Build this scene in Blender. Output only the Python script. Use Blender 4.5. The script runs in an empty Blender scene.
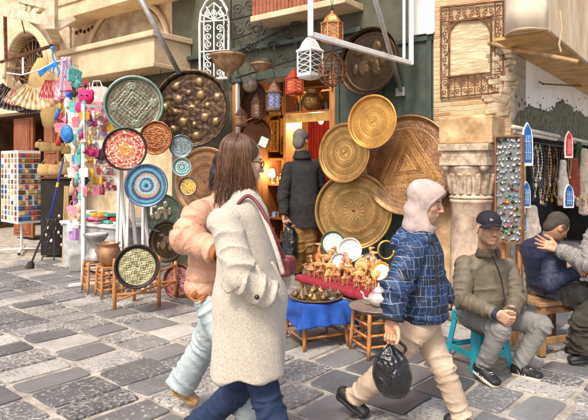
import bpy, math, random
import numpy as np
from mathutils import Vector, Matrix
R = math.radians
PI = math.pi
random.seed(7)
rng = np.random.RandomState(5)
SC = bpy.context.scene
COL = SC.collection
CX, CY, F, H = 294.0, 168.0, 560.0, 1.6

def V(*a): return Vector(a)
def P(px, py, Y): return Vector(((px-CX)/F*Y, Y, H+(CY-py)/F*Y))
def G(px, py, z=0.0):
    Y = F*(H-z)/(py-CY)
    return P(px, py, Y)

# ---------------------------------------------------------------- materials
MATS = {}
def nodes_of(m):
    m.use_nodes = True
    nt = m.node_tree
    return nt, nt.nodes, nt.links, nt.nodes['Principled BSDF']

def M(name, col, rough=.6, metal=0., var=.18, scale=8., bump=.15, bscale=None, col2=None, lo=.35, hi=.65,
      attr=False, spec=.4, stretch=None, hue=None, dist=.01, sheen=0, sss=0, emis=0, alpha=1, trans=0, coat=0, crease=None):
    if name in MATS: return MATS[name]
    m = bpy.data.materials.new(name)
    nt, N, L, b = nodes_of(m)
    b.inputs['Roughness'].default_value = rough
    b.inputs['Metallic'].default_value = metal
    b.inputs['Specular IOR Level'].default_value = spec
    if sheen: b.inputs['Sheen Weight'].default_value = sheen
    if coat: b.inputs['Coat Weight'].default_value = coat
    if trans: b.inputs['Transmission Weight'].default_value = trans
    if alpha < 1: b.inputs['Alpha'].default_value = alpha
    if sss:
        b.inputs['Subsurface Weight'].default_value = sss
        b.inputs['Subsurface Scale'].default_value = .01
    tc = N.new('ShaderNodeTexCoord')
    mp = N.new('ShaderNodeMapping')
    L.new(tc.outputs['Object'], mp.inputs[0])
    if stretch: mp.inputs['Scale'].default_value = stretch
    nz = N.new('ShaderNodeTexNoise')
    nz.inputs['Scale'].default_value = scale
    nz.inputs['Detail'].default_value = 7
    nz.inputs['Roughness'].default_value = .62
    L.new(mp.outputs[0], nz.inputs['Vector'])
    rp = N.new('ShaderNodeValToRGB')
    rp.color_ramp.elements[0].position = lo
    rp.color_ramp.elements[1].position = hi
    if attr:
        at = N.new('ShaderNodeAttribute'); at.attribute_name = 'Col'
        mx = N.new('ShaderNodeMix'); mx.data_type = 'RGBA'; mx.blend_type = 'MULTIPLY'
        mx.inputs[0].default_value = 1
        rp.color_ramp.elements[0].color = (1-var, 1-var, 1-var, 1)
        rp.color_ramp.elements[1].color = (1+var*.6, 1+var*.6, 1+var*.6, 1)
        L.new(nz.outputs['Fac'], rp.inputs[0])
        L.new(at.outputs['Color'], mx.inputs[6]); L.new(rp.outputs[0], mx.inputs[7])
        L.new(mx.outputs[2], b.inputs['Base Color'])
    else:
        c1 = tuple(max(0, c*(1-var)) for c in col)+(1,)
        c2 = (tuple(col2) if col2 else tuple(min(1, c*(1+var)) for c in col))+(1,)
        rp.color_ramp.elements[0].color = c1
        rp.color_ramp.elements[1].color = c2
        L.new(nz.outputs['Fac'], rp.inputs[0])
        L.new(rp.outputs[0], b.inputs['Base Color'])
        if emis:
            L.new(rp.outputs[0], b.inputs['Emission Color'])
            b.inputs['Emission Strength'].default_value = emis
    if bump:
        n2 = N.new('ShaderNodeTexNoise')
        n2.inputs['Scale'].default_value = bscale or scale*4
        n2.inputs['Detail'].default_value = 8
        n2.inputs['Roughness'].default_value = .65
        L.new(mp.outputs[0], n2.inputs['Vector'])
        bp = N.new('ShaderNodeBump')
        bp.inputs['Strength'].default_value = min(1, bump*2)
        bp.inputs['Distance'].default_value = dist
        L.new(n2.outputs['Fac'], bp.inputs['Height'])
        last = bp.outputs[0]
        if crease:                      # cloth folds: creases where two noise levels meet
            for cs_, cd_, st_ in crease:
                mpc = N.new('ShaderNodeMapping'); mpc.inputs['Scale'].default_value = st_; L.new(tc.outputs['Object'], mpc.inputs[0])
                n3 = N.new('ShaderNodeTexNoise'); n3.inputs['Scale'].default_value = cs_; n3.inputs['Detail'].default_value = 2.5; n3.inputs['Roughness'].default_value = .45; n3.inputs['Distortion'].default_value = .6
                L.new(mpc.outputs[0], n3.inputs['Vector'])
                s_ = N.new('ShaderNodeMath'); s_.operation = 'SUBTRACT'; s_.inputs[1].default_value = .5; L.new(n3.outputs['Fac'], s_.inputs[0])
                a_ = N.new('ShaderNodeMath'); a_.operation = 'ABSOLUTE'; L.new(s_.outputs[0], a_.inputs[0])
                p_ = N.new('ShaderNodeMath'); p_.operation = 'POWER'; p_.inputs[1].default_value = 1.3; L.new(a_.outputs[0], p_.inputs[0])
                b3 = N.new('ShaderNodeBump'); b3.inputs['Strength'].default_value = 1; b3.inputs['Distance'].default_value = cd_
                L.new(p_.outputs[0], b3.inputs['Height']); L.new(last, b3.inputs['Normal']); last = b3.outputs[0]
        L.new(last, b.inputs['Normal'])
    MATS[name] = m
    return m

# ---------------------------------------------------------------- mesh builder
class MB:
    def __init__(self):
        self.v = []; self.f = []; self.m = []; self.c = []; self.n = 0
    def add(self, verts, faces, mi=0, col=(1, 1, 1)):
        b = self.n
        for p in verts: self.v.append((p[0], p[1], p[2]))
        self.n += len(verts)
        for f in faces:
            self.f.append(tuple(b+i for i in f)); self.m.append(mi)
        if isinstance(col, np.ndarray) and col.ndim == 2: self.c.extend([tuple(x) for x in col])
        else: self.c.extend([tuple(col)]*len(verts))
        return self
    def hexa(self, p, mi=0, col=(1, 1, 1)):   # 8 pts: bottom 4 ccw, top 4 ccw
        return self.add(p, [(3,2,1,0),(4,5,6,7),(0,1,5,4),(1,2,6,5),(2,3,7,6),(3,0,4,7)], mi, col)
    def box(self, c, h, rot=None, mi=0, col=(1, 1, 1)):
        c = Vector(c)
        pts = []
        for z in (-1, 1):
            for x, y in ((-1,-1),(1,-1),(1,1),(-1,1)):
                q = Vector((x*h[0], y*h[1], z*h[2]))
                if rot is not None: q = rot @ q
                pts.append(c+q)
        return self.hexa(pts, mi, col)
    def bar(self, a, b, w, d=None, up=V(0,0,1), mi=0, col=(1,1,1)):
        a = Vector(a); b = Vector(b); d = d or w
        t = (b-a)
        if t.length < 1e-6: return self
        t.normalize()
        s = t.cross(up)
        if s.length < 1e-3: s = t.cross(V(1,0,0))
        s.normalize(); u = s.cross(t)
        s = s*w/2; u = u*d/2
        pts = [a-s-u, a+s-u, a+s+u, a-s+u, b-s-u, b+s-u, b+s+u, b-s+u]
        return self.hexa(pts, mi, col)
    def tube(self, path, r, n=8, mi=0, col=(1,1,1), cap=True):
        path = [Vector(p) for p in path]
        rs = r if isinstance(r, (list, tuple)) else [r]*len(path)
        vs = []; fs = []
        prev = None
        for i, p in enumerate(path):
            t = (path[min(i+1, len(path)-1)]-path[max(i-1, 0)])
            if t.length < 1e-9: t = V(0,0,1)
            t.normalize()
            if prev is None:
                s = t.cross(V(0,0,1))
                if s.length < .05: s = t.cross(V(1,0,0))
            else:
                s = prev - t*prev.dot(t)
                if s.length < 1e-4: s = t.cross(V(1,0,0))
            s.normalize(); prev = s
            u = t.cross(s)
            for k in range(n):
                a = 2*PI*k/n
                vs.append(p+s*math.cos(a)*rs[i]+u*math.sin(a)*rs[i])
        for i in range(len(path)-1):
            for k in range(n):
                k2 = (k+1) % n
                fs.append((i*n+k, (i+1)*n+k, (i+1)*n+k2, i*n+k2)[::-1])
        if cap:
            fs.append(tuple(range(n))[::1]); fs.append(tuple((len(path)-1)*n+k for k in range(n))[::-1])
        return self.add(vs, fs, mi, col)
    def lathe(self, prof, c=(0,0,0), n=28, rot=None, mi=0, col=(1,1,1), sx=1, sy=1):
        c = Vector(c); vs = []; fs = []
        for (r, z) in prof:
            for k in range(n):
                a = 2*PI*k/n
                q = Vector((r*math.cos(a)*sx, r*math.sin(a)*sy, z))
                if rot is not None: q = rot @ q
                vs.append(c+q)
        for i in range(len(prof)-1):
            for k in range(n):
                k2 = (k+1) % n
                fs.append((i*n+k, i*n+k2, (i+1)*n+k2, (i+1)*n+k))
        fs.append(tuple(range(n))[::-1]); fs.append(tuple((len(prof)-1)*n+k for k in range(n)))
        return self.add(vs, fs, mi, col)
    def sphere(self, c, r, n=12, m=8, mi=0, col=(1,1,1), rot=None):
        r = r if isinstance(r, (list, tuple)) else (r, r, r)
        c = Vector(c); vs = []; fs = []
        for i in range(m+1):
            ph = PI*i/m
            for k in range(n):
                a = 2*PI*k/n
                q = Vector((r[0]*math.sin(ph)*math.cos(a), r[1]*math.sin(ph)*math.sin(a), -r[2]*math.cos(ph)))
                if rot is not None: q = rot @ q
                vs.append(c+q)
        for i in range(m):
            for k in range(n):
                k2 = (k+1) % n
                fs.append((i*n+k, i*n+k2, (i+1)*n+k2, (i+1)*n+k))
        return self.add(vs, fs, mi, col)
    def prism(self, poly, frame, t0, t1, mi=0, col=(1,1,1)):
        """poly: [(a,b)], frame(a,b,t)->point; extruded t0..t1"""
        n = len(poly)
        vs = [frame(a, b, t0) for a, b in poly]+[frame(a, b, t1) for a, b in poly]
        fs = [tuple(range(n)), tuple(range(n, 2*n))[::-1]]
        for i in range(n):
            j = (i+1) % n
            fs.append((i, i+n, j+n, j))
        return self.add(vs, fs, mi, col)
    def grid(self, fn, nu, nv, mi=0, col=(1,1,1), closed=False):
        vs = []; cs = []
        for i in range(nu+1):
            for j in range(nv+1):
                vs.append(fn(i/nu, j/nv))
        fs = [(i*(nv+1)+j, (i+1)*(nv+1)+j, (i+1)*(nv+1)+j+1, i*(nv+1)+j+1) for i in range(nu) for j in range(nv)]
        return self.add(vs, fs, mi, col)
    def build(self, name, mats, parent=None, smooth=False, fixn=True, bevel=0, solid=0):
        return build(name, np.array(self.v, dtype=float).reshape(-1, 3), self.f, mats, parent, smooth, self.c, self.m, fixn, bevel, solid)

def build(name, v, f, mats, parent=None, smooth=False, cols=None, mi=None, fixn=False, bevel=0, solid=0):
    o_ = Vector((0,0,0))
    if parent is not None:
        q = parent
        while q.parent is not None: q = q.parent
        o_ = q.location.copy()
    me = bpy.data.meshes.new(name)
    v = np.asarray(v, dtype=float) - np.array(o_)
    me.from_pydata(v.tolist() if not isinstance(v, list) else v, [], [tuple(x) for x in f])
    if not isinstance(mats, (list, tuple)): mats = [mats]
    for m in mats: me.materials.append(m)
    if mi is not None and len(mats) > 1: me.polygons.foreach_set('material_index', list(mi))
    if cols is not None:
        ca = me.color_attributes.new('Col', 'FLOAT_COLOR', 'POINT')
        arr = np.ones((len(me.vertices), 4)); arr[:, :3] = np.array(cols)[:, :3]
        ca.data.foreach_set('color', arr.ravel())
    if fixn:
        import bmesh
        bm = bmesh.new(); bm.from_mesh(me)
        bmesh.ops.recalc_face_normals(bm, faces=bm.faces)
        bm.to_mesh(me); bm.free()
    if smooth: me.polygons.foreach_set('use_smooth', [True]*len(me.polygons))
    me.update()
    o = bpy.data.objects.new(name, me)
    COL.objects.link(o)
    if parent is not None: o.parent = parent
    if solid:
        md = o.modifiers.new('solid', 'SOLIDIFY'); md.thickness = solid; md.offset = 0
    if bevel:
        md = o.modifiers.new('bevel', 'BEVEL'); md.width = bevel; md.segments = 2; md.limit_method = 'ANGLE'; md.angle_limit = R(40)
    if smooth and not isinstance(smooth, bool):
        pass
    return o

def thing(name, label, cat, loc=(0,0,0), group=None):
    o = bpy.data.objects.new(name, None); COL.objects.link(o)
    o.location = loc; o.empty_display_size = .1
    o['label'] = label; o['category'] = cat
    if group: o['group'] = group
    return o
def tag(o, label, cat, group=None):
    o['label'] = label; o['category'] = cat
    if group: o['group'] = group
    return o
def solo(mb, name, mats, label, cat, loc, group=None, **k):
    """one mesh thing with its origin at loc"""
    e = bpy.data.objects.new('tmp', None); e.location = loc
    o = mb.build(name, mats, e, **k)
    o.parent = None; o.location = loc
    bpy.data.objects.remove(e)
    return tag(o, label, cat, group)
def dup(root, loc=None, rz=None, label=None, group=None, scale=None):
    r = root.copy(); COL.objects.link(r)
    if loc is not None: r.location = loc
    if rz is not None: r.rotation_euler = (0, 0, rz)
    if scale is not None: r.scale = (scale,)*3 if not isinstance(scale, tuple) else scale
    if label: r['label'] = label
    if group: r['group'] = group
    for ch in list(root.children):
        c = ch.copy(); COL.objects.link(c); c.parent = r
        for g in ch.children:
            d = g.copy(); COL.objects.link(d); d.parent = c
    return r
def rmat(z=0, x=0, y=0): return Matrix.Rotation(z, 3, 'Z') @ Matrix.Rotation(y, 3, 'Y') @ Matrix.Rotation(x, 3, 'X')

# ---------------------------------------------------------------- facade frames
A0 = V(2.35, 6.0, 0)
UL = V(-.8, .6, 0); NL = V(-.6, -.8, 0)
UR = V(.6, .8, 0); NR = V(.8, -.6, 0)
def LF(u, z, o=0): return A0+UL*u+NL*o+V(0,0,z)
def RF(u, z, o=0): return A0+UR*u+NR*o+V(0,0,z)
def _hit(px, py, off, n):
    d = V((px-CX)/F, 1, (CY-py)/F)
    t = (A0.dot(n)+off)/(d.x*n.x+d.y*n.y)
    return V(0,0,H)+d*t
def W(px, py, off=0): return _hit(px, py, off, NL)
def WR(px, py, off=0): return _hit(px, py, off, NR)
def Wuz(px, py, off=0):
    p = W(px, py, off); return ((p-A0).dot(UL), p.z)
def Ruz(px, py, off=0):
    p = WR(px, py, off); return ((p-A0).dot(UR), p.z)
def fbox(mb, fr, u0, u1, z0, z1, o0, o1, mi=0, col=(1,1,1)):
    return mb.hexa([fr(u0,z0,o0), fr(u1,z0,o0), fr(u1,z0,o1), fr(u0,z0,o1),
                    fr(u0,z1,o0), fr(u1,z1,o0), fr(u1,z1,o1), fr(u0,z1,o1)], mi, col)

# ---------------------------------------------------------------- implicit surfaces
def _np(a): return np.array([a[0], a[1], a[2]], dtype=float)
class Sdf:
    def __init__(self, k=.02):
        self.p = []; self.k = k; self.clips = []
    def cap(self, a, b, ra, rb=None, k=None, sub=False):
        self.p.append(('cap', _np(a), _np(b), ra, rb if rb is not None else ra, k, sub)); return self
    def chain(self, pts, rs, k=None):
        for i in range(len(pts)-1): self.cap(pts[i], pts[i+1], rs[i], rs[i+1], k)
        return self
    def capf(self, a, b, ra, rb, k=None):
        self.p.append(('capf', _np(a), _np(b), ra, rb, k, False)); return self
    def ell(self, c, r, rot=None, k=None, sub=False):
        m = np.array(rot.to_3x3()) if rot is not None else np.eye(3)
        self.p.append(('ell', _np(c), np.array(r, dtype=float), m, k, sub)); return self
    def ecap(self, a, b, w, ra, rb, k=None, sub=False):
        """elliptic tapered capsule: w = width axis, ra=(rw,rd)"""
        self.p.append(('ecap', _np(a), _np(b), _np(w), ra, rb, k, sub)); return self
    def rbox(self, c, h, rot=None, r=.01, k=None, sub=False):
        m = np.array(rot.to_3x3()) if rot is not None else np.eye(3)
        self.p.append(('box', _np(c), np.array(h, dtype=float), m, r, k, sub)); return self
    def clip(self, pt, n): self.clips.append((_np(pt), _np(Vector(n).normalized()))); return self
    def bounds(self):
        lo = np.full(3, 1e9); hi = -lo
        for q in self.p:
            if q[-1]: continue
            if q[0] in ('cap','capf'):
                r = max(q[3], q[4]); pts = [q[1]-r, q[1]+r, q[2]-r, q[2]+r]
            elif q[0] == 'ell':
                r = q[2].max(); pts = [q[1]-r, q[1]+r]
            elif q[0] == 'ecap':
                r = max(max(q[4]), max(q[5])); pts = [q[1]-r, q[1]+r, q[2]-r, q[2]+r]
            else:
                r = np.linalg.norm(q[2])+q[4]; pts = [q[1]-r, q[1]+r]
            for x in pts: lo = np.minimum(lo, x); hi = np.maximum(hi, x)
        return lo, hi
    def ev(self, X, Y, Z):
        f = None
        for q in self.p:
            sub = q[-1]; k = q[-2] if q[-2] is not None else self.k
            if q[0] == 'capf':
                a, b, ra, rb = q[1:5]; ab = b-a; L_ = np.linalg.norm(ab); ax = ab/L_
                px, py, pz = X-a[0], Y-a[1], Z-a[2]
                s_ = px*ax[0]+py*ax[1]+pz*ax[2]; t = np.clip(s_/L_, 0, 1)
                e = np.minimum(s_, 0)
                pr = np.sqrt(np.maximum(px**2+py**2+pz**2-s_**2, 0)+e**2)
                d = np.maximum(pr-(ra+(rb-ra)*t), s_-L_)
            elif q[0] == 'cap':
                a, b, ra, rb = q[1:5]; ab = b-a; L2 = max(ab.dot(ab), 1e-12)
                px, py, pz = X-a[0], Y-a[1], Z-a[2]
                t = np.clip((px*ab[0]+py*ab[1]+pz*ab[2])/L2, 0, 1)
                d = np.sqrt((px-t*ab[0])**2+(py-t*ab[1])**2+(pz-t*ab[2])**2)-(ra+(rb-ra)*t)
            elif q[0] == 'ell':
                c, r, m = q[1:4]
                px, py, pz = X-c[0], Y-c[1], Z-c[2]
                l = [px*m[0, i]+py*m[1, i]+pz*m[2, i] for i in range(3)]
                k0 = np.sqrt(sum((l[i]/r[i])**2 for i in range(3)))
                k1 = np.sqrt(sum((l[i]/r[i]**2)**2 for i in range(3)))+1e-9
                d = k0*(k0-1)/k1
            elif q[0] == 'ecap':
                a, b, w, r0, r1 = q[1:6]; ab = b-a; L = np.linalg.norm(ab); ax = ab/L
                w = w-ax*w.dot(ax); w = w/np.linalg.norm(w); dd = np.cross(ax, w)
                px, py, pz = X-a[0], Y-a[1], Z-a[2]
                s = px*ax[0]+py*ax[1]+pz*ax[2]
                t = np.clip(s/L, 0, 1)
                e = s-t*L
                rw = r0[0]+(r1[0]-r0[0])*t; rd = r0[1]+(r1[1]-r0[1])*t
                qw = px*w[0]+py*w[1]+pz*w[2]; qd = px*dd[0]+py*dd[1]+pz*dd[2]
                rl = np.minimum(rw, rd)
                k0 = np.sqrt((qw/rw)**2+(qd/rd)**2+(e/rl)**2)
                k1 = np.sqrt((qw/rw**2)**2+(qd/rd**2)**2+(e/rl**2)**2)+1e-9
                d = k0*(k0-1)/k1
            else:
                c, h, m, r = q[1:5]
                px, py, pz = X-c[0], Y-c[1], Z-c[2]
                l = [np.abs(px*m[0, i]+py*m[1, i]+pz*m[2, i])-(h[i]-r) for i in range(3)]
                d = np.sqrt(sum(np.maximum(x, 0)**2 for x in l))+np.minimum(np.maximum(np.maximum(l[0], l[1]), l[2]), 0)-r
            if f is None: f = d; continue
            if sub:
                hh = np.clip(.5-.5*(d+f)/k, 0, 1)
                f = f+(-d-f)*hh+k*hh*(1-hh)
            else:
                hh = np.clip(.5+.5*(d-f)/k, 0, 1)
                f = d+(f-d)*hh-k*hh*(1-hh)
        for pt, n in self.clips:
            d = (X-pt[0])*n[0]+(Y-pt[1])*n[1]+(Z-pt[2])*n[2]
            f = np.maximum(f, d)
        return f
    def mesh(self, h=.008, fold=None):
        lo, hi = self.bounds(); lo = lo-2.5*h-.01; hi = hi+2.5*h+.01
        n = np.ceil((hi-lo)/h).astype(int)+1
        xs = (lo[0]+h*np.arange(n[0]))[:, None, None]; ys = (lo[1]+h*np.arange(n[1]))[None, :, None]; zs = (lo[2]+h*np.arange(n[2]))[None, None, :]
        f = self.ev(xs, ys, zs)
        f = np.broadcast_to(f, tuple(n)).copy()
        if fold is not None: f = f+fold(xs, ys, zs)
        return surfnet(f, lo, h)

def surfnet(f, org, h):
    s = f < 0
    nx, ny, nz = f.shape
    acc = np.zeros((nx-1, ny-1, nz-1, 3)); cnt = np.zeros((nx-1, ny-1, nz-1))
    def sl(A, o): return A[o[0]:nx-1+o[0], o[1]:ny-1+o[1], o[2]:nz-1+o[2]]
    for ax in range(3):
        for i in (0, 1):
            for j in (0, 1):
                a = [0,0,0]; o2 = [x for x in range(3) if x != ax]
                a[o2[0]] = i; a[o2[1]] = j
                b = list(a); b[ax] = 1
                fa, fb = sl(f, a), sl(f, b); m = sl(s, a) != sl(s, b)
                t = np.where(m, fa/np.where(m, fa-fb, 1), 0)
                for d in range(3):
                    acc[..., d] += np.where(m, a[d]+t*(b[d]-a[d]), 0)
                cnt += m
    act = cnt > 0
    idx = np.full(cnt.shape, -1, dtype=np.int64); ids = np.argwhere(act); idx[act] = np.arange(len(ids))
    vs = org+h*(ids+acc[act]/cnt[act][:, None])
    quads = []
    for ax in range(3):
        sa = [slice(None)]*3; sb = [slice(None)]*3
        sa[ax] = slice(0, -1); sb[ax] = slice(1, None)
        S0, S1 = s[tuple(sa)], s[tuple(sb)]
        E = np.argwhere(S0 != S1)
        o2 = [x for x in range(3) if x != ax]
        ok = np.all((E[:, o2] >= 1), axis=1) & (E[:, o2[0]] < f.shape[o2[0]]-1) & (E[:, o2[1]] < f.shape[o2[1]]-1)
        E = E[ok]
        e0 = np.zeros(3, int); e0[o2[0]] = 1; e1 = np.zeros(3, int); e1[o2[1]] = 1
        c = [E-e0-e1, E-e1, E, E-e0]
        q = np.stack([idx[x[:, 0], x[:, 1], x[:, 2]] for x in c], 1)
        flip = S0[E[:, 0], E[:, 1], E[:, 2]]
        if ax == 1: flip = ~flip
        q[~flip] = q[~flip][:, ::-1]
        quads.append(q)
    q = np.concatenate(quads)
    return vs, q

def vnorm(v, q):
    n = np.zeros_like(v)
    fn = np.cross(v[q[:, 2]]-v[q[:, 0]], v[q[:, 3]]-v[q[:, 1]])
    for i in range(4): np.add.at(n, q[:, i], fn)
    return n/(np.linalg.norm(n, axis=1)[:, None]+1e-12)
def wrinkle(v, q, amp, freq, seed=0, aniso=(1,1,1), sharp=1.5):
    """cloth folds: ridged, domain-warped sines along the normal"""
    r = np.random.RandomState(seed); n = vnorm(v, q)
    w = v*np.array(aniso); d = np.zeros(len(v))
    tot = 0
    for o in range(3):
        fr = freq*(1.9**o); am = .6**o
        for _ in range(3):
            k = r.normal(size=3); k /= np.linalg.norm(k)
            k2 = r.normal(size=3); k2 /= np.linalg.norm(k2)
            ph = w@k*fr+r.rand()*6.3+1.6*np.sin(w@k2*fr*.7+r.rand()*6.3)
            d += am*np.sin(ph); tot += am
    return v+n*(d/tot*amp*1.3)[:, None]

def limbfold(v, q, segs, amp=.008, lam=.05, seed=1, base=.25):
    """cloth bunching: slanting creases round each limb segment, strongest at its joints.
    segs: (a, b, weight at a, weight at b)"""
    n = vnorm(v, q); r = np.random.RandomState(seed)
    best = np.full(len(v), 1e9); disp = np.zeros(len(v))
    for (a, b, wa, wb) in segs:
        a = _np(a); b = _np(b); ab = b-a; L = np.linalg.norm(ab); ax = ab/L
        t = np.clip((v-a)@ax/L, 0, 1); rad = v-a-t[:, None]*ab; d = np.linalg.norm(rad, axis=1)
        s1 = np.cross(ax, [0.3,.9,.2]); s1 /= np.linalg.norm(s1); s2 = np.cross(ax, s1)
        th = np.arctan2(rad@s2, rad@s1)
        x = t*L
        w = base+wa*np.exp(-(x/(.09))**2)+wb*np.exp(-((L-x)/.09)**2)
        p1 = 2*PI*(x/lam)+1.9*np.sin(th+r.rand()*6)+.9*np.sin(2*th+r.rand()*6)+.6*np.sin(x*31+r.rand()*6)
        p2 = 2*PI*(x/(lam*1.9))+2.6*np.sin(th+r.rand()*6)+r.rand()*6
        mod = .55+.45*np.sin(th*2+x*17+r.rand()*6)
        f = mod*((1-np.abs(np.sin(p1*.5)))**2.2*1.7-.45)*.8+((1-np.abs(np.sin(p2*.5)))**1.8*1.3-.45)*.55
        dd = f*w*amp*1.7
        m = d < best
        disp = np.where(m, dd, disp); best = np.where(m, d, best)
    return v+n*disp[:, None]
def hangfold(v, q, c, amp=.01, k=7, ztop=1., zlen=.5, seed=1, down=True):
    """long vertical folds that grow towards the hem"""
    n = vnorm(v, q); r = np.random.RandomState(seed)
    a = np.arctan2(v[:, 1]-c[1], v[:, 0]-c[0]); t = np.clip((ztop-v[:, 2])/zlen, 0, 1)
    f = np.sin(a*k+v[:, 2]*4+r.rand()*6)+.5*np.sin(a*(k*2-1)+v[:, 2]*7+r.rand()*6)
    return v+n*(t*f*amp)[:, None]
# ================================================================ camera, light, world
cam = bpy.data.cameras.new('camera'); camo = bpy.data.objects.new('camera', cam); COL.objects.link(camo)
camo.location = (0, 0, H); camo.rotation_euler = (R(90), 0, 0)
cam.lens = 36*F/588; cam.sensor_width = 36; cam.shift_y = -42/588; cam.clip_end = 500; cam.clip_start = .05
SC.camera = camo
SC.view_settings.view_transform = 'Standard'; SC.view_settings.look = 'None'
SC.view_settings.gamma = 1; SC.view_settings.exposure = 1.02
SC.view_settings.use_curve_mapping = False
w = bpy.data.worlds.new('World'); SC.world = w; w.use_nodes = True
bg = w.node_tree.nodes['Background']
sky = w.node_tree.nodes.new('ShaderNodeTexSky'); sky.sky_type = 'NISHITA'; sky.sun_disc = False
SUN_EL, SUN_AZ = 52, 205      # azimuth clockwise from +Y
sky.sun_elevation = R(SUN_EL); sky.sun_rotation = R(SUN_AZ)
sky.air_density = 1.0; sky.dust_density = 5.0; sky.ozone_density = .6
w.node_tree.links.new(sky.outputs[0], bg.inputs[0]); bg.inputs[1].default_value = .11
sl = bpy.data.lights.new('sun', 'SUN'); sl.energy = 1.5; sl.angle = R(10); sl.color = (1, .93, .82)
so = bpy.data.objects.new('sun', sl); COL.objects.link(so)
d = V(math.sin(R(SUN_AZ))*math.cos(R(SUN_EL)), math.cos(R(SUN_AZ))*math.cos(R(SUN_EL)), math.sin(R(SUN_EL)))
so.rotation_euler = d.to_track_quat('Z', 'Y').to_euler(); so.location = d*20

# ================================================================ materials
m_plaster = M('plaster_cream', (.68,.48,.27), .9, var=.2, scale=3.2, bump=.35, bscale=16, col2=(.84,.68,.45), lo=.38, hi=.62)
m_trim = M('plaster_trim', (.58,.43,.26), .85, var=.12, scale=2.5, bump=.35, bscale=26, col2=(.74,.58,.38), lo=.3, hi=.7)
m_white = M('plaster_white', (.74,.72,.68), .9, var=.12, scale=2, bump=.3, bscale=18, lo=.3, hi=.7)
m_green = M('green_paint', (.085,.085,.055), .6, var=.15, scale=5, bump=.12, bscale=30, col2=(.115,.115,.08))
m_green2 = M('green_paint_door', (.05,.07,.055), .5, var=.15, scale=7, bump=.12, bscale=40, col2=(.07,.09,.07))
m_darkwood = M('dark_wood', (.11,.045,.02), .6, var=.4, scale=6, stretch=(4,4,.6), bump=.2, bscale=20)
m_wood = M('orange_wood', (.46,.19,.055), .5, var=.28, scale=9, stretch=(3,3,.7), bump=.15, bscale=30)
m_iron = M('black_iron', (.035,.03,.028), .5, metal=.3, var=.4, scale=20, bump=.15)
m_rust = M('rusted_iron', (.16,.07,.035), .85, var=.45, scale=14, bump=.4, bscale=60, col2=(.3,.13,.06))
m_whitemetal = M('white_metal', (.78,.78,.77), .35, var=.06, scale=12, bump=.03)
m_greymetal = M('grey_metal', (.42,.42,.41), .4, metal=.5, var=.15, scale=12, bump=.05)
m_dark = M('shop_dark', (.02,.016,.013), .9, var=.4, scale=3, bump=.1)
m_brass = M('brass', (.5,.33,.12), .38, metal=.75, var=.35, scale=12, bump=.25, bscale=50)
m_bronze = M('bronze', (.2,.13,.07), .45, metal=.6, var=.4, scale=10, bump=.25, bscale=50)
m_attr = M('painted_attr', (1,1,1), .6, var=.12, scale=30, bump=.08, attr=True)
m_attr_metal = M('engraved_metal', (1,1,1), .36, metal=.7, var=.3, scale=7, bump=.15, bscale=45, attr=True, dist=.005)
m_attr_gloss = M('glazed_attr', (1,1,1), .25, var=.15, scale=30, bump=.1, attr=True, coat=.2)

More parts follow.
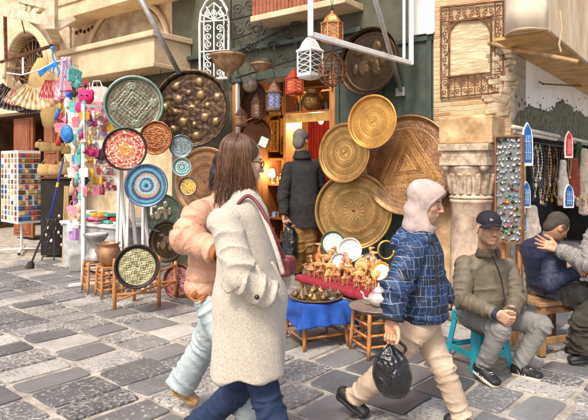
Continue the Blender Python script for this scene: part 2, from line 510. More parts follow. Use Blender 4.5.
def brick_mat():
    m = bpy.data.materials.new('old_brick'); nt, N, L, b = nodes_of(m)
    tc = N.new('ShaderNodeTexCoord'); sep = N.new('ShaderNodeSeparateXYZ'); L.new(tc.outputs['Object'], sep.inputs[0])
    # along-wall coordinate = x*.8 - y*.6
    ma = N.new('ShaderNodeMath'); ma.operation = 'MULTIPLY'; ma.inputs[1].default_value = .8; L.new(sep.outputs[0], ma.inputs[0])
    mb_ = N.new('ShaderNodeMath'); mb_.operation = 'MULTIPLY_ADD'; mb_.inputs[1].default_value = -.6
    L.new(sep.outputs[1], mb_.inputs[0]); L.new(ma.outputs[0], mb_.inputs[2])
    cb = N.new('ShaderNodeCombineXYZ'); L.new(mb_.outputs[0], cb.inputs[0]); L.new(sep.outputs[2], cb.inputs[1])
    nzw = N.new('ShaderNodeTexNoise'); nzw.inputs['Scale'].default_value = 7; L.new(tc.outputs['Object'], nzw.inputs['Vector'])
    mixv = N.new('ShaderNodeMix'); mixv.data_type = 'RGBA'; mixv.blend_type = 'LINEAR_LIGHT'; mixv.inputs[0].default_value = .022
    L.new(cb.outputs[0], mixv.inputs[6]); L.new(nzw.outputs['Color'], mixv.inputs[7])
    br = N.new('ShaderNodeTexBrick'); L.new(mixv.outputs[2], br.inputs['Vector'])
    br.inputs['Scale'].default_value = 1; br.inputs['Brick Width'].default_value = .26; br.inputs['Row Height'].default_value = .052
    br.inputs['Mortar Size'].default_value = .008; br.inputs['Mortar Smooth'].default_value = .6
    br.inputs['Color1'].default_value = (.42,.22,.1,1); br.inputs['Color2'].default_value = (.58,.42,.24,1)
    br.inputs['Mortar'].default_value = (.62,.5,.34,1)
    nz = N.new('ShaderNodeTexNoise'); nz.inputs['Scale'].default_value = 2.4; nz.inputs['Detail'].default_value = 8
    L.new(tc.outputs['Object'], nz.inputs['Vector'])
    rp = N.new('ShaderNodeValToRGB'); rp.color_ramp.elements[0].position = .42; rp.color_ramp.elements[1].position = .6
    L.new(nz.outputs['Fac'], rp.inputs[0])
    mx = N.new('ShaderNodeMix'); mx.data_type = 'RGBA'; L.new(rp.outputs[0], mx.inputs[0])
    L.new(br.outputs['Color'], mx.inputs[6]); mx.inputs[7].default_value = (.7,.55,.33,1)
    mm = N.new('ShaderNodeMath'); mm.operation = 'MULTIPLY'; mm.inputs[1].default_value = .6
    L.new(rp.outputs[0], mm.inputs[0]); L.new(mm.outputs[0], mx.inputs[0])
    L.new(mx.outputs[2], b.inputs['Base Color']); b.inputs['Roughness'].default_value = .95
    ad = N.new('ShaderNodeMath'); ad.operation = 'SUBTRACT'; L.new(nz.outputs['Fac'], ad.inputs[0]); L.new(br.outputs['Fac'], ad.inputs[1])
    bp = N.new('ShaderNodeBump'); bp.inputs['Strength'].default_value = .9; bp.inputs['Distance'].default_value = .012
    L.new(ad.outputs[0], bp.inputs['Height']); L.new(bp.outputs[0], b.inputs['Normal'])
    return m
m_brick = brick_mat()
m_marble = M('pink_marble', (.5,.33,.24), .6, var=.25, scale=5, bump=.25, bscale=16, col2=(.72,.56,.42), lo=.4, hi=.6)
m_capital = M('capital_stone', (.44,.32,.21), .9, var=.3, scale=12, bump=.5, bscale=22, col2=(.66,.54,.4))
m_ochre = M('ochre_stone', (.5,.29,.13), .9, var=.3, scale=6, bump=.35, bscale=18, col2=(.66,.47,.26))

# ================================================================ ground
def slab_mat():
    m = bpy.data.materials.new('worn_paving_slab'); nt, N, L, b = nodes_of(m)
    tc = N.new('ShaderNodeTexCoord'); at = N.new('ShaderNodeAttribute'); at.attribute_name = 'Col'
    sep = N.new('ShaderNodeSeparateColor'); L.new(at.outputs['Color'], sep.inputs[0])
    n1 = N.new('ShaderNodeTexNoise'); n1.inputs['Scale'].default_value = 34; n1.inputs['Detail'].default_value = 8; n1.inputs['Roughness'].default_value = .68
    L.new(tc.outputs['Object'], n1.inputs['Vector'])
    n3 = N.new('ShaderNodeTexNoise'); n3.inputs['Scale'].default_value = 2.6; n3.inputs['Detail'].default_value = 3
    L.new(tc.outputs['Object'], n3.inputs['Vector'])
    # per-slab amount of pecked, pale wear
    ad = N.new('ShaderNodeMath'); ad.operation = 'MULTIPLY_ADD'; ad.inputs[1].default_value = .34
    L.new(sep.outputs[1], ad.inputs[0]); L.new(n1.outputs['Fac'], ad.inputs[2])
    a2 = N.new('ShaderNodeMath'); a2.operation = 'MULTIPLY_ADD'; a2.inputs[1].default_value = .30
    L.new(n3.outputs['Fac'], a2.inputs[0]); L.new(ad.outputs[0], a2.inputs[2])
    rp = N.new('ShaderNodeValToRGB'); rp.color_ramp.elements[0].position = .80; rp.color_ramp.elements[1].position = .94
    L.new(a2.outputs[0], rp.inputs[0])
    # regular chiselled pits
    vo = N.new('ShaderNodeTexVoronoi'); vo.inputs['Scale'].default_value = 21; vo.inputs['Randomness'].default_value = .9
    mp = N.new('ShaderNodeMapping'); mp.inputs['Rotation'].default_value = (0,0,R(-49)); mp.inputs['Scale'].default_value = (1,.62,1)
    L.new(tc.outputs['Object'], mp.inputs[0]); L.new(mp.outputs[0], vo.inputs['Vector'])
    r2 = N.new('ShaderNodeValToRGB'); r2.color_ramp.elements[0].position = .22; r2.color_ramp.elements[1].position = .32
    r2.color_ramp.elements[0].color = (1,1,1,1); r2.color_ramp.elements[1].color = (0,0,0,1)
    L.new(vo.outputs['Distance'], r2.inputs[0])
    mu = N.new('ShaderNodeMath'); mu.operation = 'MULTIPLY'; L.new(r2.outputs[0], mu.inputs[0]); L.new(sep.outputs[2], mu.inputs[1])
    mxm = N.new('ShaderNodeMath'); mxm.operation = 'MAXIMUM'; L.new(rp.outputs[0], mxm.inputs[0]); L.new(mu.outputs[0], mxm.inputs[1])
    dark = N.new('ShaderNodeMix'); dark.data_type = 'RGBA'; dark.inputs[6].default_value = (.085,.09,.10,1); dark.inputs[7].default_value = (.26,.26,.262,1)
    n4 = N.new('ShaderNodeTexNoise'); n4.inputs['Scale'].default_value = 90; n4.inputs['Detail'].default_value = 3
    L.new(tc.outputs['Object'], n4.inputs['Vector'])
    tone = N.new('ShaderNodeMath'); tone.operation = 'MULTIPLY_ADD'; tone.inputs[1].default_value = .35; tone.use_clamp = True
    L.new(n4.outputs['Fac'], tone.inputs[0]); 
    t2 = N.new('ShaderNodeMath'); t2.operation = 'SUBTRACT'; t2.inputs[1].default_value = .17; L.new(sep.outputs[0], t2.inputs[0]); L.new(t2.outputs[0], tone.inputs[2])
    L.new(tone.outputs[0], dark.inputs[0])
    mx = N.new('ShaderNodeMix'); mx.data_type = 'RGBA'; L.new(mxm.outputs[0], mx.inputs[0]); L.new(dark.outputs[2], mx.inputs[6]); mx.inputs[7].default_value = (.45,.43,.40,1)
    n5 = N.new('ShaderNodeTexNoise'); n5.inputs['Scale'].default_value = 1.1; n5.inputs['Detail'].default_value = 9; n5.inputs['Roughness'].default_value = .7; n5.inputs['Distortion'].default_value = .8
    L.new(tc.outputs['Object'], n5.inputs['Vector'])
    r5 = N.new('ShaderNodeMapRange'); r5.inputs[1].default_value = .35; r5.inputs[2].default_value = .65; r5.inputs[3].default_value = .68; r5.inputs[4].default_value = 1.12; L.new(n5.outputs['Fac'], r5.inputs[0])
    g5 = N.new('ShaderNodeMix'); g5.data_type = 'RGBA'; g5.blend_type = 'MULTIPLY'; g5.inputs[0].default_value = 1; L.new(mx.outputs[2], g5.inputs[6]); L.new(r5.outputs[0], g5.inputs[7])
    L.new(g5.outputs[2], b.inputs['Base Color'])
    rr = N.new('ShaderNodeMapRange'); rr.inputs[3].default_value = .38; rr.inputs[4].default_value = .8; L.new(mxm.outputs[0], rr.inputs[0]); L.new(rr.outputs[0], b.inputs['Roughness'])
    bp = N.new('ShaderNodeBump'); bp.inputs['Strength'].default_value = .6; bp.inputs['Distance'].default_value = .006; bp.invert = True
    s3 = N.new('ShaderNodeMath'); s3.operation = 'ADD'; L.new(mxm.outputs[0], s3.inputs[0]); L.new(n1.outputs['Fac'], s3.inputs[1])
    L.new(s3.outputs[0], bp.inputs['Height']); L.new(bp.outputs[0], b.inputs['Normal'])
    return m
m_slab = slab_mat()
m_joint = M('sand_joint', (.34,.3,.25), .95, var=.3, scale=7, bump=.5, bscale=60, col2=(.54,.49,.42))
g = MB(); g.add([(-90,-90,-.012),(90,-90,-.012),(90,90,-.012),(-90,90,-.012)], [(0,1,2,3)])
o = g.build('ground', m_joint, fixn=False); o['kind'] = 'structure'
D1 = V(-.756,.654,0); D2 = V(.654,.756,0)
g = MB()
q = -1.5; row = 0
rnd = random.Random(11)
while q < 13.5:
    left = q < 3.9
    wd = rnd.uniform(.40,.56) if left else rnd.uniform(.26,.36)
    a = -8.5+rnd.uniform(0,.4)
    while a < 9.5:
        ln = rnd.uniform(.27,.44) if left else rnd.uniform(.42,.72)
        c = D1*(a+ln/2)+D2*(q+wd/2)
        if c.y > 1.2 and c.y < 13 and abs(c.x) < c.y*.75+2:
            jt = .013+rnd.uniform(0,.017)
            hw, hl = wd/2-jt, ln/2-jt
            poly = []
            cr = rnd.uniform(.012,.045)
            base = [(-hl,-hw),(hl,-hw),(hl,hw),(-hl,hw)]
            base = [(x+rnd.uniform(-.022,.016), y+rnd.uniform(-.022,.016)) for x, y in base]
            for i in range(4):
                p0 = Vector(base[i-1]); p1 = Vector(base[i]); p2 = Vector(base[(i+1) % 4])
                e1 = (p0-p1).normalized(); e2 = (p2-p1).normalized(); c_ = cr*rnd.uniform(.5,1.5)
                for t in (0,.33,.67,1):
                    b0 = p1+e1*c_; b2 = p1+e2*c_
                    poly.append((b0*(1-t)**2+p1*2*t*(1-t)+b2*t*t))
                mid = p1+(p2-p1)*rnd.uniform(.35,.65)
                nrm = Vector((-(p2-p1).y, (p2-p1).x)).normalized()
                poly.append(mid+nrm*rnd.uniform(-.010,.006))
            n = len(poly); zt = rnd.uniform(.0,.006); tx = rnd.uniform(-.012,.012); ty = rnd.uniform(-.012,.012)
            vs = []
            for sc_, z in ((1,-.013),(.995,-.004),(.96,.0)):
                for pp in poly:
                    w_ = c+D1*pp.x*(sc_)+D2*pp.y*(sc_)
                    vs.append((w_.x, w_.y, z+(zt+pp.x*tx+pp.y*ty if z > -.01 else 0)))
            fs = []
            for k in range(2):
                for i in range(n):
                    j = (i+1) % n; fs.append((k*n+i, k*n+j, (k+1)*n+j, (k+1)*n+i))
            fs.append(tuple(2*n+i for i in range(n)))
            pit = rnd.uniform(.35,.7) if rnd.random() < .16 else 0.0
            g.add(vs, fs, 0, (rnd.uniform(.05,.95), rnd.uniform(.0,1.1) if pit < .1 else rnd.uniform(.3,.6), pit))
        a += ln
    q += wd; row += 1
o = g.build('paving', m_slab); o['kind'] = 'structure'

# ================================================================ cream building, far left part of the street front
uG = Wuz(172, 100)[0]          # boundary cream / green
uE = 14.0
def U(px, off=0): return Wuz(px, 100, off)[0]
cream = thing('plaster_building', 'cream plastered old building with arched window and projecting upper storey on the left', 'building', LF(9, 0))
g = MB()
ua0, ua1 = U(46), U(7)           # arch opening
zc = Wuz(27, 75)[1]; zt = Wuz(27, 34)[1]
zd = Wuz(20, 112)[1]
# wall around arch opening + doorway below it (u from uG to uE)
ud0, ud1 = U(64), U(-40)       # big dark shop doorway
ztop = 8.5
zdoor = zd
# wall as polygon strips: columns along u with arch cut
def wall_strip(u0, u1, z0, z1): fbox(g, LF, u0, u1, z0, z1, -.35, 0)
wall_strip(uG, ud0, 0, ztop)
wall_strip(ud1, uE+4, 0, ztop)
nst = 24
um, ur = (ua0+ua1)/2, (ua1-ua0)/2
prev = ud0
wall_strip(ud0, ua0, zdoor, ztop)
wall_strip(ua1, ud1, zdoor, ztop)
for i in range(nst):
    a, b = ua0+(ua1-ua0)*i/nst, ua0+(ua1-ua0)*(i+1)/nst
    x = ((a+b)/2-um)/ur
    za = zc+(zt-zc)*math.sqrt(max(0, 1-x*x))
    wall_strip(a, b, za, ztop)
wall_strip(ua0, ua1, zdoor, zdoor+.18)
g.build('wall', m_plaster, cream)
# arch lattice window
g = MB()
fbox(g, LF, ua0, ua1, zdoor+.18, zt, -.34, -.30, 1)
for i in range(15):
    a = PI*i/14
    g.bar(LF(um, zc-.15, -.16), LF(um+ur*.97*math.cos(a), zc-.15+(zt-zc+.12)*math.sin(a), -.16), .035, .03)
for rr in (.35, .68, .95):
    g.tube([LF(um+ur*rr*math.cos(PI*i/20), zc-.15+(zt-zc+.1)*rr*math.sin(PI*i/20), -.14) for i in range(21)], .02, 6)
for k in range(9):
    u_ = ua0+(ua1-ua0)*(k+.5)/9
    g.bar(LF(u_, zdoor+.18, -.16), LF(u_, zc-.15, -.16), .035, .03)
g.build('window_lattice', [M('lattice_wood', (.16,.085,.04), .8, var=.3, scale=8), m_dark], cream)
# architrave ring
g = MB()
g.tube([LF(um+(ur+.07)*math.cos(PI*i/24), zc+(zt-zc+.07)*math.sin(PI*i/24), .02) for i in range(25)], .055, 8)
g.build('arch_moulding', m_trim, cream, smooth=True)
# parapet band (long box above the stalls)
bo = .75
ub0, ub1 = Wuz(154, 60, bo)[0], Wuz(60, 60, bo)[0]
zb0 = Wuz(75, 76, bo)[1]; zb1 = Wuz(110, 46, bo)[1]
g = MB(); fbox(g, LF, ub0, ub1, zb0, zb1, 0, bo)
fbox(g, LF, ub0-.04, ub1+.04, zb1, zb1+.09, 0, bo+.06)
fbox(g, LF, ub0-.02, ub1+.02, zb0-.07, zb0, 0, bo+.03)
g.build('parapet', m_trim, cream, bevel=.012)
# lunette above band
uc = U(128); zl = Wuz(128, 40)[1]
g = MB()
pts = [(uc+1.05*math.cos(PI*i/20), zl-.2+.78*math.sin(PI*i/20)) for i in range(21)]
g.prism(pts, LF, .0, .06)
g.build('lunette', M('lunette_stone', (.36,.27,.18), .9, var=.3, scale=5, bump=.3), cream)
g = MB(); g.tube([LF(u_, z_, .06) for u_, z_ in [(uc+1.13*math.cos(PI*i/20), zl-.2+.86*math.sin(PI*i/20)) for i in range(21)]], .05, 8)
g.build('lunette_moulding', m_trim, cream, smooth=True)
# fallen-plaster frieze line with pegs
g = MB()
for i in range(9):
    u_ = U(77)-i*(U(77)-U(110))/8; z_ = Wuz(77, 33)[1]+.02*math.sin(i*2.1)
    g.sphere(LF(u_, z_, .005), (.035,.035,.04), 8, 6)
g.build('beam_socket', M('socket_dark', (.05,.03,.02), .9), cream)
# projecting upper storey
oo = .5
uo0, uo1 = Wuz(300, 0, oo)[0], Wuz(50, 20, oo)[0]
uo0 = Wuz(172, 0, oo)[0]
zo = Wuz(50, 23, oo)[1]
g = MB()
fbox(g, LF, uo0, uo1, zo, zo+.16, 0, oo)
fbox(g, LF, uo0, uo1-.03, zo+.16, ztop, 0, oo-.06)
fbox(g, LF, uo0, uo1+.03, zo+.55, zo+.66, -.01, oo+.05)
g.build('projecting_storey', m_trim, cream, bevel=.01)
g = MB()
for k in range(7):
    u_ = uo0+.4+k*(uo1-uo0-.6)/6
    fbox(g, LF, u_, u_+.1, zo+.72, zo+2.2, oo-.058, oo-.01)
fbox(g, LF, uo0, uo1, zo+.28, zo+.34, oo-.058, oo-.03)
g.build('storey_frame', M('storey_timber', (.55,.42,.27), .8, var=.25, scale=6), cream, bevel=.006)
# timber brackets / truss left of it
m_cream_timber = M('cream_timber', (.6,.46,.3), .75, var=.25, scale=6, bump=.2, col2=(.76,.64,.47))
g = MB()
def lb(p0, p1, wd, off0, off1=None):
    a = W(p0[0], p0[1], off0); b = W(p1[0], p1[1], off1 if off1 is not None else off0)
    g.bar(a, b, wd, wd)
lb((-12,8), (51,22), .17, 1.2)
lb((-8,-8), (51,6), .14, 1.2)
lb((52,-8), (52,30), .15, 1.22)
lb((52,-2), (34,14), .1, 1.2); lb((20,-2), (28,10), .1, 1.2); lb((33,-4), (31,12), .1, 1.2)
lb((50,26), (62,50), .14, 1.2, .1)
lb((52,30), (74,18), .12, 1.2, .9)
lb((66,25), (66,55), .16, .5); lb((63,28),(63,52), .08, .55)
lb((69,28), (69,52), .05, .5)
# curved brace
pts = [W(*p, 1.0-.6*i/8) for i, p in enumerate([(8,12),(20,14),(30,18),(38,24),(45,31),(50,38),(55,46),(59,54),(62,64)])]
g.tube(pts, .085, 8)
g.build('timber_bracket', m_cream_timber, cream, bevel=.008)
g = MB()
lb((5,12),(6,60), .05, .9); 
g.tube([W(5,12,.5), W(6,60,.5)], .03, 6)
g.tube([W(1,62,.7), W(52,46,.7)], .035, 8)
g.tube([W(7,70,.7), W(40,66,.7)], .02, 8)
g.tube([W(22,12,.7), W(22,22,.7), W(25,34,.6)], .012, 6)
g.build('iron_rod', m_rust, cream)
# dark shopfront strip under the parapet
g = MB()
fbox(g, LF, ub0+.05, ub1-.05, Wuz(130,92)[1]-.05, zb0-.08, .02, .3)
g.build('shutter_box', m_green, cream)
g = MB()
for i in range(6):
    u_ = ub0+.15+i*(ub1-ub0-.3)/5
    g.tube([LF(u_, zb0-.06, .5), LF(u_, zb0-.2-.06*(i%3), .5)], .006, 5)
g.tube([LF(ub0, zb0-.14, .5), LF(ub1, zb0-.14, .5)], .012, 6)
g.build('hook_rail', m_iron, cream)
# doorway interior
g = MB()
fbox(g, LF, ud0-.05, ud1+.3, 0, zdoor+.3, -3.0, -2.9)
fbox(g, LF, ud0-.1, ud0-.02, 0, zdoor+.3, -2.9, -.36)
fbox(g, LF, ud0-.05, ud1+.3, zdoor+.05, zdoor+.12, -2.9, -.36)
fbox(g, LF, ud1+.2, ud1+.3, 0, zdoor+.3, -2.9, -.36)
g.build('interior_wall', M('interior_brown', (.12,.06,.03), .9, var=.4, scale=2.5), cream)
g = MB()
for k, (a, b) in enumerate(((U(48), U(33)), (U(22), U(3)))):
    z0, z1 = 0.05, Wuz(40, 112)[1]-.05
    fbox(g, LF, a, b, z0, z1, -.30, -.24)
    n = 3
    for j in range(n):
        zz0 = z0+(z1-z0)*(j/n)+.08; zz1 = z0+(z1-z0)*((j+1)/n)-.05
        fbox(g, LF, a+.1, b-.1, zz0, zz1, -.25, -.215)
        fbox(g, LF, a+.16, b-.16, zz0+.07, zz1-.07, -.25, -.2)
g.build('door', M('red_brown_door', (.26,.085,.035), .5, var=.3, scale=5, stretch=(3,3,.6)), cream, bevel=.006)
# wainscot behind stalls
g = MB()
fbox(g, LF, uG+.02, ud0-.02, 0, .75, 0.003, .04)
g.build('wainscot', M('grey_marble', (.42,.42,.41), .5, var=.25, scale=4, bump=.1), cream, bevel=.005)

# ================================================================ corner building (green shop front, brick pillar, right side)
cb = thing('corner_shop_building', 'corner building with dark green shop front, brick pillar and white plastered side', 'building', A0)
u437 = Wuz(437, 60)[0]; u337 = Wuz(337, 60)[0]; u234 = Wuz(234, 60)[0]
zlin = Wuz(290, 70)[1]
ztop = 8.5
g = MB()
fbox(g, LF, u437, u337, 0, ztop, -.3, 0)           # behind door panel
fbox(g, LF, u337, u234, zlin, ztop, -.3, 0)         # over opening
fbox(g, LF, u234, uG, 0, ztop, -.3, 0)
g.build('green_wall', m_green, cb)
zp = Wuz(437, 36)[1]
g = MB()
fbox(g, LF, u437+.01, u337-.02, .12, zp, .003, .07)
fbox(g, LF, u437+.01, u337-.02, zp-.06, zp, .07, .10)
for u_ in (u437+.03, (u437+u337)/2-.03, u337-.09):
    fbox(g, LF, u_, u_+.06, .12, zp-.06, .07, .095)
fbox(g, LF, u437+.01, u337-.02, 1.3, 1.4, .07, .09)
g.build('green_door_panel', m_green2, cb, bevel=.006)
# white wall bit above panel next to the pillar
g = MB(); a_ = Wuz(418, 20)[0]
fbox(g, LF, u437-.02, a_, zp+.02, ztop, .004, .12)
g.build('white_pier', m_white, cb)
g = MB(); a1, z1 = Wuz(434, 27, .12); a2, z2 = Wuz(427, 35, .12)
fbox(g, LF, a1, a2, z2, z1, .122, .14)
g.build('electric_box', m_white, cb, bevel=.004)
# lintel, ledges, balcony
g = MB()
fbox(g, LF, u337-.03, u234+.03, zlin-.10, zlin+.02, -.28, .07)
zz = Wuz(290, 44)[1]
fbox(g, LF, u337-.4, uG, zz-.02, zz+.05, 0.003, .1)
zz2 = Wuz(300, 62)[1]
g.build('lintel', m_green2, cb, bevel=.01)
g = MB()
zz = Wuz(290, 14, .45)[1]
fbox(g, LF, Wuz(345,10,.45)[0], Wuz(250,10,.45)[0], zz, zz+.08, 0, .45)
g.build('balcony_slab', m_trim, cb, bevel=.01)
g = MB()
a, b = Wuz(345,10,.4)[0], Wuz(250,10,.4)[0]
for k in range(24):
    u_ = a+(b-a)*(k+.5)/24
    fbox(g, LF, u_-.035, u_+.02, zz+.08, zz+.75, .33, .37)
fbox(g, LF, a, b, zz+.75, zz+.82, .30, .42)
g.build('balcony_railing', M('red_wood', (.3,.1,.05), .6, var=.3, scale=7), cb)
# jambs (orange wood) and inner frame
g = MB()
fbox(g, LF, u337+.0, u337+.09, .2, zlin-.1, -.28, .05)
g.build('door_jamb', m_wood, cb, bevel=.006)
g = MB()
fbox(g, LF, u234-.07, u234, .2, zlin-.1, -.28, .04)
g.build('door_jamb', m_wood, cb, bevel=.006)
g = MB(); fbox(g, LF, u234-.115, u234-.08, .2, zlin-.1, -.0, .05); 
g.build('white_edge_strip', m_whitemetal, cb)
# raised step + shop floor
g = MB()
fbox(g, LF, u337-.1, u234+.15, -.005, .20, -3.0, .12)
g.build('step', M('worn_step', (.22,.19,.16), .8, var=.3, scale=4, bump=.3), cb, bevel=.015)
# shop room
g = MB()
zr = zlin+.25
fbox(g, LF, u337-1.2, u234+.6, .1, zr, -3.1, -3.0)
fbox(g, LF, u234+.5, u234+.6, .1, zr, -3.0, -.31)
fbox(g, LF, u337-1.3, u337-1.2, .1, zr, -3.1, -.31)
fbox(g, LF, u337-1.3, u234+.6, zr, zr+.1, -3.1, -.31)
g.build('interior_wall', M('shop_wood_wall', (.23,.10,.035), .75, var=.4, scale=3, stretch=(2,2,.5)), cb)
# brick pillar on the corner
g = MB()
N_ = 30
fbox(g, LF, 0.0, u437, 0, ztop, -.5, .10)
g.build('brick_pillar', m_brick, cb)
# rough plaster remains on pillar below & right (ochre stone base)
g = MB()
zz = Wuz(470, 150, .1)[1]
fbox(g, LF, .0, u437-.02, 0, zz, .102, .18)
g.build('stone_facing', m_ochre, cb, bevel=.02)
# plaster panel inside the iron window frame
def PF(px, py, o): return W(px, py, o)
g = MB()
fr_out = [(446,18),(500,10),(494,76),(449,80)]
# coordinates on the pillar face plane (off=.1)
def q2(px, py): return Wuz(px, py, .1)
a = [q2(447,77), q2(447,38)]
arc = [q2(x_, y_) for x_, y_ in ((449,29),(454,22),(462,18),(471,17),(480,18),(486,22),(490,29),(492,38))]
poly = a+arc+[q2(491,72)]
g.prism(poly, LF, .09, .115)
g.build('arched_niche', M('niche_plaster', (.66,.5,.3), .95, var=.25, scale=5, stretch=(1,1,6), bump=.7, bscale=10, col2=(.8,.68,.46), dist=.02), cb)
# ornamental iron frame of scrolls
g = MB()
def pl(pts, r=.009, o=.125): g.tube([W(x_, y_, o) for x_, y_ in pts], r, 6)
def rect(x0,y0,x1,y1,r=.01,o=.125):
    sl_ = -.1
    f_ = lambda x_, y_: (x_, y_+(x_-x0)*sl_*(1 if y_ < 168 else 0))
    pl([f_(x0,y0), f_(x1,y0), f_(x1,y1), f_(x0,y1), f_(x0,y0)], r, o)
rect(441,8,503,98); rect(449,22,491,77,.014,.135); rect(440.5,7,504,99,.006)
pl([(449,40),(449.5,31),(454,24),(462,19.5),(470,18.5),(479,18.5),(486,22),(490,29),(491,38)], .010, .135)
pl([(441,77),(503,71)], .007); pl([(441,22),(503,15)], .007); pl([(449,8),(449,98)], .006); pl([(495,3),(495,93)], .006)
def scroll(cx, cy, s, fl=1, o=.125, r=.0055):
    pts = []
    for i in range(22):
        a_ = i/21*3.6*PI*.5*fl; rr = s*(1-i/26)
        pts.append((cx+rr*math.cos(a_+PI/2), cy+rr*math.sin(a_+PI/2)))
    pl(pts, r, o)
for k in range(9):
    cx_ = 444.5+k*6.7; yy = -.1*(cx_-441)
    for j in range(2):
        scroll(cx_, 81.5+yy+j*9+2, 2.6, 1 if (k+j) % 2 else -1)
    pl([(cx_+3.3, 78+yy), (cx_+3.3, 98+yy)], .006)
    scroll(cx_, 12.5+yy, 2.8, 1 if k % 2 else -1); scroll(cx_, 18.5+yy, 2.3, -1 if k % 2 else 1)
for k in range(8):
    cy_ = 27+k*6.5
    scroll(445, cy_, 2.7, 1 if k % 2 else -1); scroll(498.5, cy_-5.5, 3, -1 if k % 2 else 1)
g.build('iron_window_grille', m_rust, cb)
# crumbled plaster patch at right of pillar (ruined edge)
g = MB()
m_crumb = M('crumbled_stone', (.44,.33,.2), .95, var=.35, scale=10, bump=.6, bscale=14, col2=(.62,.52,.36), dist=.02)
rr = random.Random(4)
for k in range(46):
    t_ = k/45
    x_ = 503+rr.uniform(-8,7)-t_*4; y_ = 42+t_*72
    if x_ > 512: x_ = 511
    p = W(x_, y_, .1)
    g.box(p, (rr.uniform(.05,.12), rr.uniform(.015,.035), rr.uniform(.02,.035)), rmat(R(-37)+rr.uniform(-.1,.1), 0, rr.uniform(-.15,.15)))
g.build('crumbled_masonry', m_crumb, cb, bevel=.01)
# column with capital
cc = W(471, 168, .34); cc.z = 0
col = thing('marble_column', 'old pinkish marble column with carved capital built against the brick pillar', 'column', cc)
zc0 = H+(CY-200)/F*cc.y; zc1 = H+(CY-148)/F*cc.y
g = MB()
g.lathe([(.27,0),(.27,.12),(.24,.15),(.25,.2),(.222,.24),(.215,zc0*.5),(.205,zc0-.03),(.22,zc0-.015),(.22,zc0+.01)], cc, 40)
g.build('shaft', m_marble, col, smooth=True)
g = MB()
hz = zc1-zc0
g.lathe([(.21,zc0+.011),(.228,zc0+.03),(.215,zc0+.05),(.205,zc0+.06),(.215,zc0+hz*.45),(.25,zc0+hz*.62),(.24,zc0+hz*.66)], cc, 40)
for k in range(16):       # leaves
    a_ = 2*PI*k/16
    dr = V(math.cos(a_), math.sin(a_), 0)
    g.tube([cc+dr*.2+V(0,0,zc0+.07), cc+dr*.215+V(0,0,zc0+hz*.3), cc+dr*.24+V(0,0,zc0+hz*.48), cc+dr*.27+V(0,0,zc0+hz*.5)], [.03,.035,.03,.012], 6)
rot = rmat(math.atan2(UL.y, UL.x))
g.box(cc+V(0,0,zc0+hz*.74), (.25,.25,hz*.08), rot); g.box(cc+V(0,0,zc0+hz*.88), (.235,.235,hz*.06), rot); g.box(cc+V(0,0,zc1+.0), (.262,.262,hz*.065), rot)
for sx in (-1,1):
    for sy in (-1,1):
        g.sphere(cc+rot @ V(sx*.2, sy*.2, 0)+V(0,0,zc0+hz*.64), (.045,.045,.05), 10, 8)
g.build('capital', m_capital, col, bevel=.006)
g = MB()
g.box(cc+V(0,0,zc1+.18)-NL*.05, (.28,.24,.14), rot)
g.build('impost_block', m_ochre, col, bevel=.012)

# right side wall of the corner building
g = MB()
zop = Ruz(545, 133)[1]
t1 = Ruz(588, 168)[0]+3.0
fbox(g, RF, 0.0, .12, 0, ztop, -.3, 0)
fbox(g, RF, .12, t1+2, zop, ztop, -.3, 0)
fbox(g, RF, t1, t1+3, 0, zop, -.3, 0)
g.build('white_side_wall', m_white, cb)
# olive painted band with ragged edge where plaster fell
pts = []
edge = [(513,122),(519,113),(524,111),(528,106),(534,110),(540,110),(546,113),(552,111),(555,108),(556,103),(558,104),(562,101),(565,106),(570,107),(574,112),(580,113),(588,118),(600,122)]
e2 = []
rj = random.Random(9)
for (xa, ya), (xb, yb) in zip(edge[:-1], edge[1:]):
    for k in range(6): e2.append((xa+(xb-xa)*k/6+rj.uniform(-.3,.3), ya+(yb-ya)*k/6+rj.uniform(-2.2,1.6)))
pts = sorted([Ruz(x_, y_) for x_, y_ in e2])
zlo = zop
poly = [(p[0]*1.0, max(p[1], zlo+.01)) for p in pts]
poly = [(poly[0][0], zlo)]+poly+[(t1, poly[-1][1]), (t1, zlo)]
g = MB(); g.prism(poly, RF, .003, .02)
g.build('olive_band', M('olive_grey_paint', (.10,.095,.06), .85, var=.4, scale=14, bump=.4, col2=(.2,.19,.13)), cb)
rj = random.Random(3)
for k in range(24):
    g = MB(); x_ = 516+k*3.0; cu, cz = Ruz(x_, rj.uniform(92,112)); n_ = 7; s_ = rj.uniform(.010,.034)
    g.prism([(cu+s_*rj.uniform(.6,1.4)*math.cos(2*PI*i/n_), cz+s_*rj.uniform(.4,1.0)*math.sin(2*PI*i/n_)) for i in range(n_)], RF, .002, .008)
    g.build('plaster_chip', MATS['olive_grey_paint'], cb)
# room behind
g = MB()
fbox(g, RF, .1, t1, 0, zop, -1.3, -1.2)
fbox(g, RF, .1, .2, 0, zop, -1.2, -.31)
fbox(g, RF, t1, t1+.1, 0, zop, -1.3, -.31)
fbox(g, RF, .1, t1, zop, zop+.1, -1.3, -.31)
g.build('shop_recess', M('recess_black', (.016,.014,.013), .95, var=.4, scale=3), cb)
g = MB()
fbox(g, RF, .125, .22, 0, zop-.01, -.25, .04)
g.build('green_jamb', m_green2, cb, bevel=.005)
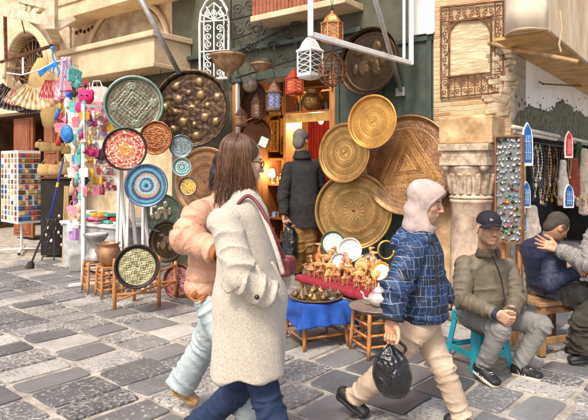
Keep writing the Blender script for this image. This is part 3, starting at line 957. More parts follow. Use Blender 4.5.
# ================================================================ discs, trays and plates
def hexc(h): 
    h = h.lstrip('#'); c = [int(h[i:i+2], 16)/255 for i in (0,2,4)]
    return np.array([x/12.92 if x <= .04045 else ((x+.055)/1.055)**2.4 for x in c])
def mixc(a, b, t):
    t = np.clip(t, 0, 1)[:, None]; return a*(1-t)+b*t
def step(x, e, w=.02): return np.clip((x-e)/w+.5, 0, 1)
def pat_engraved(c0, c1, rings=(.3,.6,.82), petals=12, relief=.004, seed=1):
    """rings of petals and tendrils, light metal raised over dark ground"""
    def f(r, t):
        g = np.sin(t*petals+np.sin(r*22)*1.3)*np.sin(r*38+seed)+.6*np.sin(t*petals*2+r*30)*np.cos(r*60)
        for k, e in enumerate(rings):
            g = np.where(np.abs(r-e) < .018, 1.4, g)
            band = (r > e-.09) & (r < e-.02)
            g = np.where(band, np.sin(t*petals*(2+k))*1.2, g)
        g = np.where(r < .13, np.cos(t*8)*1.2-r*4+.6, g)
        m = np.clip(g*.6+.5, 0, 1)
        return mixc(c0, c1, m), (m-.5)*relief
    return f
def pat_mosaic(cols, rim, nc=10, seed=3):
    r_ = np.random.RandomState(seed)
    def f(r, t):
        ring = np.floor(r*15); n = np.maximum(6, ring*6); cell = np.floor((t+ring*.4)/(2*PI)*n)
        idx = ((ring*131+cell*71+np.floor(np.sin(ring*3.1+cell*7.7)*50)).astype(int)) % len(cols)
        c = np.array(cols)[idx]
        fr = np.abs(((t+ring*.4)/(2*PI)*n) % 1-.5) > .42; fr |= np.abs((r*15) % 1-.5) > .43
        c = np.where(fr[:, None], np.array([.5,.42,.35]), c)
        inn = (r < .55)
        yellow_mid = np.exp(-(r/.3)**2)
        c = mixc(c, hexc('#e0b038'), yellow_mid*.5)  # tesserae turn yellow towards the centre
        c = np.where((r > .9)[:, None], rim, c)
        return c, np.where(fr, -.001, .001)
    return f
def pat_swirl(cols, rim, k=26):
    def f(r, t):
        rr = r+.012*np.sin(t*3)+.02*np.sin(t+r*9)
        i = np.floor(rr*k).astype(int)
        c = np.array(cols)[(i*7+(i//3)) % len(cols)]
        cell = np.floor((t+i)/(2*PI)*np.maximum(8, i*5)).astype(int)
        c = c*(1+.22*np.sin(cell*2.3+i))[:, None]
        c = np.where((r > .95)[:, None], rim, c)
        return np.clip(c, 0, 1), np.where((rr*k) % 1 < .2, -.0012, .0008)
    return f
def pat_boss(c0, c1, seed=4):
    r_ = np.random.RandomState(seed)
    B = [(.0,0,.09)]+[(.42*math.cos(a), .42*math.sin(a), .11 if i % 2 else .07) for i, a in enumerate(np.arange(8)*PI/4+.2)]+[(.72*math.cos(a), .72*math.sin(a), .10) for a in np.arange(7)*2*PI/7+.4]
    def f(r, t):
        x, y = r*np.cos(t), r*np.sin(t)
        g = np.sin(x*21+2.2*np.sin(y*13))*np.sin(y*19+2.2*np.sin(x*11))+.5*np.sin(x*47+y*39)*np.sin(y*43-x*17)
        m = np.clip(g*.3+.15, 0, 1)
        h = np.clip(g, -.3, 1)*.006
        for bx, by, br in B:
            d = np.sqrt((x-bx)**2+(y-by)**2)/br
            h = np.where(d < 1, .016*np.sqrt(np.clip(1-d*d, 0, 1))+.004, h); m = np.where(d < 1, .8, m); m = np.where(np.abs(d-1.1) < .1, 0, m)
        return mixc(c0, c1, m), h
    return f
def pat_figure(c0, c1, seed=2):
    def f(r, t):
        x, y = r*np.cos(t), r*np.sin(t)
        blobs = [(0,.1,.32,.22),(-.22,-.15,.2,.28),(.2,-.2,.14,.3),(.18,.42,.16,.2),(-.35,.3,.2,.1),(.4,.05,.12,.25),(-.5,-.2,.1,.2)]
        m = np.zeros_like(r)
        for a, b, c, d in blobs: m = np.maximum(m, 1-((x-a)/c)**2-((y-b)/d)**2)
        m = np.clip(m*1.6, 0, 1); n = .3*np.sin(x*31+np.sin(y*20)*2)*np.sin(y*27)
        m = np.clip(m+n*.5, 0, 1); m = np.where((r > .84) & (r < .88), 1, m)
        return mixc(c0, c1, m), m*.014
    return f
def squig(x, y, f): return np.sin(x*f+2*np.sin(y*f*.7))*np.sin(y*f*1.1+2*np.sin(x*f*.8))
def pat_star(c0, c1, c2):
    def f(r, t):
        x, y = r*np.cos(t), r*np.sin(t)
        a0 = PI/6+.10
        d = np.max([x*math.cos(a)+y*math.sin(a) for a in (a0, a0+2*PI/3, a0+4*PI/3)], axis=0)
        m = .30+.28*squig(x, y, 34)                     # field outside the triangle
        m = np.where(d < .42, .45+.30*squig(x, y, 44), m)
        m = np.where(d < .31, .70+.18*squig(x, y, 60), m)
        m = np.where(d < .21, .38+.30*squig(x, y, 50), m)
        m = np.where(d < .10, .75+.15*squig(x, y, 50), m)
        for e in (.43,.40,.31,.21,.10): m = np.where(np.abs(d-e) < .011, 1, m)
        for e in (.415,.30,.20): m = np.where(np.abs(d-e) < .005, 0, m)
        ring = (r > .75) & (r < .91)
        m = np.where(ring, .35+.5*squig(t*2.2, r*2.4, 17), m)
        for e in (.74,.92): m = np.where(np.abs(r-e) < .010, 1, m)
        m = np.clip(m, 0, 1)
        c = mixc(c0, c1, m); c = mixc(c, c2, np.where(ring, .55, 0)+np.where((d >= .43) & ~ring, .35, 0))
        return c, (m-.5)*.005
    return f
def pat_square(c0, c1):
    def f(r, t):
        x, y = r*np.cos(t), r*np.sin(t)
        a = .12; u = x*math.cos(PI/4+a)+y*math.sin(PI/4+a); v = -x*math.sin(PI/4+a)+y*math.cos(PI/4+a)
        d = np.maximum(np.abs(u), np.abs(v))
        m = .3+.3*np.sin(x*36+np.sin(y*20))*np.sin(y*34)
        for e in (.5, .43, .3, .2): m = np.where(np.abs(d-e) < .018, 1, m)
        m = np.where((np.abs(d-.47) < .02), 0, m)
        for k in range(4):
            bx, by = .66*math.cos(k*PI/2+PI/2+a), .66*math.sin(k*PI/2+PI/2+a)
            dd = np.sqrt((x-bx)**2+(y-by)**2); m = np.where(np.abs(dd-.11) < .02, 1, m); m = np.where(dd < .06, .9, m)
        m = np.where(np.abs(r-.86) < .012, 1, m)
        m = np.clip(m, 0, 1); c = mixc(c0, c1, m)
        c = mixc(c, hexc('#7f9f92'), np.where(r > .9, .7, .0)+np.where(m > .8, .25, 0))
        return c, (m-.5)*.01
    return f
def pat_rosette(c0, c1, bands=(.32,.55,.8), n=16):
    def f(r, t):
        m = .35+.25*np.sin(t*n*3+9*r)*np.sin(r*75)
        for k, e in enumerate(bands):
            nn = n*(k+1)
            s = e+.035*np.abs(np.sin(t*nn/2))
            m = np.where(np.abs(r-s) < .012, 1, m); m = np.where(np.abs(r-e+.04) < .01, 1, m)
            m = np.where(np.abs(r-e+.075) < .008, 0, m)
        m = np.where(r < .24, .5+.5*np.sin(t*n)*np.sin(r*50), m); m = np.where(np.abs(r-.25) < .012, 1, m)
        m = np.where(r > .88, .62, m)
        m = np.clip(m, 0, 1)
        return mixc(c0, c1, m), (m-.5)*.004
    return f
def pat_pebble(c0, c1, rim, seed=1):
    def f(r, t):
        x, y = r*np.cos(t), r*np.sin(t)
        g = np.sin(x*34+2*np.sin(y*22))*np.sin(y*37+2*np.sin(x*25+1))
        m = np.clip(g*.8+.5, 0, 1); c = mixc(c0, c1, m)
        c = np.where((r > .82)[:, None], rim, c)
        return c, np.where(r > .82, .006, m*.006)
    return f
def pat_plain(c0, rim):
    def f(r, t):
        c = np.repeat(c0[None, :], len(r), 0); c = np.where((r > .9)[:, None], rim, c)
        return c, np.zeros_like(r)
    return f
def pat_camel(bg, rim, fig):
    def f(r, t):
        x, y = r*np.cos(t), r*np.sin(t)
        m = np.zeros_like(r)
        for a, b, c, d in [(0,.05,.3,.14),(.02,.2,.12,.16),(.3,.18,.07,.2),(.38,.38,.13,.06),(-.2,-.22,.05,.26),(-.1,-.22,.04,.26),(.17,-.22,.05,.26),(.24,-.2,.04,.24)]:
            m = np.where(((x-a)/c)**2+((y-b)/d)**2 < 1, 1, m)
        c = mixc(np.repeat(bg[None, :], len(r), 0), fig, m)
        c = np.where((np.abs(r-.72) < .03)[:, None], rim, c); c = np.where((r > .9)[:, None], rim, c)
        return c, np.zeros_like(r)
    return f
def pat_dash(bg, fg, rim):
    def f(r, t):
        ring = np.floor(r*9); cell = np.sin(t*(6+ring*4)+ring*2)
        m = (cell > .2) & (np.abs((r*9) % 1-.5) < .3)
        c = mixc(np.repeat(bg[None, :], len(r), 0), fg, m*1.0)
        c = np.where((r > .84)[:, None], rim, c)
        return c, np.zeros_like(r)
    return f

def disc_frame(c, yaw, pitch=0, roll=0):
    """local x right, y up, z towards viewer; yaw turns its face (0 = facing the camera side -Y)"""
    m = Matrix.Rotation(yaw, 3, 'Z') @ Matrix.Rotation(R(90)-pitch, 3, 'X') @ Matrix.Rotation(roll, 3, 'Z')
    return m
def disc_mesh(pat, rad, nr=34, nt=120, depth=.03, rimw=.07, lip=None, scallop=0):
    lip = lip if lip is not None else depth
    r = np.repeat(np.linspace(0.0, 1, nr+1), nt); t = np.tile(np.arange(nt)*2*PI/nt, nr+1)
    c, h = pat(r, t)
    # dished tray: flat floor, wall and raised rim
    e0 = 1-rimw*1.8; e1 = 1-rimw
    prof = np.where(r < e0, 0, np.where(r < e1, (r-e0)/(e1-e0), 1))
    prof = prof*prof*(3-2*prof)
    z = prof*lip+np.where(r < e0, h, h*.3)
    R_ = rad*(1+(scallop*np.cos(t*scallop_n) if scallop else 0)*np.clip((r-.8)/.2, 0, 1))*r
    v = np.stack([R_*np.cos(t), R_*np.sin(t), z], 1)
    f = []
    for i in range(nr):
        for k in range(nt):
            k2 = (k+1) % nt
            f.append((i*nt+k, i*nt+k2, (i+1)*nt+k2, (i+1)*nt+k) if i else (0, (i+1)*nt+k, (i+1)*nt+k2)[::1])
    # back: turned edge and back face
    b = len(v)
    rr = np.array([rad*1.0, rad*1.012, rad*.995, rad*.93, rad*.9])
    zz = np.array([lip, lip-.006, lip-.012, lip-.016, -.012])
    ex = []; ec = []
    tt = np.arange(nt)*2*PI/nt
    sc_ = (1+(scallop*np.cos(tt*scallop_n) if scallop else 0))
    for a, z_ in zip(rr[1:], zz[1:]):
        ex.append(np.stack([a*sc_*np.cos(tt), a*sc_*np.sin(tt), np.full(nt, z_)], 1)); ec.append(c[-nt:]*.8)
    v = np.concatenate([v]+ex); c = np.concatenate([c]+ec)
    base = nr*nt
    rings = [base]+[b+i*nt for i in range(len(ex))]
    for a, b2 in zip(rings[:-1], rings[1:]):
        for k in range(nt):
            k2 = (k+1) % nt; f.append((a+k, a+k2, b2+k2, b2+k))
    f.append(tuple(rings[-1]+k for k in range(nt))[::-1])
    return v, f, c
scallop_n = 16
def disc(name, px, py, rx, ry, Y, pat, label, cat, mat=None, group='decorated discs shown around the shop', pitch=4, yaw=None, roll=0, **k):
    c = P(px, py, Y)
    rad = max(rx, ry)/F*Y
    if yaw is None:
        view = math.atan2(c.x, c.y)          # face the camera, then turn towards the wall's normal
        yaw = max(-.66, -view-(math.acos(min(1, rx/ry)) if rx < ry else R(6)))
    m = disc_frame(c, yaw, R(pitch), roll)
    v, f, col = disc_mesh(pat, rad, **k)
    v = v@np.array(m).T
    me_o = build(name, v, f, mat or m_attr_metal, None, True, col)
    me_o.location = c
    tag(me_o, label, cat, group)
    return me_o
gold0, gold1 = hexc('#7d5a22'), hexc('#c99c4c')
H_ = hexc
discs_ = [
 ('engraved_tray', 134,105,29,29,7.7, pat_square(H_('#5e5040'),H_('#8f907c')), 'large grey-green engraved disc with a raised square motif and pale turquoise rim', 'metal disc', dict(depth=.05)),
 ('engraved_tray', 191.5,109,37.5,39,8.15, pat_boss(H_('#3a2c22'),H_('#8a6f4f')), 'huge dark bronze disc covered with raised round bosses, hung beside the shop door', 'metal disc', dict(depth=.06, rimw=.05)),
 ('mosaic_disc', 125,149,21.5,21.5,7.0, pat_mosaic([H_('#b01c1c'),H_('#d8482c'),H_('#e8d8b0'),H_('#8e1420'),H_('#d87a2c'),H_('#a81a24')],H_('#14141c')), 'red and orange mosaic disc with a thick dark blue rim', 'mosaic disc', dict(mat=m_attr_gloss, rimw=.06)),
 ('engraved_tray', 156,138,16,17,7.35, pat_engraved(H_('#6a3820'),H_('#b07248'),petals=8), 'orange copper plate partly hidden behind the red mosaic disc', 'metal disc', dict()),
 ('mosaic_disc', 146.5,185.5,21,21.5,6.85, pat_swirl([H_('#34597a'),H_('#6aa3ab'),H_('#4c4f80'),H_('#8fb0b4'),H_('#a98862'),H_('#2a4370'),H_('#548c9a')],H_('#4b3f6c')), 'blue and turquoise swirl mosaic disc below the red one', 'mosaic disc', dict(mat=m_attr_gloss, rimw=.05)),
 ('engraved_tray', 181,146.5,11.5,11.5,7.4, pat_engraved(H_('#4e5a60'),H_('#94a4a6'),petals=8), 'small grey blue plate under the dark bronze disc', 'metal disc', dict(nr=22,nt=80)),
 ('mosaic_disc', 182,167,9.5,9.5,7.2, pat_swirl([H_('#4fa0a8'),H_('#b8a884'),H_('#2e7f9a'),H_('#d9c9a0')],H_('#8d9a90'),12), 'small turquoise mosaic plate with a star centre', 'mosaic disc', dict(mat=m_attr_gloss,nr=22,nt=80)),
 ('mosaic_disc', 188.5,186.5,9,9.5,7.1, pat_mosaic([H_('#e0b020'),H_('#b8861c'),H_('#2c2418'),H_('#d8c040')],H_('#2a2318')), 'small yellow and black mosaic plate', 'mosaic disc', dict(mat=m_attr_gloss,nr=22,nt=80)),
 ('engraved_tray', 205,182,30,35,8.0, pat_rosette(H_('#7a5238'),H_('#b98d66')), 'large pale copper tray with ring patterns, half hidden behind the walking women', 'metal disc', dict()),
 ('engraved_tray', 162,213,19,18,7.3, pat_figure(H_('#5c6c5c'),H_('#9c947c')), 'green patinated embossed disc behind the blue mosaic disc', 'metal disc', dict()),
 ('engraved_tray', 167,242,17,20.5,7.2, pat_figure(H_('#3d3226'),H_('#7c6a4c')), 'dark bronze disc embossed with a horse figure', 'metal disc', dict()),
 ('engraved_tray', 179,281,14.5,17,6.95, pat_pebble(H_('#7e4444'),H_('#b98684'),H_('#6d4038')), 'pinkish red embossed plate standing low on the paving', 'metal disc', dict(pitch=10)),
 ('engraved_tray', 137,266.5,22,22,6.1, pat_pebble(H_('#6f6a48'),H_('#b0a982'),H_('#3a322c')), 'round plate of pale yellow relief with a dark rim on the wooden stand', 'metal disc', dict(pitch=14,depth=.03,rimw=.08)),
 ('brass_tray', 407,165,45,50,6.35, pat_star(H_('#8a5c36'),H_('#d4a064'),H_('#b28c70')), 'very large copper tray engraved with nested triangles beside the stone column', 'tray', dict(nr=70,nt=260,depth=.03,rimw=.03)),
 ('brass_tray', 353.5,211,38.5,34,6.6, pat_rosette(H_('#8a683c'),H_('#b4915c'),bands=(.5,.7)), 'very large plain brass tray with handles at the bottom of the tray display', 'tray', dict(depth=.05,rimw=.05)),
 ('brass_tray', 344.5,153,25,30,6.45, pat_rosette(H_('#8a6030'),H_('#cda060')), 'gold brass tray with a round rosette, between the two smaller hung trays', 'tray', dict(depth=.03,rimw=.06,nr=50,nt=180)),
 ('brass_tray', 373,122,24,27,6.2, pat_rosette(H_('#b47c38'),H_('#e2ae62'),bands=(.3,.62),n=12), 'bright golden tray with upturned plain rim, topmost of the overlapping tray group', 'tray', dict(depth=.04,rimw=.06,nr=50,nt=180)),
 ('embossed_disc', 370,62,27,34,6.75, pat_figure(H_('#40301f'),H_('#5a4630')), 'brownish embossed copper disc hanging high on the green door panel', 'metal disc', dict(depth=.06,rimw=.04)),
]
for nm, px, py, rx, ry, Y, pat, lab, cat, kw in discs_:
    kw = dict(kw)
    o = disc(nm, px, py, rx, ry, Y, pat, lab, cat, **kw)
# pale rim on the first disc
# brass interior tray and plates on camel table
disc('brass_tray', 298.5,141,9,12,9.2, pat_rosette(H_('#9a6a1c'),H_('#e6b040')), 'shining golden tray hanging inside the shop behind the old man', 'tray', nr=22, nt=80, group='trays inside the shop')
disc('copper_pan', 254,104,14,21,8.3, pat_plain(H_('#3c2415'),H_('#5a3820')), 'dark brown hammered pan hanging by the doorway behind the lanterns', 'pan', nr=22, nt=80, group='trays inside the shop', depth=.05)
disc('copper_pan', 256,134,16,15,8.2, pat_plain(H_('#4a2b17'),H_('#6a4424')), 'lower dark brown pan overlapping the one above it', 'pan', nr=22, nt=80, group='trays inside the shop', depth=.05)
# ================================================================ overhead ironwork and lanterns
m_lantern_brown = M('lantern_tin', (.2,.11,.07), .6, metal=.5, var=.4, scale=25, bump=.3)
m_lantern_red = M('lantern_red', (.38,.045,.018), .5, metal=.2, var=.3, scale=25, bump=.2)
m_lantern_gold = M('lantern_gold', (.55,.28,.1), .4, metal=.5, var=.3, scale=25, bump=.2)
m_lantern_white = M('lantern_white', (.7,.7,.68), .5, var=.15, scale=25, bump=.2)
m_glass_blue = M('blue_glass', (.25,.38,.75), .1, var=.3, scale=12, bump=.1, emis=.25)
m_glass_amber = M('amber_glass', (.75,.45,.25), .15, var=.3, scale=12, bump=.1)
m_glass_red = M('red_glass', (.75,.2,.08), .15, var=.3, scale=12, bump=.1, emis=.35)
def chain(mb, a, b, r=.006):
    a = Vector(a); b = Vector(b); n = max(2, int((b-a).length/.045))
    for i in range(n):
        p = a.lerp(b, i/n); q = a.lerp(b, (i+1.15)/n); c = (p+q)/2; L_ = (q-p).length/2
        t = (b-a).normalized(); s = t.cross(V(0,1,0)) if i % 2 else t.cross(V(1,0,0))
        if s.length < .1: s = V(1,0,0)
        s.normalize()
        mb.tube([c+t*L_*math.cos(x*PI/4)+s*L_*.45*math.sin(x*PI/4) for x in range(9)], r*.5, 5, cap=False)
def lantern(px, py0, py1, wpx, Y, metal, glass, label, sides=6, top=None, lattice=True, group='lanterns hanging above the shop door', hang=True):
    pt = P(px, py0, Y); pb = P(px, py1, Y); h = pt.z-pb.z; r = wpx/2/F*Y
    root = thing('hanging_lantern', label, 'lantern', pb, group)
    c = pb
    body0, body1 = h*.12, h*.58
    g = MB(); g.lathe([(r*.35,0),(r*.8,h*.03),(r*1.0,h*.07),(r*1.0,body0)], c, sides)
    g.build('base', metal, root)
    g = MB(); g.lathe([(r*1.08,body1),(r*1.08,body1+h*.03),(r*.8,body1+h*.08),(r*.6,body1+h*.2),(r*.35,body1+h*.28),(r*.12,body1+h*.32),(r*.14,body1+h*.36),(r*.04,h*.98)], c, sides if sides < 8 else 16)
    g.build('dome', metal, root)
    g = MB()
    for k in range(sides):
        a0 = 2*PI*k/sides; a1 = 2*PI*(k+1)/sides
        p = lambda a, z, f=1: c+V(math.cos(a)*r*.95*f, math.sin(a)*r*.95*f, z)
        g.bar(p(a0,body0), p(a0,body1), r*.12, r*.12)
        if lattice:
            for j in range(4):
                z0 = body0+(body1-body0)*j/4; z1 = body0+(body1-body0)*(j+1)/4
                g.bar(p(a0,z0), p(a1,z1), r*.07, r*.05); g.bar(p(a1,z0), p(a0,z1), r*.07, r*.05)
    for z in (body0, body1): g.lathe([(r*.99,z-.004),(r*.99,z+.006)], c, sides)
    g.build('frame', metal, root)
    g = MB(); g.lathe([(r*.8,body0+.002),(r*.8,body1-.002)], c, sides); g.build('glass', glass, root)
    g = MB(); g.tube([c+V(.0,0,h*.98), c+V(.02,0,h*1.02), c+V(0,0,h*1.06), c+V(-.02,0,h*1.02), c+V(0,0,h*.98)], .005, 5)
    if hang:
        chain(g, c+V(0,0,h*1.05), V(c.x, c.y, top if top else c.z+h*1.05+.4))
    g.build('chain', m_iron, root)
    return root
Ztop = Wuz(290, 62, .3)[1]
lantern(256.5, 92, 119, 11, 7.3, m_lantern_brown, m_glass_amber, 'slim brown tin lantern hanging between the blue glass lantern and the box lantern', 6)
lantern(274, 79, 113, 16, 7.1, m_lantern_brown, m_glass_blue, 'brown domed lantern with blue glass panes above the doorway', 8)
lantern(241, 106, 127, 12, 7.3, m_lantern_brown, m_glass_amber, 'small brown box lantern, lowest of the lanterns at the left of the doorway', 4)
lantern(294.5, 67, 96, 18, 6.9, m_lantern_red, m_glass_red, 'red square lantern with orange panes above the brass pot', 4)
lantern(310, 32, 80, 26, 6.3, m_lantern_white, M('dark_pane', (.12,.12,.12), .3), 'large white pierced metal lantern with a flared body', 4)
lantern(332, 10, 44, 22, 6.0, m_lantern_gold, m_glass_amber, 'golden pierced lantern with amber panes inside the white frame', 6)
# wire diamond lantern
pb = P(332.5, 92, 6.2); pt = P(332.5, 50, 6.2)
root = thing('hanging_lantern', 'rusty wire lantern of pointed diamond shape with a pendant tip', 'lantern', pb, 'lanterns hanging above the shop door')
g = MB(); h = pt.z-pb.z; r = 14/F*6.2*.95
lev = [(0,.02),(.12,.03),(.22,.75),(.35,1),(.62,1),(.78,.7),(.92,.12),(1,.02)]
for k in range(8):
    a = 2*PI*k/8
    g.tube([pb+V(math.cos(a)*r*q_, math.sin(a)*r*q_, h*z_) for z_, q_ in lev], .008, 5)
for z_, q_ in lev[2:6]:
    g.tube([pb+V(math.cos(2*PI*k/8)*r*q_, math.sin(2*PI*k/8)*r*q_, h*z_) for k in range(9)], .007, 5)
for k in range(8):
    a = 2*PI*(k+.5)/8
    for z_ in (.42,.55):
        g.tube([pb+V(math.cos(a)*r*.93, math.sin(a)*r*.93, h*z_)+V(-math.sin(a)*.03*math.cos(x), math.cos(a)*.03*math.cos(x), .03*math.sin(x)) for x in np.linspace(0, 2*PI, 9)], .004, 4)
g.build('frame', m_rust, root)
g = MB(); chain(g, pt, pt+V(0,0,.5)); g.build('chain', m_iron, root)
# bowl lamps
def bowl(px, py, rx, Y, hpx, mat, label, tip=True, nchain=3):
    c = P(px, py, Y); r = rx/F*Y; h = hpx/F*Y
    root = thing('hanging_bowl_lamp', label, 'bowl lamp', c-V(0,0,h), 'bowl lamps hanging above the shop')
    g = MB(); pr = [(.005,-h*1.35),(r*.06,-h*1.3),(r*.16,-h*1.15),(r*.1,-h*1.05),(r*.3,-h*.92),(r*.62,-h*.7),(r*.85,-h*.4),(r*.95,-h*.12),(r*1.04,-.01),(r*1.05,.01),(r*.98,.012),(r*.93,-.02),(r*.8,-h*.4),(r*.4,-h*.7)]
    if not tip: pr = pr[4:]
    g.lathe(pr, c, 36); g.build('bowl', mat, root, smooth=True)
    g = MB(); g.lathe([(r*1.0,.012),(r*1.06,.014),(r*1.06,.022),(r*1.0,.024)], c, 36); 
    g.build('rim', m_bronze, root)
    g = MB()
    for k in range(nchain):
        a = 2*PI*k/nchain+.5
        chain(g, c+V(math.cos(a)*r*.95, math.sin(a)*r*.95, .02), c+V(0,0,.55))
    g.build('chain', m_iron, root)
bowl(228.5, 56, 18, 6.9, 17, M('bowl_brass', (.33,.21,.12), .5, metal=.4, var=.4, scale=14, bump=.3), 'large shallow bronze bowl lamp with a pointed knob underneath')
bowl(261, 64.5, 10.5, 7.1, 8, M('bowl_brown', (.3,.2,.14), .55, metal=.3, var=.4, scale=14, bump=.3), 'smaller brown bowl lamp to the right of the large one', False)
c = P(250, 85, 7.2)
o = thing('metal_ball', 'tarnished metal ball hanging below the smaller bowl lamp', 'ball', c)
g = MB(); g.sphere(c, .095, 20, 14); g.build('ball', M('ball_metal', (.3,.24,.19), .45, metal=.4, var=.35, scale=20, bump=.2), o, smooth=True)
g = MB(); chain(g, c+V(0,0,.09), c+V(0,0,.4)); g.build('chain', m_iron, o)
# pendant fabric cap shape beneath the white lantern
# iron bracket rail carrying the lanterns
root = thing('iron_bracket', 'long curly iron bracket rail above the doorway that carries the lanterns', 'bracket', W(290, 40, .1))
g = MB()
g.tube([W(236, 78, .45), W(262, 70, .5), W(300, 58, .6), W(345, 48, .6)], .014, 6)
for x_, y_ in ((238,74),(272,68),(300,58),(335,50)):
    g.tube([W(x_, y_, .45), W(x_-2, y_-9, .02)], .012, 6)
g.build('rail', m_iron, root)
g = MB()
def scr(cx, cy, s, fl, off, r=.01, turns=1.5, st=0):
    pts = []
    for i in range(26):
        a_ = st+i/25*turns*2*PI*fl; rr_ = s*(1-i/30)
        pts.append(W(cx+rr_*math.cos(a_), cy+rr_*math.sin(a_), off))
    g.tube(pts, r, 6)
for cx, cy, s, fl in ((258,30,7,1),(268,22,5,-1),(288,33,6,1),(272,47,6,-1),(294,24,4,1),(283,58,5,1),(250,48,5,-1),(299,45,4,-1)):
    scr(cx, cy, s, fl, .12)
g.tube([W(236,52,.12), W(262,40,.12), W(300,22,.12)], .014, 6)
g.build('scrollwork', m_iron, root)
# white arched grille
root = thing('white_iron_grille', 'tall white wrought iron grille with arched top and scrolls on the green wall', 'grille', W(214, 70, .1))
g = MB()
def wp(x_, y_): return W(x_, y_, .12)
def wl(pts, r=.014): g.tube([wp(*p) for p in pts], r, 6)
arch = [(200+.0,80),(199.5,25),(201,12),(206,2),(214,-5),(222,1),(227,10),(228.5,22),(228.5,78)]
wl(arch, .02); wl([(200,80),(228.5,78)], .02); wl([(204,80),(204,18),(208,8),(214,3),(220,8),(224,17),(224,78)], .012)
wl([(200,22),(228,20)], .012); wl([(200,52),(228,50)], .012); wl([(214,80),(214,22)], .012)
for k in range(5):
    wl([(214,20),(214+13*math.cos(PI*(.1+.2*k)), 20-16*math.sin(PI*(.1+.2*k)))], .010)
def wsc(cx, cy, s, fl, st=0):
    wl([(cx+s*(1-i/24)*math.cos(st+i/20*3*PI*fl), cy+s*(1-i/24)*math.sin(st+i/20*3*PI*fl)) for i in range(21)], .010)
for y_ in (28,37,45,57,65,73):
    wsc(208.5, y_, 3.9, 1, PI/2); wsc(219.5, y_, 3.9, -1, PI/2)
for x_, y_ in ((207,14),(214,12),(221,13)): wsc(x_, y_, 3, 1)
g.build('scroll_bars', m_whitemetal, root)
# dark iron fanlight grille right of it
root = thing('dark_iron_grille', 'dark wrought iron window grille with large scrolls above the bowl lamps', 'grille', W(245, 20, .1))
g = MB()
wl2 = lambda pts, r=.012: g.tube([W(x_, y_, .1) for x_, y_ in pts], r, 6)
wl2([(231,40),(231,0),(250,-6),(262,0)]); wl2([(231,40),(262,30)]); wl2([(262,30),(262,-4)]); wl2([(231,20),(262,13)])
for cx, cy, s, fl in ((238,30,6,1),(250,26,6,-1),(257,18,4,1),(238,10,6,-1),(250,5,6,1),(258,5,4,-1)):
    wl2([(cx+s*(1-i/24)*math.cos(i/20*3*PI*fl), cy+s*(1-i/24)*math.sin(i/20*3*PI*fl)) for i in range(21)], .009)
g.build('scroll_bars', m_iron, root)
# white projecting square frame + strut
root = thing('white_sign_frame', 'empty white metal frame projecting over the street near the door panel', 'metal frame', P(413, 64, 6.4))
pA, pB = P(310.5, 35, 5.0), P(411, 63, 6.38)
pA.z = pB.z = (pA.z+pB.z)/2
g = MB()
g.bar(pA+V(0,0,-.02), pA+V(0,0,1.7), .055, .05); g.bar(pB+V(0,0,-.02), pB+V(0,0,1.7), .06, .05)
dd = (pB-pA).normalized()
g.bar(pA+dd*.028, pB-dd*.031, .05, .05); g.bar(pA+dd*.028+V(0,0,1.66), pB-dd*.031+V(0,0,1.66), .05, .05)
g.bar(pB-dd*.16+V(0,0,.03), pB-dd*.16+V(0,0,1.63), .03, .03)
g.build('frame', m_whitemetal, root, bevel=.005)
g = MB(); g.tube([W(401, 91, .1), P(373, -8, 5.2)], .025, 10)
g.build('strut', m_greymetal, root, smooth=True)
g = MB(); a1, z1 = Wuz(396, 88, .1); a2, z2 = Wuz(405, 96, .1); fbox(g, LF, a1, a2, z2, z1, .08, .12); g.build('mounting_plate', m_greymetal, root, bevel=.004)
solo(MB().tube([P(138,-6,7.3), P(179,73,7.9)], .035, 10), 'grey_pole', m_greymetal, 'slanting grey metal awning pole in front of the cream parapet', 'pole', P(179,73,7.9), smooth=True)

# right hand projecting box and wooden pole
root = thing('awning_box', 'cream boarded awning box with a rounded end projecting over the right corner', 'awning box', RF(0, 2.83, .5))
g = MB()
zb = 2.86
fbox(g, RF, -.70, 6, zb, zb+1.6, .12, .50)
g.build('side_panel', M('awning_boards', (.72,.50,.26), .75, var=.2, scale=3, stretch=(1,1,.5), bump=.15, col2=(.86,.7,.46)), root, bevel=.01)
g = MB()
def rf_curve(s, v_):
    # rounded end sheet bulging toward the street
    a_ = PI*s
    return RF(-.70-.16*math.sin(a_)-.0, zb+.02+v_*1.55, .12+.38*s) + V(0,0,0)
vs = []; n1, n2 = 12, 8
g.grid(lambda a_, b_: rf_curve(a_, b_), n1, n2)
g.build('rounded_end', M('awning_white', (.72,.63,.48), .75, var=.12, scale=5, bump=.15), root, smooth=True, solid=.02)
g = MB(); fbox(g, RF, -.70, 6, zb-.03, zb-.002, .02, .47)
g.build('underside', M('awning_under', (.5,.29,.1), .7, var=.3, scale=4, bump=.1), root)
g = MB()
g.tube([RF(-.70-.165*math.sin(PI*i/12), zb+.01, .12+.38*i/12) for i in range(13)], .014, 6)
g.tube([RF(-.69, zb, .505), RF(6, zb, .505)], .014, 6)
g.build('edge_trim', M('awning_trim', (.42,.3,.18), .6, var=.2), root)
g = MB(); g.tube([P(560,10,4.6), P(562,30,4.6), P(559,45,4.6), P(561,52,4.6)], .008, 6); g.build('cord', M('cord_tan', (.5,.38,.22), .9), root)
solo(MB().tube([W(487,43,.08), P(530,52,5.5), P(578,62,5.2)], [.024,.022,.022], 10), 'wooden_pole', M('tan_pole', (.48,.3,.14), .8, var=.3, scale=14, bump=.3), 'rough wooden pole jutting out beneath the awning box', 'pole', W(487,43,.08), smooth=True)
# wire bracket on white side wall
solo(MB().tube([WR(540,82,0), WR(543,84,.1), WR(578,86,.12), WR(600,88,.1)], .012, 6), 'iron_rail', m_rust, 'thin rusty rail fixed along the white side wall', 'rail', WR(540,82,0))

# ================================================================ shop interior
m_cloth_red = M('red_curtain', (.4,.03,.02), .8, var=.3, scale=6, stretch=(3,3,.3), bump=.2)
def IN(px, py, off): return W(px, py, off)
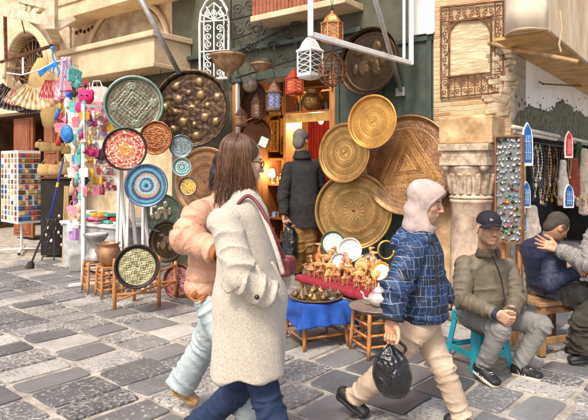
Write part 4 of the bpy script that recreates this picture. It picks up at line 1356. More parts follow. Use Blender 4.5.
# curtain: wavy sheet on the back
g = MB()
p0 = IN(303, 110, -2.3); p1 = IN(345, 110, -2.3)
g.grid(lambda a, b: p0.lerp(p1, a)+NL*(.04*math.sin(a*46))+V(0,0,-b*1.3), 60, 4)
solo(g, 'red_curtain', m_cloth_red, 'red curtain hanging at the back of the shop', 'curtain', p0, smooth=True, solid=.01)
# shelf with brass pot
root = thing('wall_shelf', 'yellow wooden shelf unit inside the shop doorway under the brass pot', 'shelf', IN(318, 118, -.45))
g = MB()
a, z = Wuz(290, 113, -.45); b, _ = Wuz(338, 113, -.45)
zs = z
fbox(g, LF, b, a, zs-.03, zs, -.75, -.34); g.build('board', m_wood, root, bevel=.004)
g = MB(); fbox(g, LF, b, a, zs-.16, zs-.035, -.36, -.345); g.build('fascia', M('yellow_wood', (.6,.36,.1), .6, var=.3, scale=6), root)
g = MB(); fbox(g, LF, a, a+.05, .2, 3.0, -.75, -.35); g.build('upright', m_wood, root)
m_yw = MATS['yellow_wood']
for k in range(3):
    g = MB(); zz = zs+.02+.33*(k+1)
    if zz < 3.0: fbox(g, LF, b, a, zz-.025, zz, -.75, -.4); g.build('board', m_wood, root)
c = IN(313, 109, -.5); c.z = zs+.004
root = thing('brass_pot', 'round engraved brass pot on the shelf inside the doorway', 'pot', c)
g = MB(); g.lathe([(.06,0),(.08,.02),(.15,.08),(.17,.15),(.16,.2),(.11,.25),(.1,.28),(.13,.31),(.13,.32),(.1,.31)], c, 32); g.build('body', m_brass, root, smooth=True)
g = MB()
for k in range(20):
    a_ = 2*PI*k/20; g.sphere(c+V(.17*math.cos(a_), .17*math.sin(a_), .15), .012, 6, 5)
g.build('studs', m_bronze, root)
for k, (px, hh, rr_) in enumerate(((297,.2,.035),(300.5,.26,.03),(327,.16,.06),(333,.24,.04))):
    c = IN(px, 109, -.5); c.z = zs+.004
    solo(MB().lathe([(rr_,0),(rr_*1.1,.01),(rr_*.6,hh*.2),(rr_*.9,hh*.5),(rr_*.4,hh*.8),(rr_*.5,hh)], c, 16), 'brass_vase', m_brass if k % 2 else m_bronze,
         ['short dark vase at the left end of the shelf','taller brass vase beside the engraved pot','squat brass vase right of the engraved pot','slim dark vase at the right end of the shelf'][k], 'vase', c, 'vases on the shop shelf', smooth=True)
# bulb
c = P(321, 122, 8.6)
root = thing('light_bulb', 'bright glowing bulb hanging in front of the red curtain', 'light bulb', c)
g = MB(); g.sphere(c, .035, 16, 12)
mbulb = M('bulb_glow', (1,.75,.4), .5, var=.02, bump=0, emis=14); g.build('globe', mbulb, root, smooth=True)
g = MB(); g.tube([c+V(0,0,.03), c+V(0,0,.09)], .016, 10); g.build('socket', m_brass, root)
g = MB(); g.tube([c+V(0,0,.09), c+V(0,0,.5)], .004, 6); g.build('wire', m_iron, root)
ld = bpy.data.lights.new('bulb_light', 'POINT'); ld.energy = 38; ld.color = (1,.68,.36); ld.shadow_soft_size = .05
lo = bpy.data.objects.new('bulb_light', ld); COL.objects.link(lo); lo.location = c+V(-.08,-.12,-.02); lo.parent = root; lo.location = V(-.08,-.12,-.02)
# lit table lamp on the left shelf
root = thing('display_cabinet', 'orange wooden cabinet with shelves of small wares left of the old man', 'cabinet', IN(276, 240, -1.4))
a, _ = Wuz(262, 150, -1.4); b, _ = Wuz(293, 150, -1.4)
g = MB(); fbox(g, LF, b, a, .2, 2.9, -1.85, -1.8); g.build('back', M('cabinet_back', (.42,.2,.06), .7, var=.4, scale=5), root)
for u_ in (a, b):
    g = MB(); fbox(g, LF, u_-.03, u_+.03, .2, 2.9, -1.8, -1.4); g.build('side', m_wood, root)
shz = [Wuz(278, y_, -1.4)[1] for y_ in (240, 218, 184, 158)]
for z_ in shz:
    g = MB(); fbox(g, LF, b+.03, a-.03, z_-.03, z_, -1.8, -1.4); g.build('shelf', m_wood, root)
rr = random.Random(8)
for z_ in shz[:3]:
    for k in range(7):
        c = IN(267+k*3.6, 200, -1.55); c.z = z_+.003; s = rr.uniform(.03,.05); hh = rr.uniform(.08,.2)
        solo(MB().lathe([(s,0),(s*1.1,hh*.1),(s*.7,hh*.3),(s*1.1,hh*.55),(s*.5,hh*.8),(s*.7,hh)], c, 14), 'brass_ware', (m_brass, m_bronze, m_glass_blue)[rr.randrange(3)],
             'small metal or glass ware standing in the orange cabinet', 'ornament', c, 'ornaments in the orange cabinet', smooth=True)
c = IN(272, 184, -1.45); c.z = shz[2]+.003
root = thing('table_lamp', 'small lit lamp with a glowing shade in the orange cabinet', 'lamp', c)
g = MB(); g.lathe([(.05,0),(.05,.01),(.012,.03),(.012,.12)], c, 16); g.build('stand', m_brass, root, smooth=True)
g = MB(); g.lathe([(.045,.11),(.06,.13),(.045,.24),(.03,.26)], c, 16); g.build('shade', M('lit_shade', (1,.75,.4), .5, var=.05, bump=0, emis=5), root, smooth=True)
ld = bpy.data.lights.new('lamp_light', 'POINT'); ld.energy = 12; ld.color = (1,.7,.38); ld.shadow_soft_size = .05
lo = bpy.data.objects.new('lamp_light', ld); COL.objects.link(lo); lo.parent = root; lo.location = V(.02,-.12,.2)
# gilt frames
for k, (x0, y0, x1, y1) in enumerate(((270,120,279,152),(281,118,291,154),(270,96,281,116),(283,96,291,115),(262,118,269,150))):
    off = -1.36
    c0, c1 = Wuz(x0, y1, off), Wuz(x1, y0, off)
    root = thing('picture_frame', 'gilt framed panel %s' % ['left of the pair above the lamp','right of the pair above the lamp','upper left above the pair','upper right above the pair','narrow one at the far left'][k], 'picture frame', LF(c0[0], c0[1], off), 'gilt frames inside the shop')
    g = MB(); t = .035
    for u0, u1, z0, z1 in ((c1[0],c0[0],c0[1],c0[1]+t),(c1[0],c0[0],c1[1]-t,c1[1]),(c1[0],c1[0]+t,c0[1]+t,c1[1]-t),(c0[0]-t,c0[0],c0[1]+t,c1[1]-t)):
        fbox(g, LF, u0, u1, z0, z1, off, off+.03)
    g.build('frame', M('gilt', (.6,.33,.08), .4, metal=.4, var=.3, scale=30, bump=.3), root)
    g = MB(); fbox(g, LF, c1[0]+t, c0[0]-t, c0[1]+t, c1[1]-t, off, off+.012)
    g.build('panel', M('panel_red%d' % (k % 2), ((.35,.07,.03),(.2,.08,.04))[k % 2], .5, var=.6, scale=22, col2=(.6,.35,.1)), root)
# tag hanging near woman's head
solo(MB().box(P(263.5, 142, 7.0), (.05,.004,.06), rmat(.3, 0, .4)), 'price_tag', m_white, 'small blank white tag hanging by the doorway beside the dark pans', 'tag', P(263.5, 142, 7.0))

# ================================================================ street stands
def rod(mb, a, b, r=.014, n=8): mb.tube([a, b], r, n)
def rush_stool(c, half, h, label, group='small orange wooden stools', rz=.6):
    """turned wooden stool: four legs, two rows of rungs, square top rails"""
    root = thing('wooden_stool', label, 'stool', c, group)
    m = rmat(rz); L_ = []
    for sx, sy in ((-1,-1),(1,-1),(1,1),(-1,1)):
        b = c+m @ V(sx*half*1.08, sy*half*1.08, 0); t = c+m @ V(sx*half*.92, sy*half*.92, h)
        g = MB(); g.tube([b, b.lerp(t,.25), b.lerp(t,.5), b.lerp(t,.55), b.lerp(t,.8), t], [.012,.019,.019,.014,.019,.017], 8); g.build('leg', m_wood, root, smooth=True)
        L_.append((b, t))
    for i in range(4):
        g = MB()
        for f in (.28,.52,.78): g.tube([L_[i][0].lerp(L_[i][1], f-.04*(i % 2)), L_[(i+1)%4][0].lerp(L_[(i+1)%4][1], f-.04*(i % 2))], .011, 6)
        g.build('rungs', m_wood, root, smooth=True)
    g = MB(); g.box(c+V(0,0,h-.012), (half*.98,half*.98,.014), m); g.build('seat', m_wood, root, bevel=.008)
    return root
def seat_c(px, py_bottom, h=0):   # centre on the ground at this pixel
    return G(px, py_bottom)
s1 = G(96, 291); rush_stool(s1, .13, .40, 'orange wooden stool carrying the grey clay drum')
s2 = G(109, 296); rush_stool(s2, .12, .38, 'orange wooden stool carrying the copper pot')
# grey drum (hourglass) on stool 1
c = s1+V(0,0,.402)
root = thing('clay_drum', 'grey hourglass shaped metal drum standing on a stool', 'drum', c)
sc_ = s1.y/F
g = MB(); g.lathe([(11*sc_,0),(11.5*sc_,.02),(10*sc_,5*sc_),(6*sc_,11*sc_),(5.5*sc_,14*sc_),(8*sc_,19*sc_),(11*sc_,23*sc_),(12*sc_,25*sc_),(12*sc_,27*sc_),(10.5*sc_,27*sc_),(9*sc_,24*sc_)], c, 36)
g.build('body', M('grey_pewter', (.3,.29,.28), .45, metal=.4, var=.3, scale=14, bump=.15), root, smooth=True)
g = MB(); g.lathe([(9.9*sc_,26.4*sc_),(9.9*sc_,26.6*sc_)], c, 36); g.build('skin', m_white, root)
c = s2+V(0,0,.382); sc_ = s2.y/F
root = thing('copper_pot', 'brown copper pot with a rolled rim on a stool', 'pot', c)
g = MB(); g.lathe([(5*sc_,0),(8*sc_,2*sc_),(11.5*sc_,8*sc_),(11.8*sc_,13*sc_),(10*sc_,18*sc_),(9.5*sc_,20*sc_),(11*sc_,22*sc_),(11.3*sc_,23*sc_),(10*sc_,23*sc_),(9*sc_,19*sc_),(9*sc_,10*sc_)], c, 36)
g.build('body', M('brown_copper', (.36,.19,.1), .42, metal=.5, var=.35, scale=10, bump=.2), root, smooth=True)
g = MB()
for s in (-1,1): g.tube([c+V(s*11*sc_,0,13*sc_), c+V(s*14*sc_,0,14*sc_), c+V(s*13*sc_,0,18*sc_), c+V(s*10.4*sc_,0,17.5*sc_)], .008, 6)
g.build('handle', MATS['brown_copper'], root, smooth=True)
# stand for the pale relief disc
root = thing('disc_stand', 'orange wooden stand with turned posts holding the pale yellow disc', 'stand', G(137, 305))
pa, pb_ = G(114.5, 310), G(159, 306)
pc, pd = pa+V(.1,.42,0), pb_+V(.1,.42,0)
hA = .58
for p in (pa, pb_, pc, pd):
    g = MB(); hh = hA if p in (pa, pb_) else .45
    g.tube([p, p+V(0,0,hh*.3), p+V(0,0,hh*.5), p+V(0,0,hh*.55), p+V(0,0,hh*.9), p+V(0,0,hh)], [.02,.024,.024,.017,.024,.014], 10); g.build('post', m_wood, root, smooth=True)
for a, b, z0, z1 in ((pa,pb_,.17,.17),(pa,pb_,.10,.25),(pa,pc,.2,.2),(pb_,pd,.2,.2),(pc,pd,.2,.2),(pa,pb_,.32,.32),(pa,pc,.4,.4),(pb_,pd,.4,.4)):
    g = MB(); g.tube([a+V(0,0,z0), b+V(0,0,z1)], .015, 8); g.build('rail', m_wood, root, smooth=True)
# white easels behind the mosaic discs
for k, (x0, y0, x1, y1, yb) in enumerate(((119.5,166,117,245,7.1),(129,170,127,250,7.2),(143,204,143,246,7.15),(152,200,150,250,7.3))):
    a = P(x0, y0, yb); b = P(x1, y1, yb); b2 = a+(b-a)*(a.z/(a.z-b.z))
    d2 = V(.08,.35,0)
    root = thing('display_easel', 'white wooden easel leg frame behind the mosaic discs, number %s from the white rack' % ['first','second','third','fourth'][k], 'easel', b2, 'white easels behind the discs')
    root['label'] = ['white easel nearest the white rack, under the red mosaic disc','white easel under the right edge of the red mosaic disc','white easel directly under the blue swirl disc','white easel at the right, beside the green embossed disc'][k]
    for q0, q1 in ((a, b2), (a, V(b2.x, b2.y, 0)+d2)):
        g = MB(); g.bar(q0, q1, .045, .03); g.build('leg', m_whitemetal, root, bevel=.004)

# white rack with grid
root = thing('white_display_rack', 'tall white metal display rack with a wire grid full of trinkets', 'display rack', G(83, 287))
ra = G(83.5, 286); rb = P(121, 168, 8.05); rb.z = 0
zt = P(83, 104, ra.y).z
for p in (ra, rb):
    g = MB(); g.bar(p, V(p.x, p.y, zt), .06, .05); g.build('post', m_whitemetal, root, bevel=.006)
    g = MB(); g.bar(p+V(-.16,-.1,.025), p+V(.14,.1,.025), .05, .04); g.build('foot', m_whitemetal, root, bevel=.006)
for z_ in (zt-.02, P(90,190,7.8).z):
    g = MB(); g.bar(V(ra.x,ra.y,z_), V(rb.x,rb.y,z_), .04, .04); g.build('crossbar', m_whitemetal, root)
g = MB(); zg0 = P(90,188,7.8).z; zg1 = zt-.05
dirr = (rb-ra)
for k in range(1, 12): g.tube([ra+dirr*k/12+V(0,0,zg0), ra+dirr*k/12+V(0,0,zg1)], .0045, 5)
nn = int((zg1-zg0)/.05)
for k in range(nn+1): g.tube([ra+V(0,0,zg0+k*.05), rb+V(0,0,zg0+k*.05)], .0045, 5)
g.build('wire_grid', m_whitemetal, root)

# trinkets hung on the rack: pom-poms, tassels, little bags
def cm(name, h, **k):
    return M(name, tuple(hexc(h)), .75, var=.25, scale=18, bump=.2, **k)
tm = [cm('trinket_pink','#e58aa0'), cm('trinket_white','#e8e0d6'), cm('trinket_red','#c93a38'), cm('trinket_beige','#d8b896'), cm('trinket_magenta','#d03a80'), cm('trinket_black','#2c2830'), cm('trinket_yellow','#e8b23c'), cm('trinket_blue','#3a74c4'), cm('trinket_teal','#5cb0a8'), cm('trinket_lilac','#a884b4')]
tn = ['pink','cream','red','beige','magenta','black','yellow','blue','teal','lilac']
def protos():
    out = []
    g = MB(); rr = random.Random(3)
    for k in range(60):
        a = rr.uniform(0,2*PI); b = math.acos(rr.uniform(-1,1)); d = V(math.sin(b)*math.cos(a), math.sin(b)*math.sin(a), math.cos(b))
        g.tube([V(0,0,-.05), V(0,0,-.05)+d*.042], [.012,.006], 4)
    g.tube([V(0,0,-.02), V(0,0,.02)], .003, 4); out.append(('pompom', g))
    g = MB(); g.sphere((0,0,-.015), .016, 8, 6)
    for k in range(14):
        a = 2*PI*k/14; g.tube([V(.008*math.cos(a),.008*math.sin(a),-.02), V(.018*math.cos(a),.018*math.sin(a),-.06), V(.02*math.cos(a),.02*math.sin(a),-.12)], .005, 4)
    g.tube([V(0,0,0), V(0,0,.02)], .003, 4); out.append(('tassel', g))
    g = MB(); g.prism([(-.05,-.12),(.05,-.12),(.058,-.03),(.03,-.02),(-.03,-.02),(-.058,-.03)], lambda a, b, t: V(a, t*(1-abs(a)*4), b), -.02, .02)
    g.tube([V(-.03,0,-.02), V(-.02,0,.015), V(.02,0,.015), V(.03,0,-.02)], .004, 4); out.append(('little_bag', g))
    g = MB(); g.sphere((0,0,-.05), (.035,.02,.045), 10, 8); g.sphere((0,0,-.0), (.022,.018,.024), 10, 8)
    for s in (-1,1): g.sphere((s*.018,0,.02), .009, 6, 5); g.tube([V(s*.02,0,-.03), V(s*.045,0,-.06)], .008, 5)
    out.append(('plush_toy', g))
    return out
PR = protos(); meshes = {}
e0 = bpy.data.objects.new('tmp', None)
for ki, (kn, g) in enumerate(PR):
    for mi, m in enumerate(tm):
        o = g.build(kn, m, None, smooth=(ki != 2)); meshes[ki, mi] = o.data; bpy.data.objects.remove(o)
rr = random.Random(21)
cnt = {}
def hang_trinket(p, ki, mi, s, where, grp):
    o = bpy.data.objects.new(PR[ki][0], meshes[ki, mi]); COL.objects.link(o)
    o.location = p; o.rotation_euler = (0, rr.uniform(-.15,.15), rr.uniform(-1,1)); o.scale = (s,)*3
    kind = ['fluffy pompom','tasselled charm','small cloth bag','little plush toy'][ki]
    tag(o, f'{tn[mi]} {kind} {where}', ['pompom','tassel','bag','plush toy'][ki], f'{tn[mi]} {["pompoms","tassels","small bags","plush toys"][ki]} {grp}')
pal = [0,0,1,1,1,2,3,3,4,5,6,9]
for row in range(9):
    for k in range(7):
        if rr.random() < .1: continue
        p = ra.lerp(rb, (k+.7+rr.uniform(-.2,.2))/7.6)+V(0,0,zg1-.03-row*(zg1-zg0)/8.6)+V(-.03,-.05,0)
        mi = 5 if (row in (4,) and k > 2) else pal[rr.randrange(len(pal))]
        hang_trinket(p, rr.randrange(4), mi, rr.uniform(.95,1.35), 'hung on the white wire grid', 'on the white rack')
# hanging strings of goods left of the rack (x 62-82)
def string_goods(px, y0, y1, Y, pal_, n, where, grp, s=1.2, kinds=(0,1,2,3)):
    a = P(px, y0, Y); b = P(px, y1, Y)
    g = MB(); g.tube([a, b], .006, 5); solo(g, 'souvenir_string', m_joint, f'thin string of souvenirs {where}', 'string', b)
    for k in range(n):
        p = a.lerp(b, (k+.5)/n)+V(rr.uniform(-.03,.03), -.02, 0)
        hang_trinket(p, kinds[rr.randrange(len(kinds))], pal_[rr.randrange(len(pal_))], s*rr.uniform(.85,1.25), where, grp)
string_goods(75, 62, 170, 8.3, [7,8,5,1], 10, 'hung on the cord right of the lace scarf', 'on the middle cord', 1.5, (0,2,3))
string_goods(80, 110, 225, 8.1, [0,3,9,1,8], 12, 'hung on the cord beside the rack post', 'beside the rack post', 1.5)
string_goods(74, 170, 228, 8.4, [0,3,1,9], 8, 'hung low beside the dark cabinet', 'beside the dark cabinet', 1.6, (1,2))
string_goods(97, 80, 110, 8.3, [3,1,0], 4, 'hung under the shop lintel behind the rack', 'under the lintel', 2.0, (2,))
string_goods(90, 82, 112, 8.4, [3,1,6], 4, 'hung under the lintel next to the big plush bag', 'next to the plush bag', 1.8, (2,3))
string_goods(60, 84, 138, 8.9, [7,0,1,6,2], 8, 'hung on the cord nearest the fans', 'nearest the fans', 1.4)
string_goods(69, 70, 118, 8.5, [9,1,7,0,4], 8, 'hung on the cord below the lace scarf', 'below the scarf', 1.3)
# second layer: shelves below the grid with folded goods
root = thing('goods_table', 'low table heaped with bright folded textiles behind the rack', 'table', P(95, 290, 8.8)*1)
root.location.z = 0
tb0 = P(62, 226, 8.6); tb0.z = .78
g = MB(); c = V(-3.0, 8.7, 0)
m = rmat(R(-37))
g.box(c+V(0,0,.74), (.75,.25,.02), m); g.build('top', m_white, root)
g = MB(); g.box(c+V(0,0,.38), (.7,.22,.33), m); g.build('skirt', M('grey_cloth', (.4,.4,.4), .9, var=.3, scale=10), root)
for k in range(14):
    p = c+m @ V(rr.uniform(-.68,.68), rr.uniform(-.16,.16), 0); z0 = .765+.052*(k % 3)
    g = MB(); g.box(V(p.x,p.y,z0+.025), (rr.uniform(.08,.13), rr.uniform(.06,.09), .024), rmat(R(-37)+rr.uniform(-.3,.3)))
    mi = rr.choice([0,1,2,8,7,3,6,4])
    solo(g, 'folded_cloth', tm[mi], f'{tn[mi]} folded cloth in the heap on the low table', 'cloth', V(p.x,p.y,z0), f'{tn[mi]} folded cloths on the low table', bevel=.01)
# big pink plush bag
c = P(85.5, 99, 7.9)
root = thing('plush_bag', 'bright pink plush owl shaped bag hanging at the rack top', 'bag', c)
s = 7.9/F
sd = Sdf(.03); sd.ell(c+V(.01,0,.02), (7.5*s,.09,8*s)); sd.ell(c+V(-.06,0,-.12), (6*s,.07,6.5*s)); sd.ell(c+V(-.07,0,.09),(.03,.03,.05)); sd.ell(c+V(.09,0,.09),(.03,.03,.05))
v, q = sd.mesh(.01); v = wrinkle(v, q, .006, 60, 2)
build('body', v, q, cm('hot_pink','#f02a70'), root, True)
g = MB()
for x_ in (-.02,.05): g.sphere(c+V(x_,-.085,.04), (.022,.012,.014), 10, 6)
g.build('eye', m_iron, root, smooth=True)
g = MB(); g.prism([(-.03,-.05),(.05,-.05),(.01,.0)], lambda a, b, t: c+V(a, t, b-.02), -.1, -.085); g.build('beak', tm[8], root)
g = MB(); g.tube([c+V(-.05,0,.1), c+V(-.02,0,.24), c+V(.03,0,.24), c+V(.05,0,.1)], .008, 6); g.build('strap', MATS['hot_pink'], root, smooth=True)
c = P(66.5,133,8.0)
sd = Sdf(.02); sd.ell(c, (.09,.05,.12)); sd.ell(c+V(.02,0,-.06),(.08,.05,.09)); v, q = sd.mesh(.012)
e = thing('blue_pouch', 'glossy blue pouch hanging on the cord next to the straw goods', 'pouch', c)
build('body', v, q, M('blue_shiny', (.03,.2,.55), .25, var=.5, scale=14, bump=.2), e, True)
g = MB(); g.tube([c+V(0,0,.1), c+V(0,0,.3)], .006, 5); g.build('strap', m_iron, e)

# folding fans on a line
def fan(px, py, r_px, a0, a1, Y, ca, cb_, label, tilt=.3, rr0=.35):
    c = P(px, py, Y); r = r_px/F*Y
    root = thing('hand_fan', label, 'fan', c, 'hand fans hanging from the cord')
    n = 22; m = rmat(tilt)
    vs = []; cs = []; fs = []
    for i in range(n+1):
        a = R(a0+(a1-a0)*i/n)
        for j in range(7):
            q = r*(rr0+(1-rr0)*j/6)
            vs.append(c+m @ V(q*math.cos(a), .012*(1 if i % 2 else -1), q*math.sin(a)))
            k = (math.sin(i*1.3)*math.sin(j*1.9) > .15) or j == 6
            cs.append(tuple(cb_ if k else ca))
    for i in range(n):
        for j in range(6): fs.append((i*7+j, (i+1)*7+j, (i+1)*7+j+1, i*7+j+1))
    o = build('leaf', np.array([tuple(x) for x in vs]), fs, m_attr, root, False, cs, None, False, 0, .003)
    g = MB()
    for i in range(0, n+1, 2):
        a = R(a0+(a1-a0)*i/n)
        g.bar(c, c+m @ V(r*(rr0+.3)*math.cos(a), 0, r*(rr0+.3)*math.sin(a)), .012, .004)
    g.build('ribs', M('fan_ribs', (.55,.4,.24), .6, var=.2), root)
    return root
fan(14, 77, 34, 215, 285, 9.6, hexc('#3a3430'), hexc('#8b8078'), 'black and grey lace hand fan, leftmost on the cord', .5)
fan(19, 80, 26, 235, 300, 9.4, hexc('#e8d4c0'), hexc('#c8766a'), 'cream and red hand fan next to the black lace one', .3)
fan(36, 76, 34, 222, 322, 9.3, hexc('#efd9b8'), hexc('#c79a58'), 'big cream hand fan with gold pattern in the middle of the cord', .2)
fan(28, 90, 24, 230, 300, 9.7, hexc('#2e2a2a'), hexc('#6a6460'), 'dark hand fan half hidden under the big cream one', .3)
fan(49, 70, 30, 250, 300, 9.2, hexc('#d85a60'), hexc('#f3d8cc'), 'red and white hand fan right of the big cream one', .2)
fan(52, 72, 28, 275, 345, 9.1, hexc('#f0a8b8'), hexc('#fbe6ea'), 'pink and white hand fan at the right end of the cord', .1)
# cord with blue ribbon
g = MB(); g.tube([P(7,73,9.7), P(22,75,9.5), P(40,70,9.3), P(55,62,9.0), P(66,60,8.6)], .012, 6)
solo(g, 'washing_cord', m_white, 'white cord strung across the doorway holding the fans', 'cord', P(22,75,9.5), smooth=True)
solo(MB().tube([W(23,58,.7), P(23,74,9.5)], .018, 6), 'white_hanger', m_white, 'short white hanger rod above the fans', 'hanger', P(23,74,9.5))
g = MB()
for i in range(5):
    g.tube([P(38+i*.5,72+i*1.2,9.0), P(47,67+i*.8,8.95), P(56,62+i*.6,8.9)], .010, 5)
g.tube([P(52,47,8.9), P(53,58,8.9), P(56,64,8.9)], .012, 6); g.sphere(P(52,48,8.9), (.035,.02,.03), 8, 6); g.sphere(P(56,63,8.9), (.04,.02,.03), 8, 6); g.tube([P(56,63,8.9), P(59,72,8.88), P(58,78,8.87)], [.02,.015,.006], 6); g.tube([P(56,63,8.9), P(53,70,8.88), P(54,75,8.87)], [.02,.014,.006], 6)
solo(g, 'blue_ribbon', cm('ribbon_blue','#2a86d0'), 'knotted blue ribbon tied at the right end of the fan cord', 'ribbon', P(52,60,8.9))
# lace scarf
g = MB(); a = P(66, 57, 8.7)
g.grid(lambda s, t: a+V((s-.5)*(.16+.05*t), .03*math.sin(s*20+t*3), -t*.55), 14, 14)
solo(g, 'lace_scarf', cm('lilac_lace','#c9b4cc'), 'pale lilac lace scarf hanging right of the blue ribbon', 'scarf', a, smooth=True, solid=.004)
# straw cone hats hanging behind fans
for k, (px, y0, y1, wd, lab) in enumerate(((41,58,100,13,'yellow straw hat hung above the fans'),(49,90,130,9,'long yellow straw bag hung below the fans'),(62,82,120,7,'narrow yellow straw pouch beside the blue trinkets'))):
    a = P(px, y0, 9.8); b = P(px, y1, 9.8); s = 9.8/F
    g = MB(); g.lathe([(wd*s*.1,b.z-a.z),(wd*s*.7,(b.z-a.z)*.9),(wd*s,(b.z-a.z)*.6),(wd*s*.8,(b.z-a.z)*.3),(wd*s*.25,0)], a, 20, sy=.4)
    solo(g, 'straw_hat', M('straw', (.62,.42,.17), .8, var=.3, scale=40, bump=.4, stretch=(1,1,5)), lab, 'straw ware', a, 'straw goods by the left doorway', smooth=True)
# straw hats stacked on the dark cabinet
root = thing('dark_cabinet', 'dark low cabinet under the straw bags', 'cabinet', P(56, 250, 10.2)*1); root.location.z = 0
p0 = P(55, 200, 10.1); zc_ = P(55,178,10.1).z
g = MB(); g.box(V(p0.x, p0.y+.2, zc_/2), (.26,.2,zc_/2-.02)); g.build('body', m_dark, root, bevel=.01)
g = MB(); g.box(V(p0.x, p0.y+.2, zc_), (.29,.23,.015)); g.build('top', m_darkwood, root)
for k, (px, py, sx, sy) in enumerate(((45,170,8,12),(56,170,9,11),(64,168,6,13),(47,147,8,9),(58,147,8,8),(66,150,5,8),(40,145,5,6))):
    s = 10.1/F; c = P(px, py, 10.2)
    g = MB(); g.lathe([(sx*s*.6,-sy*s*.5),(sx*s*.95,-sy*s*.45),(sx*s,0),(sx*s*.85,sy*s*.45),(sx*s*.8,sy*s*.5),(sx*s*.7,sy*s*.4)], c, 20, sy=.55)
    g.tube([c+V(-sx*s*.5,0,sy*s*.45), c+V(0,0,sy*s*.95), c+V(sx*s*.5,0,sy*s*.45)], .01, 6)
    solo(g, 'straw_bag', MATS['straw'], ['straw bag on the cabinet, left front','straw bag in the middle of the cabinet top','tall straw bag on the cabinet, right end','straw bag stacked above the left front one','straw bag stacked above the middle one','small straw bag stacked at the right','small straw bag stacked at the far left'][k], 'straw bag', c, 'straw goods by the left doorway', smooth=True)
# blue pole / broom
root = thing('broom', 'broom with a long blue handle leaning on the cabinet', 'broom', G(50, 262))
a = P(63,161,9.1); b = P(50,218,9.0)
g = MB(); g.tube([a, b+(b-a)*.02], .016, 8); g.build('handle', cm('handle_blue','#22409c'), root, smooth=True)
g = MB(); g.tube([a.lerp(b,.38), a.lerp(b,.46)], .022, 8); g.build('grip', tm[6], root)
g = MB(); b2 = V(b.x-.25, b.y-.1, .1); g.tube([b, b2], .016, 8); g.tube([b2, b2+V(-.03,0,-.09)], [.05,.08], 8); g.build('brush', m_iron, root)
# bamboo poles
for k in range(3):
    a = P(65+k*1.5, 186, 9.3); b = V(a.x+.02*k, a.y-.1, 0)
    solo(MB().tube([a, b], .014, 8), 'cane', MATS['straw'], ['leftmost thin cane beside the cabinet','middle thin cane beside the cabinet','rightmost thin cane beside the cabinet'][k], 'cane', b, 'canes leaning by the cabinet')
# wrought iron scroll stand with knick-knacks
root = thing('iron_stand', 'black wrought iron stand with scrolls and small white ornaments', 'iron stand', G(54, 261))
c = G(54, 259)
g = MB()
for k in range(4):
    a = PI/2*k+.4; d = V(math.cos(a), math.sin(a), 0)
    g.tube([c+d*.2, c+d*.12+V(0,0,.2), c+d*.05+V(0,0,.45), c+d*.14+V(0,0,.62), c+d*.18+V(0,0,.75)], .012, 6)
    for z_ in (.25,.45,.65):
        g.tube([c+d*(.1+.06*math.cos(t))+V(0,0,z_+.06*math.sin(t)) for t in np.linspace(0,5,12)], .008, 5)
g.tube([c+V(.14*math.cos(t), .14*math.sin(t), .7) for t in np.linspace(0,2*PI,17)], .010, 5)
g.tube([c, c+V(0,0,.85)], .013, 6)
g.build('frame', m_iron, root)
for k in range(12):
    a = k*2.4; g = MB(); g.sphere(c+V(.13*math.cos(a), .13*math.sin(a), .25+.045*k), (.02,.02,.03), 8, 6); g.build('ornament', m_white, root, smooth=True)

# spinner rack with magnets
root = thing('card_spinner', 'white revolving rack covered with rows of fridge magnets by the left doorway', 'display rack', P(22, 168, 10.6)*1)
c = P(21.5, 168, 10.6); c.z = 0; root.location = c
g = MB(); g.tube([c+V(0,0,.06), c+V(0,0,.6)], .022, 10); g.build('pole', m_whitemetal, root, smooth=True)
for k in range(4):
    a = k*PI/2+.35; d = V(math.cos(a), math.sin(a), 0)
    g = MB(); g.bar(c+V(0,0,.08), c+d*.42+V(0,0,.07), .04, .025); g.build('base_arm', m_whitemetal, root)
    g = MB(); g.tube([c+d*.4+V(-.015,0,.03), c+d*.4+V(.015,0,.03)], .028, 12); g.build('caster', m_iron, root)
s = 10.6/F; zb_ = P(20,222,10.6).z; zt_ = P(20,151,10.6).z
edge = c+V(-4*s+.0,-.30,0); eL = P(1, 168, 10.75); eR = P(40.5, 168, 10.5)
eL.z = eR.z = 0; edge = P(18, 168, 10.2); edge.z = 0
bk = P(24, 168, 11.0); bk.z = 0
g = MB(); g.add([V(p.x,p.y,z) for z in (zb_, zt_) for p in (eL, edge, eR, bk)], [(0,1,5,4),(1,2,6,5),(2,3,7,6),(3,0,4,7),(0,3,2,1),(4,5,6,7)])
g.build('panels', m_whitemetal, root)
pal2 = [hexc(x) for x in ('#8a6a3a','#3a6aa8','#c8a060','#6a4a3a','#c84a3a','#4a5a6a','#e0c080','#9a8a7a','#2e4a7a','#b07840')]
mg = {}
for k, colr in enumerate(pal2):
    g = MB(); g.box((0,-.006,0), (.032,.006,.036)); g.box((0,-.014,.004), (.020,.004,.022))
    o = g.build('magnet', M('magnet_%d' % k, tuple(colr), .5, var=.5, scale=30), None); mg[k] = o.data; bpy.data.objects.remove(o)
for face, (p, q, n, nm) in enumerate(((eL, edge, 5, 'left'), (edge, eR, 7, 'right'))):
    rot = math.atan2((q-p).y, (q-p).x)
    nrm = V(math.sin(rot), -math.cos(rot), 0)
    for i in range(n):
        for j in range(13):
            if rr.random() < .12: continue
            t = (i+.6)/(n+.2)
            o = bpy.data.objects.new('fridge_magnet', mg[rr.randrange(10)]); COL.objects.link(o)
            o.location = p.lerp(q, t)+nrm*.004+V(0,0,zt_-.09-j*(zt_-zb_-.14)/12.4)
            o.rotation_euler = (0, 0, rot)
            tag(o, f'tiny souvenir magnet on the {nm} face of the white spinner rack', 'magnet', f'souvenir magnets on the {nm} face of the spinner rack')

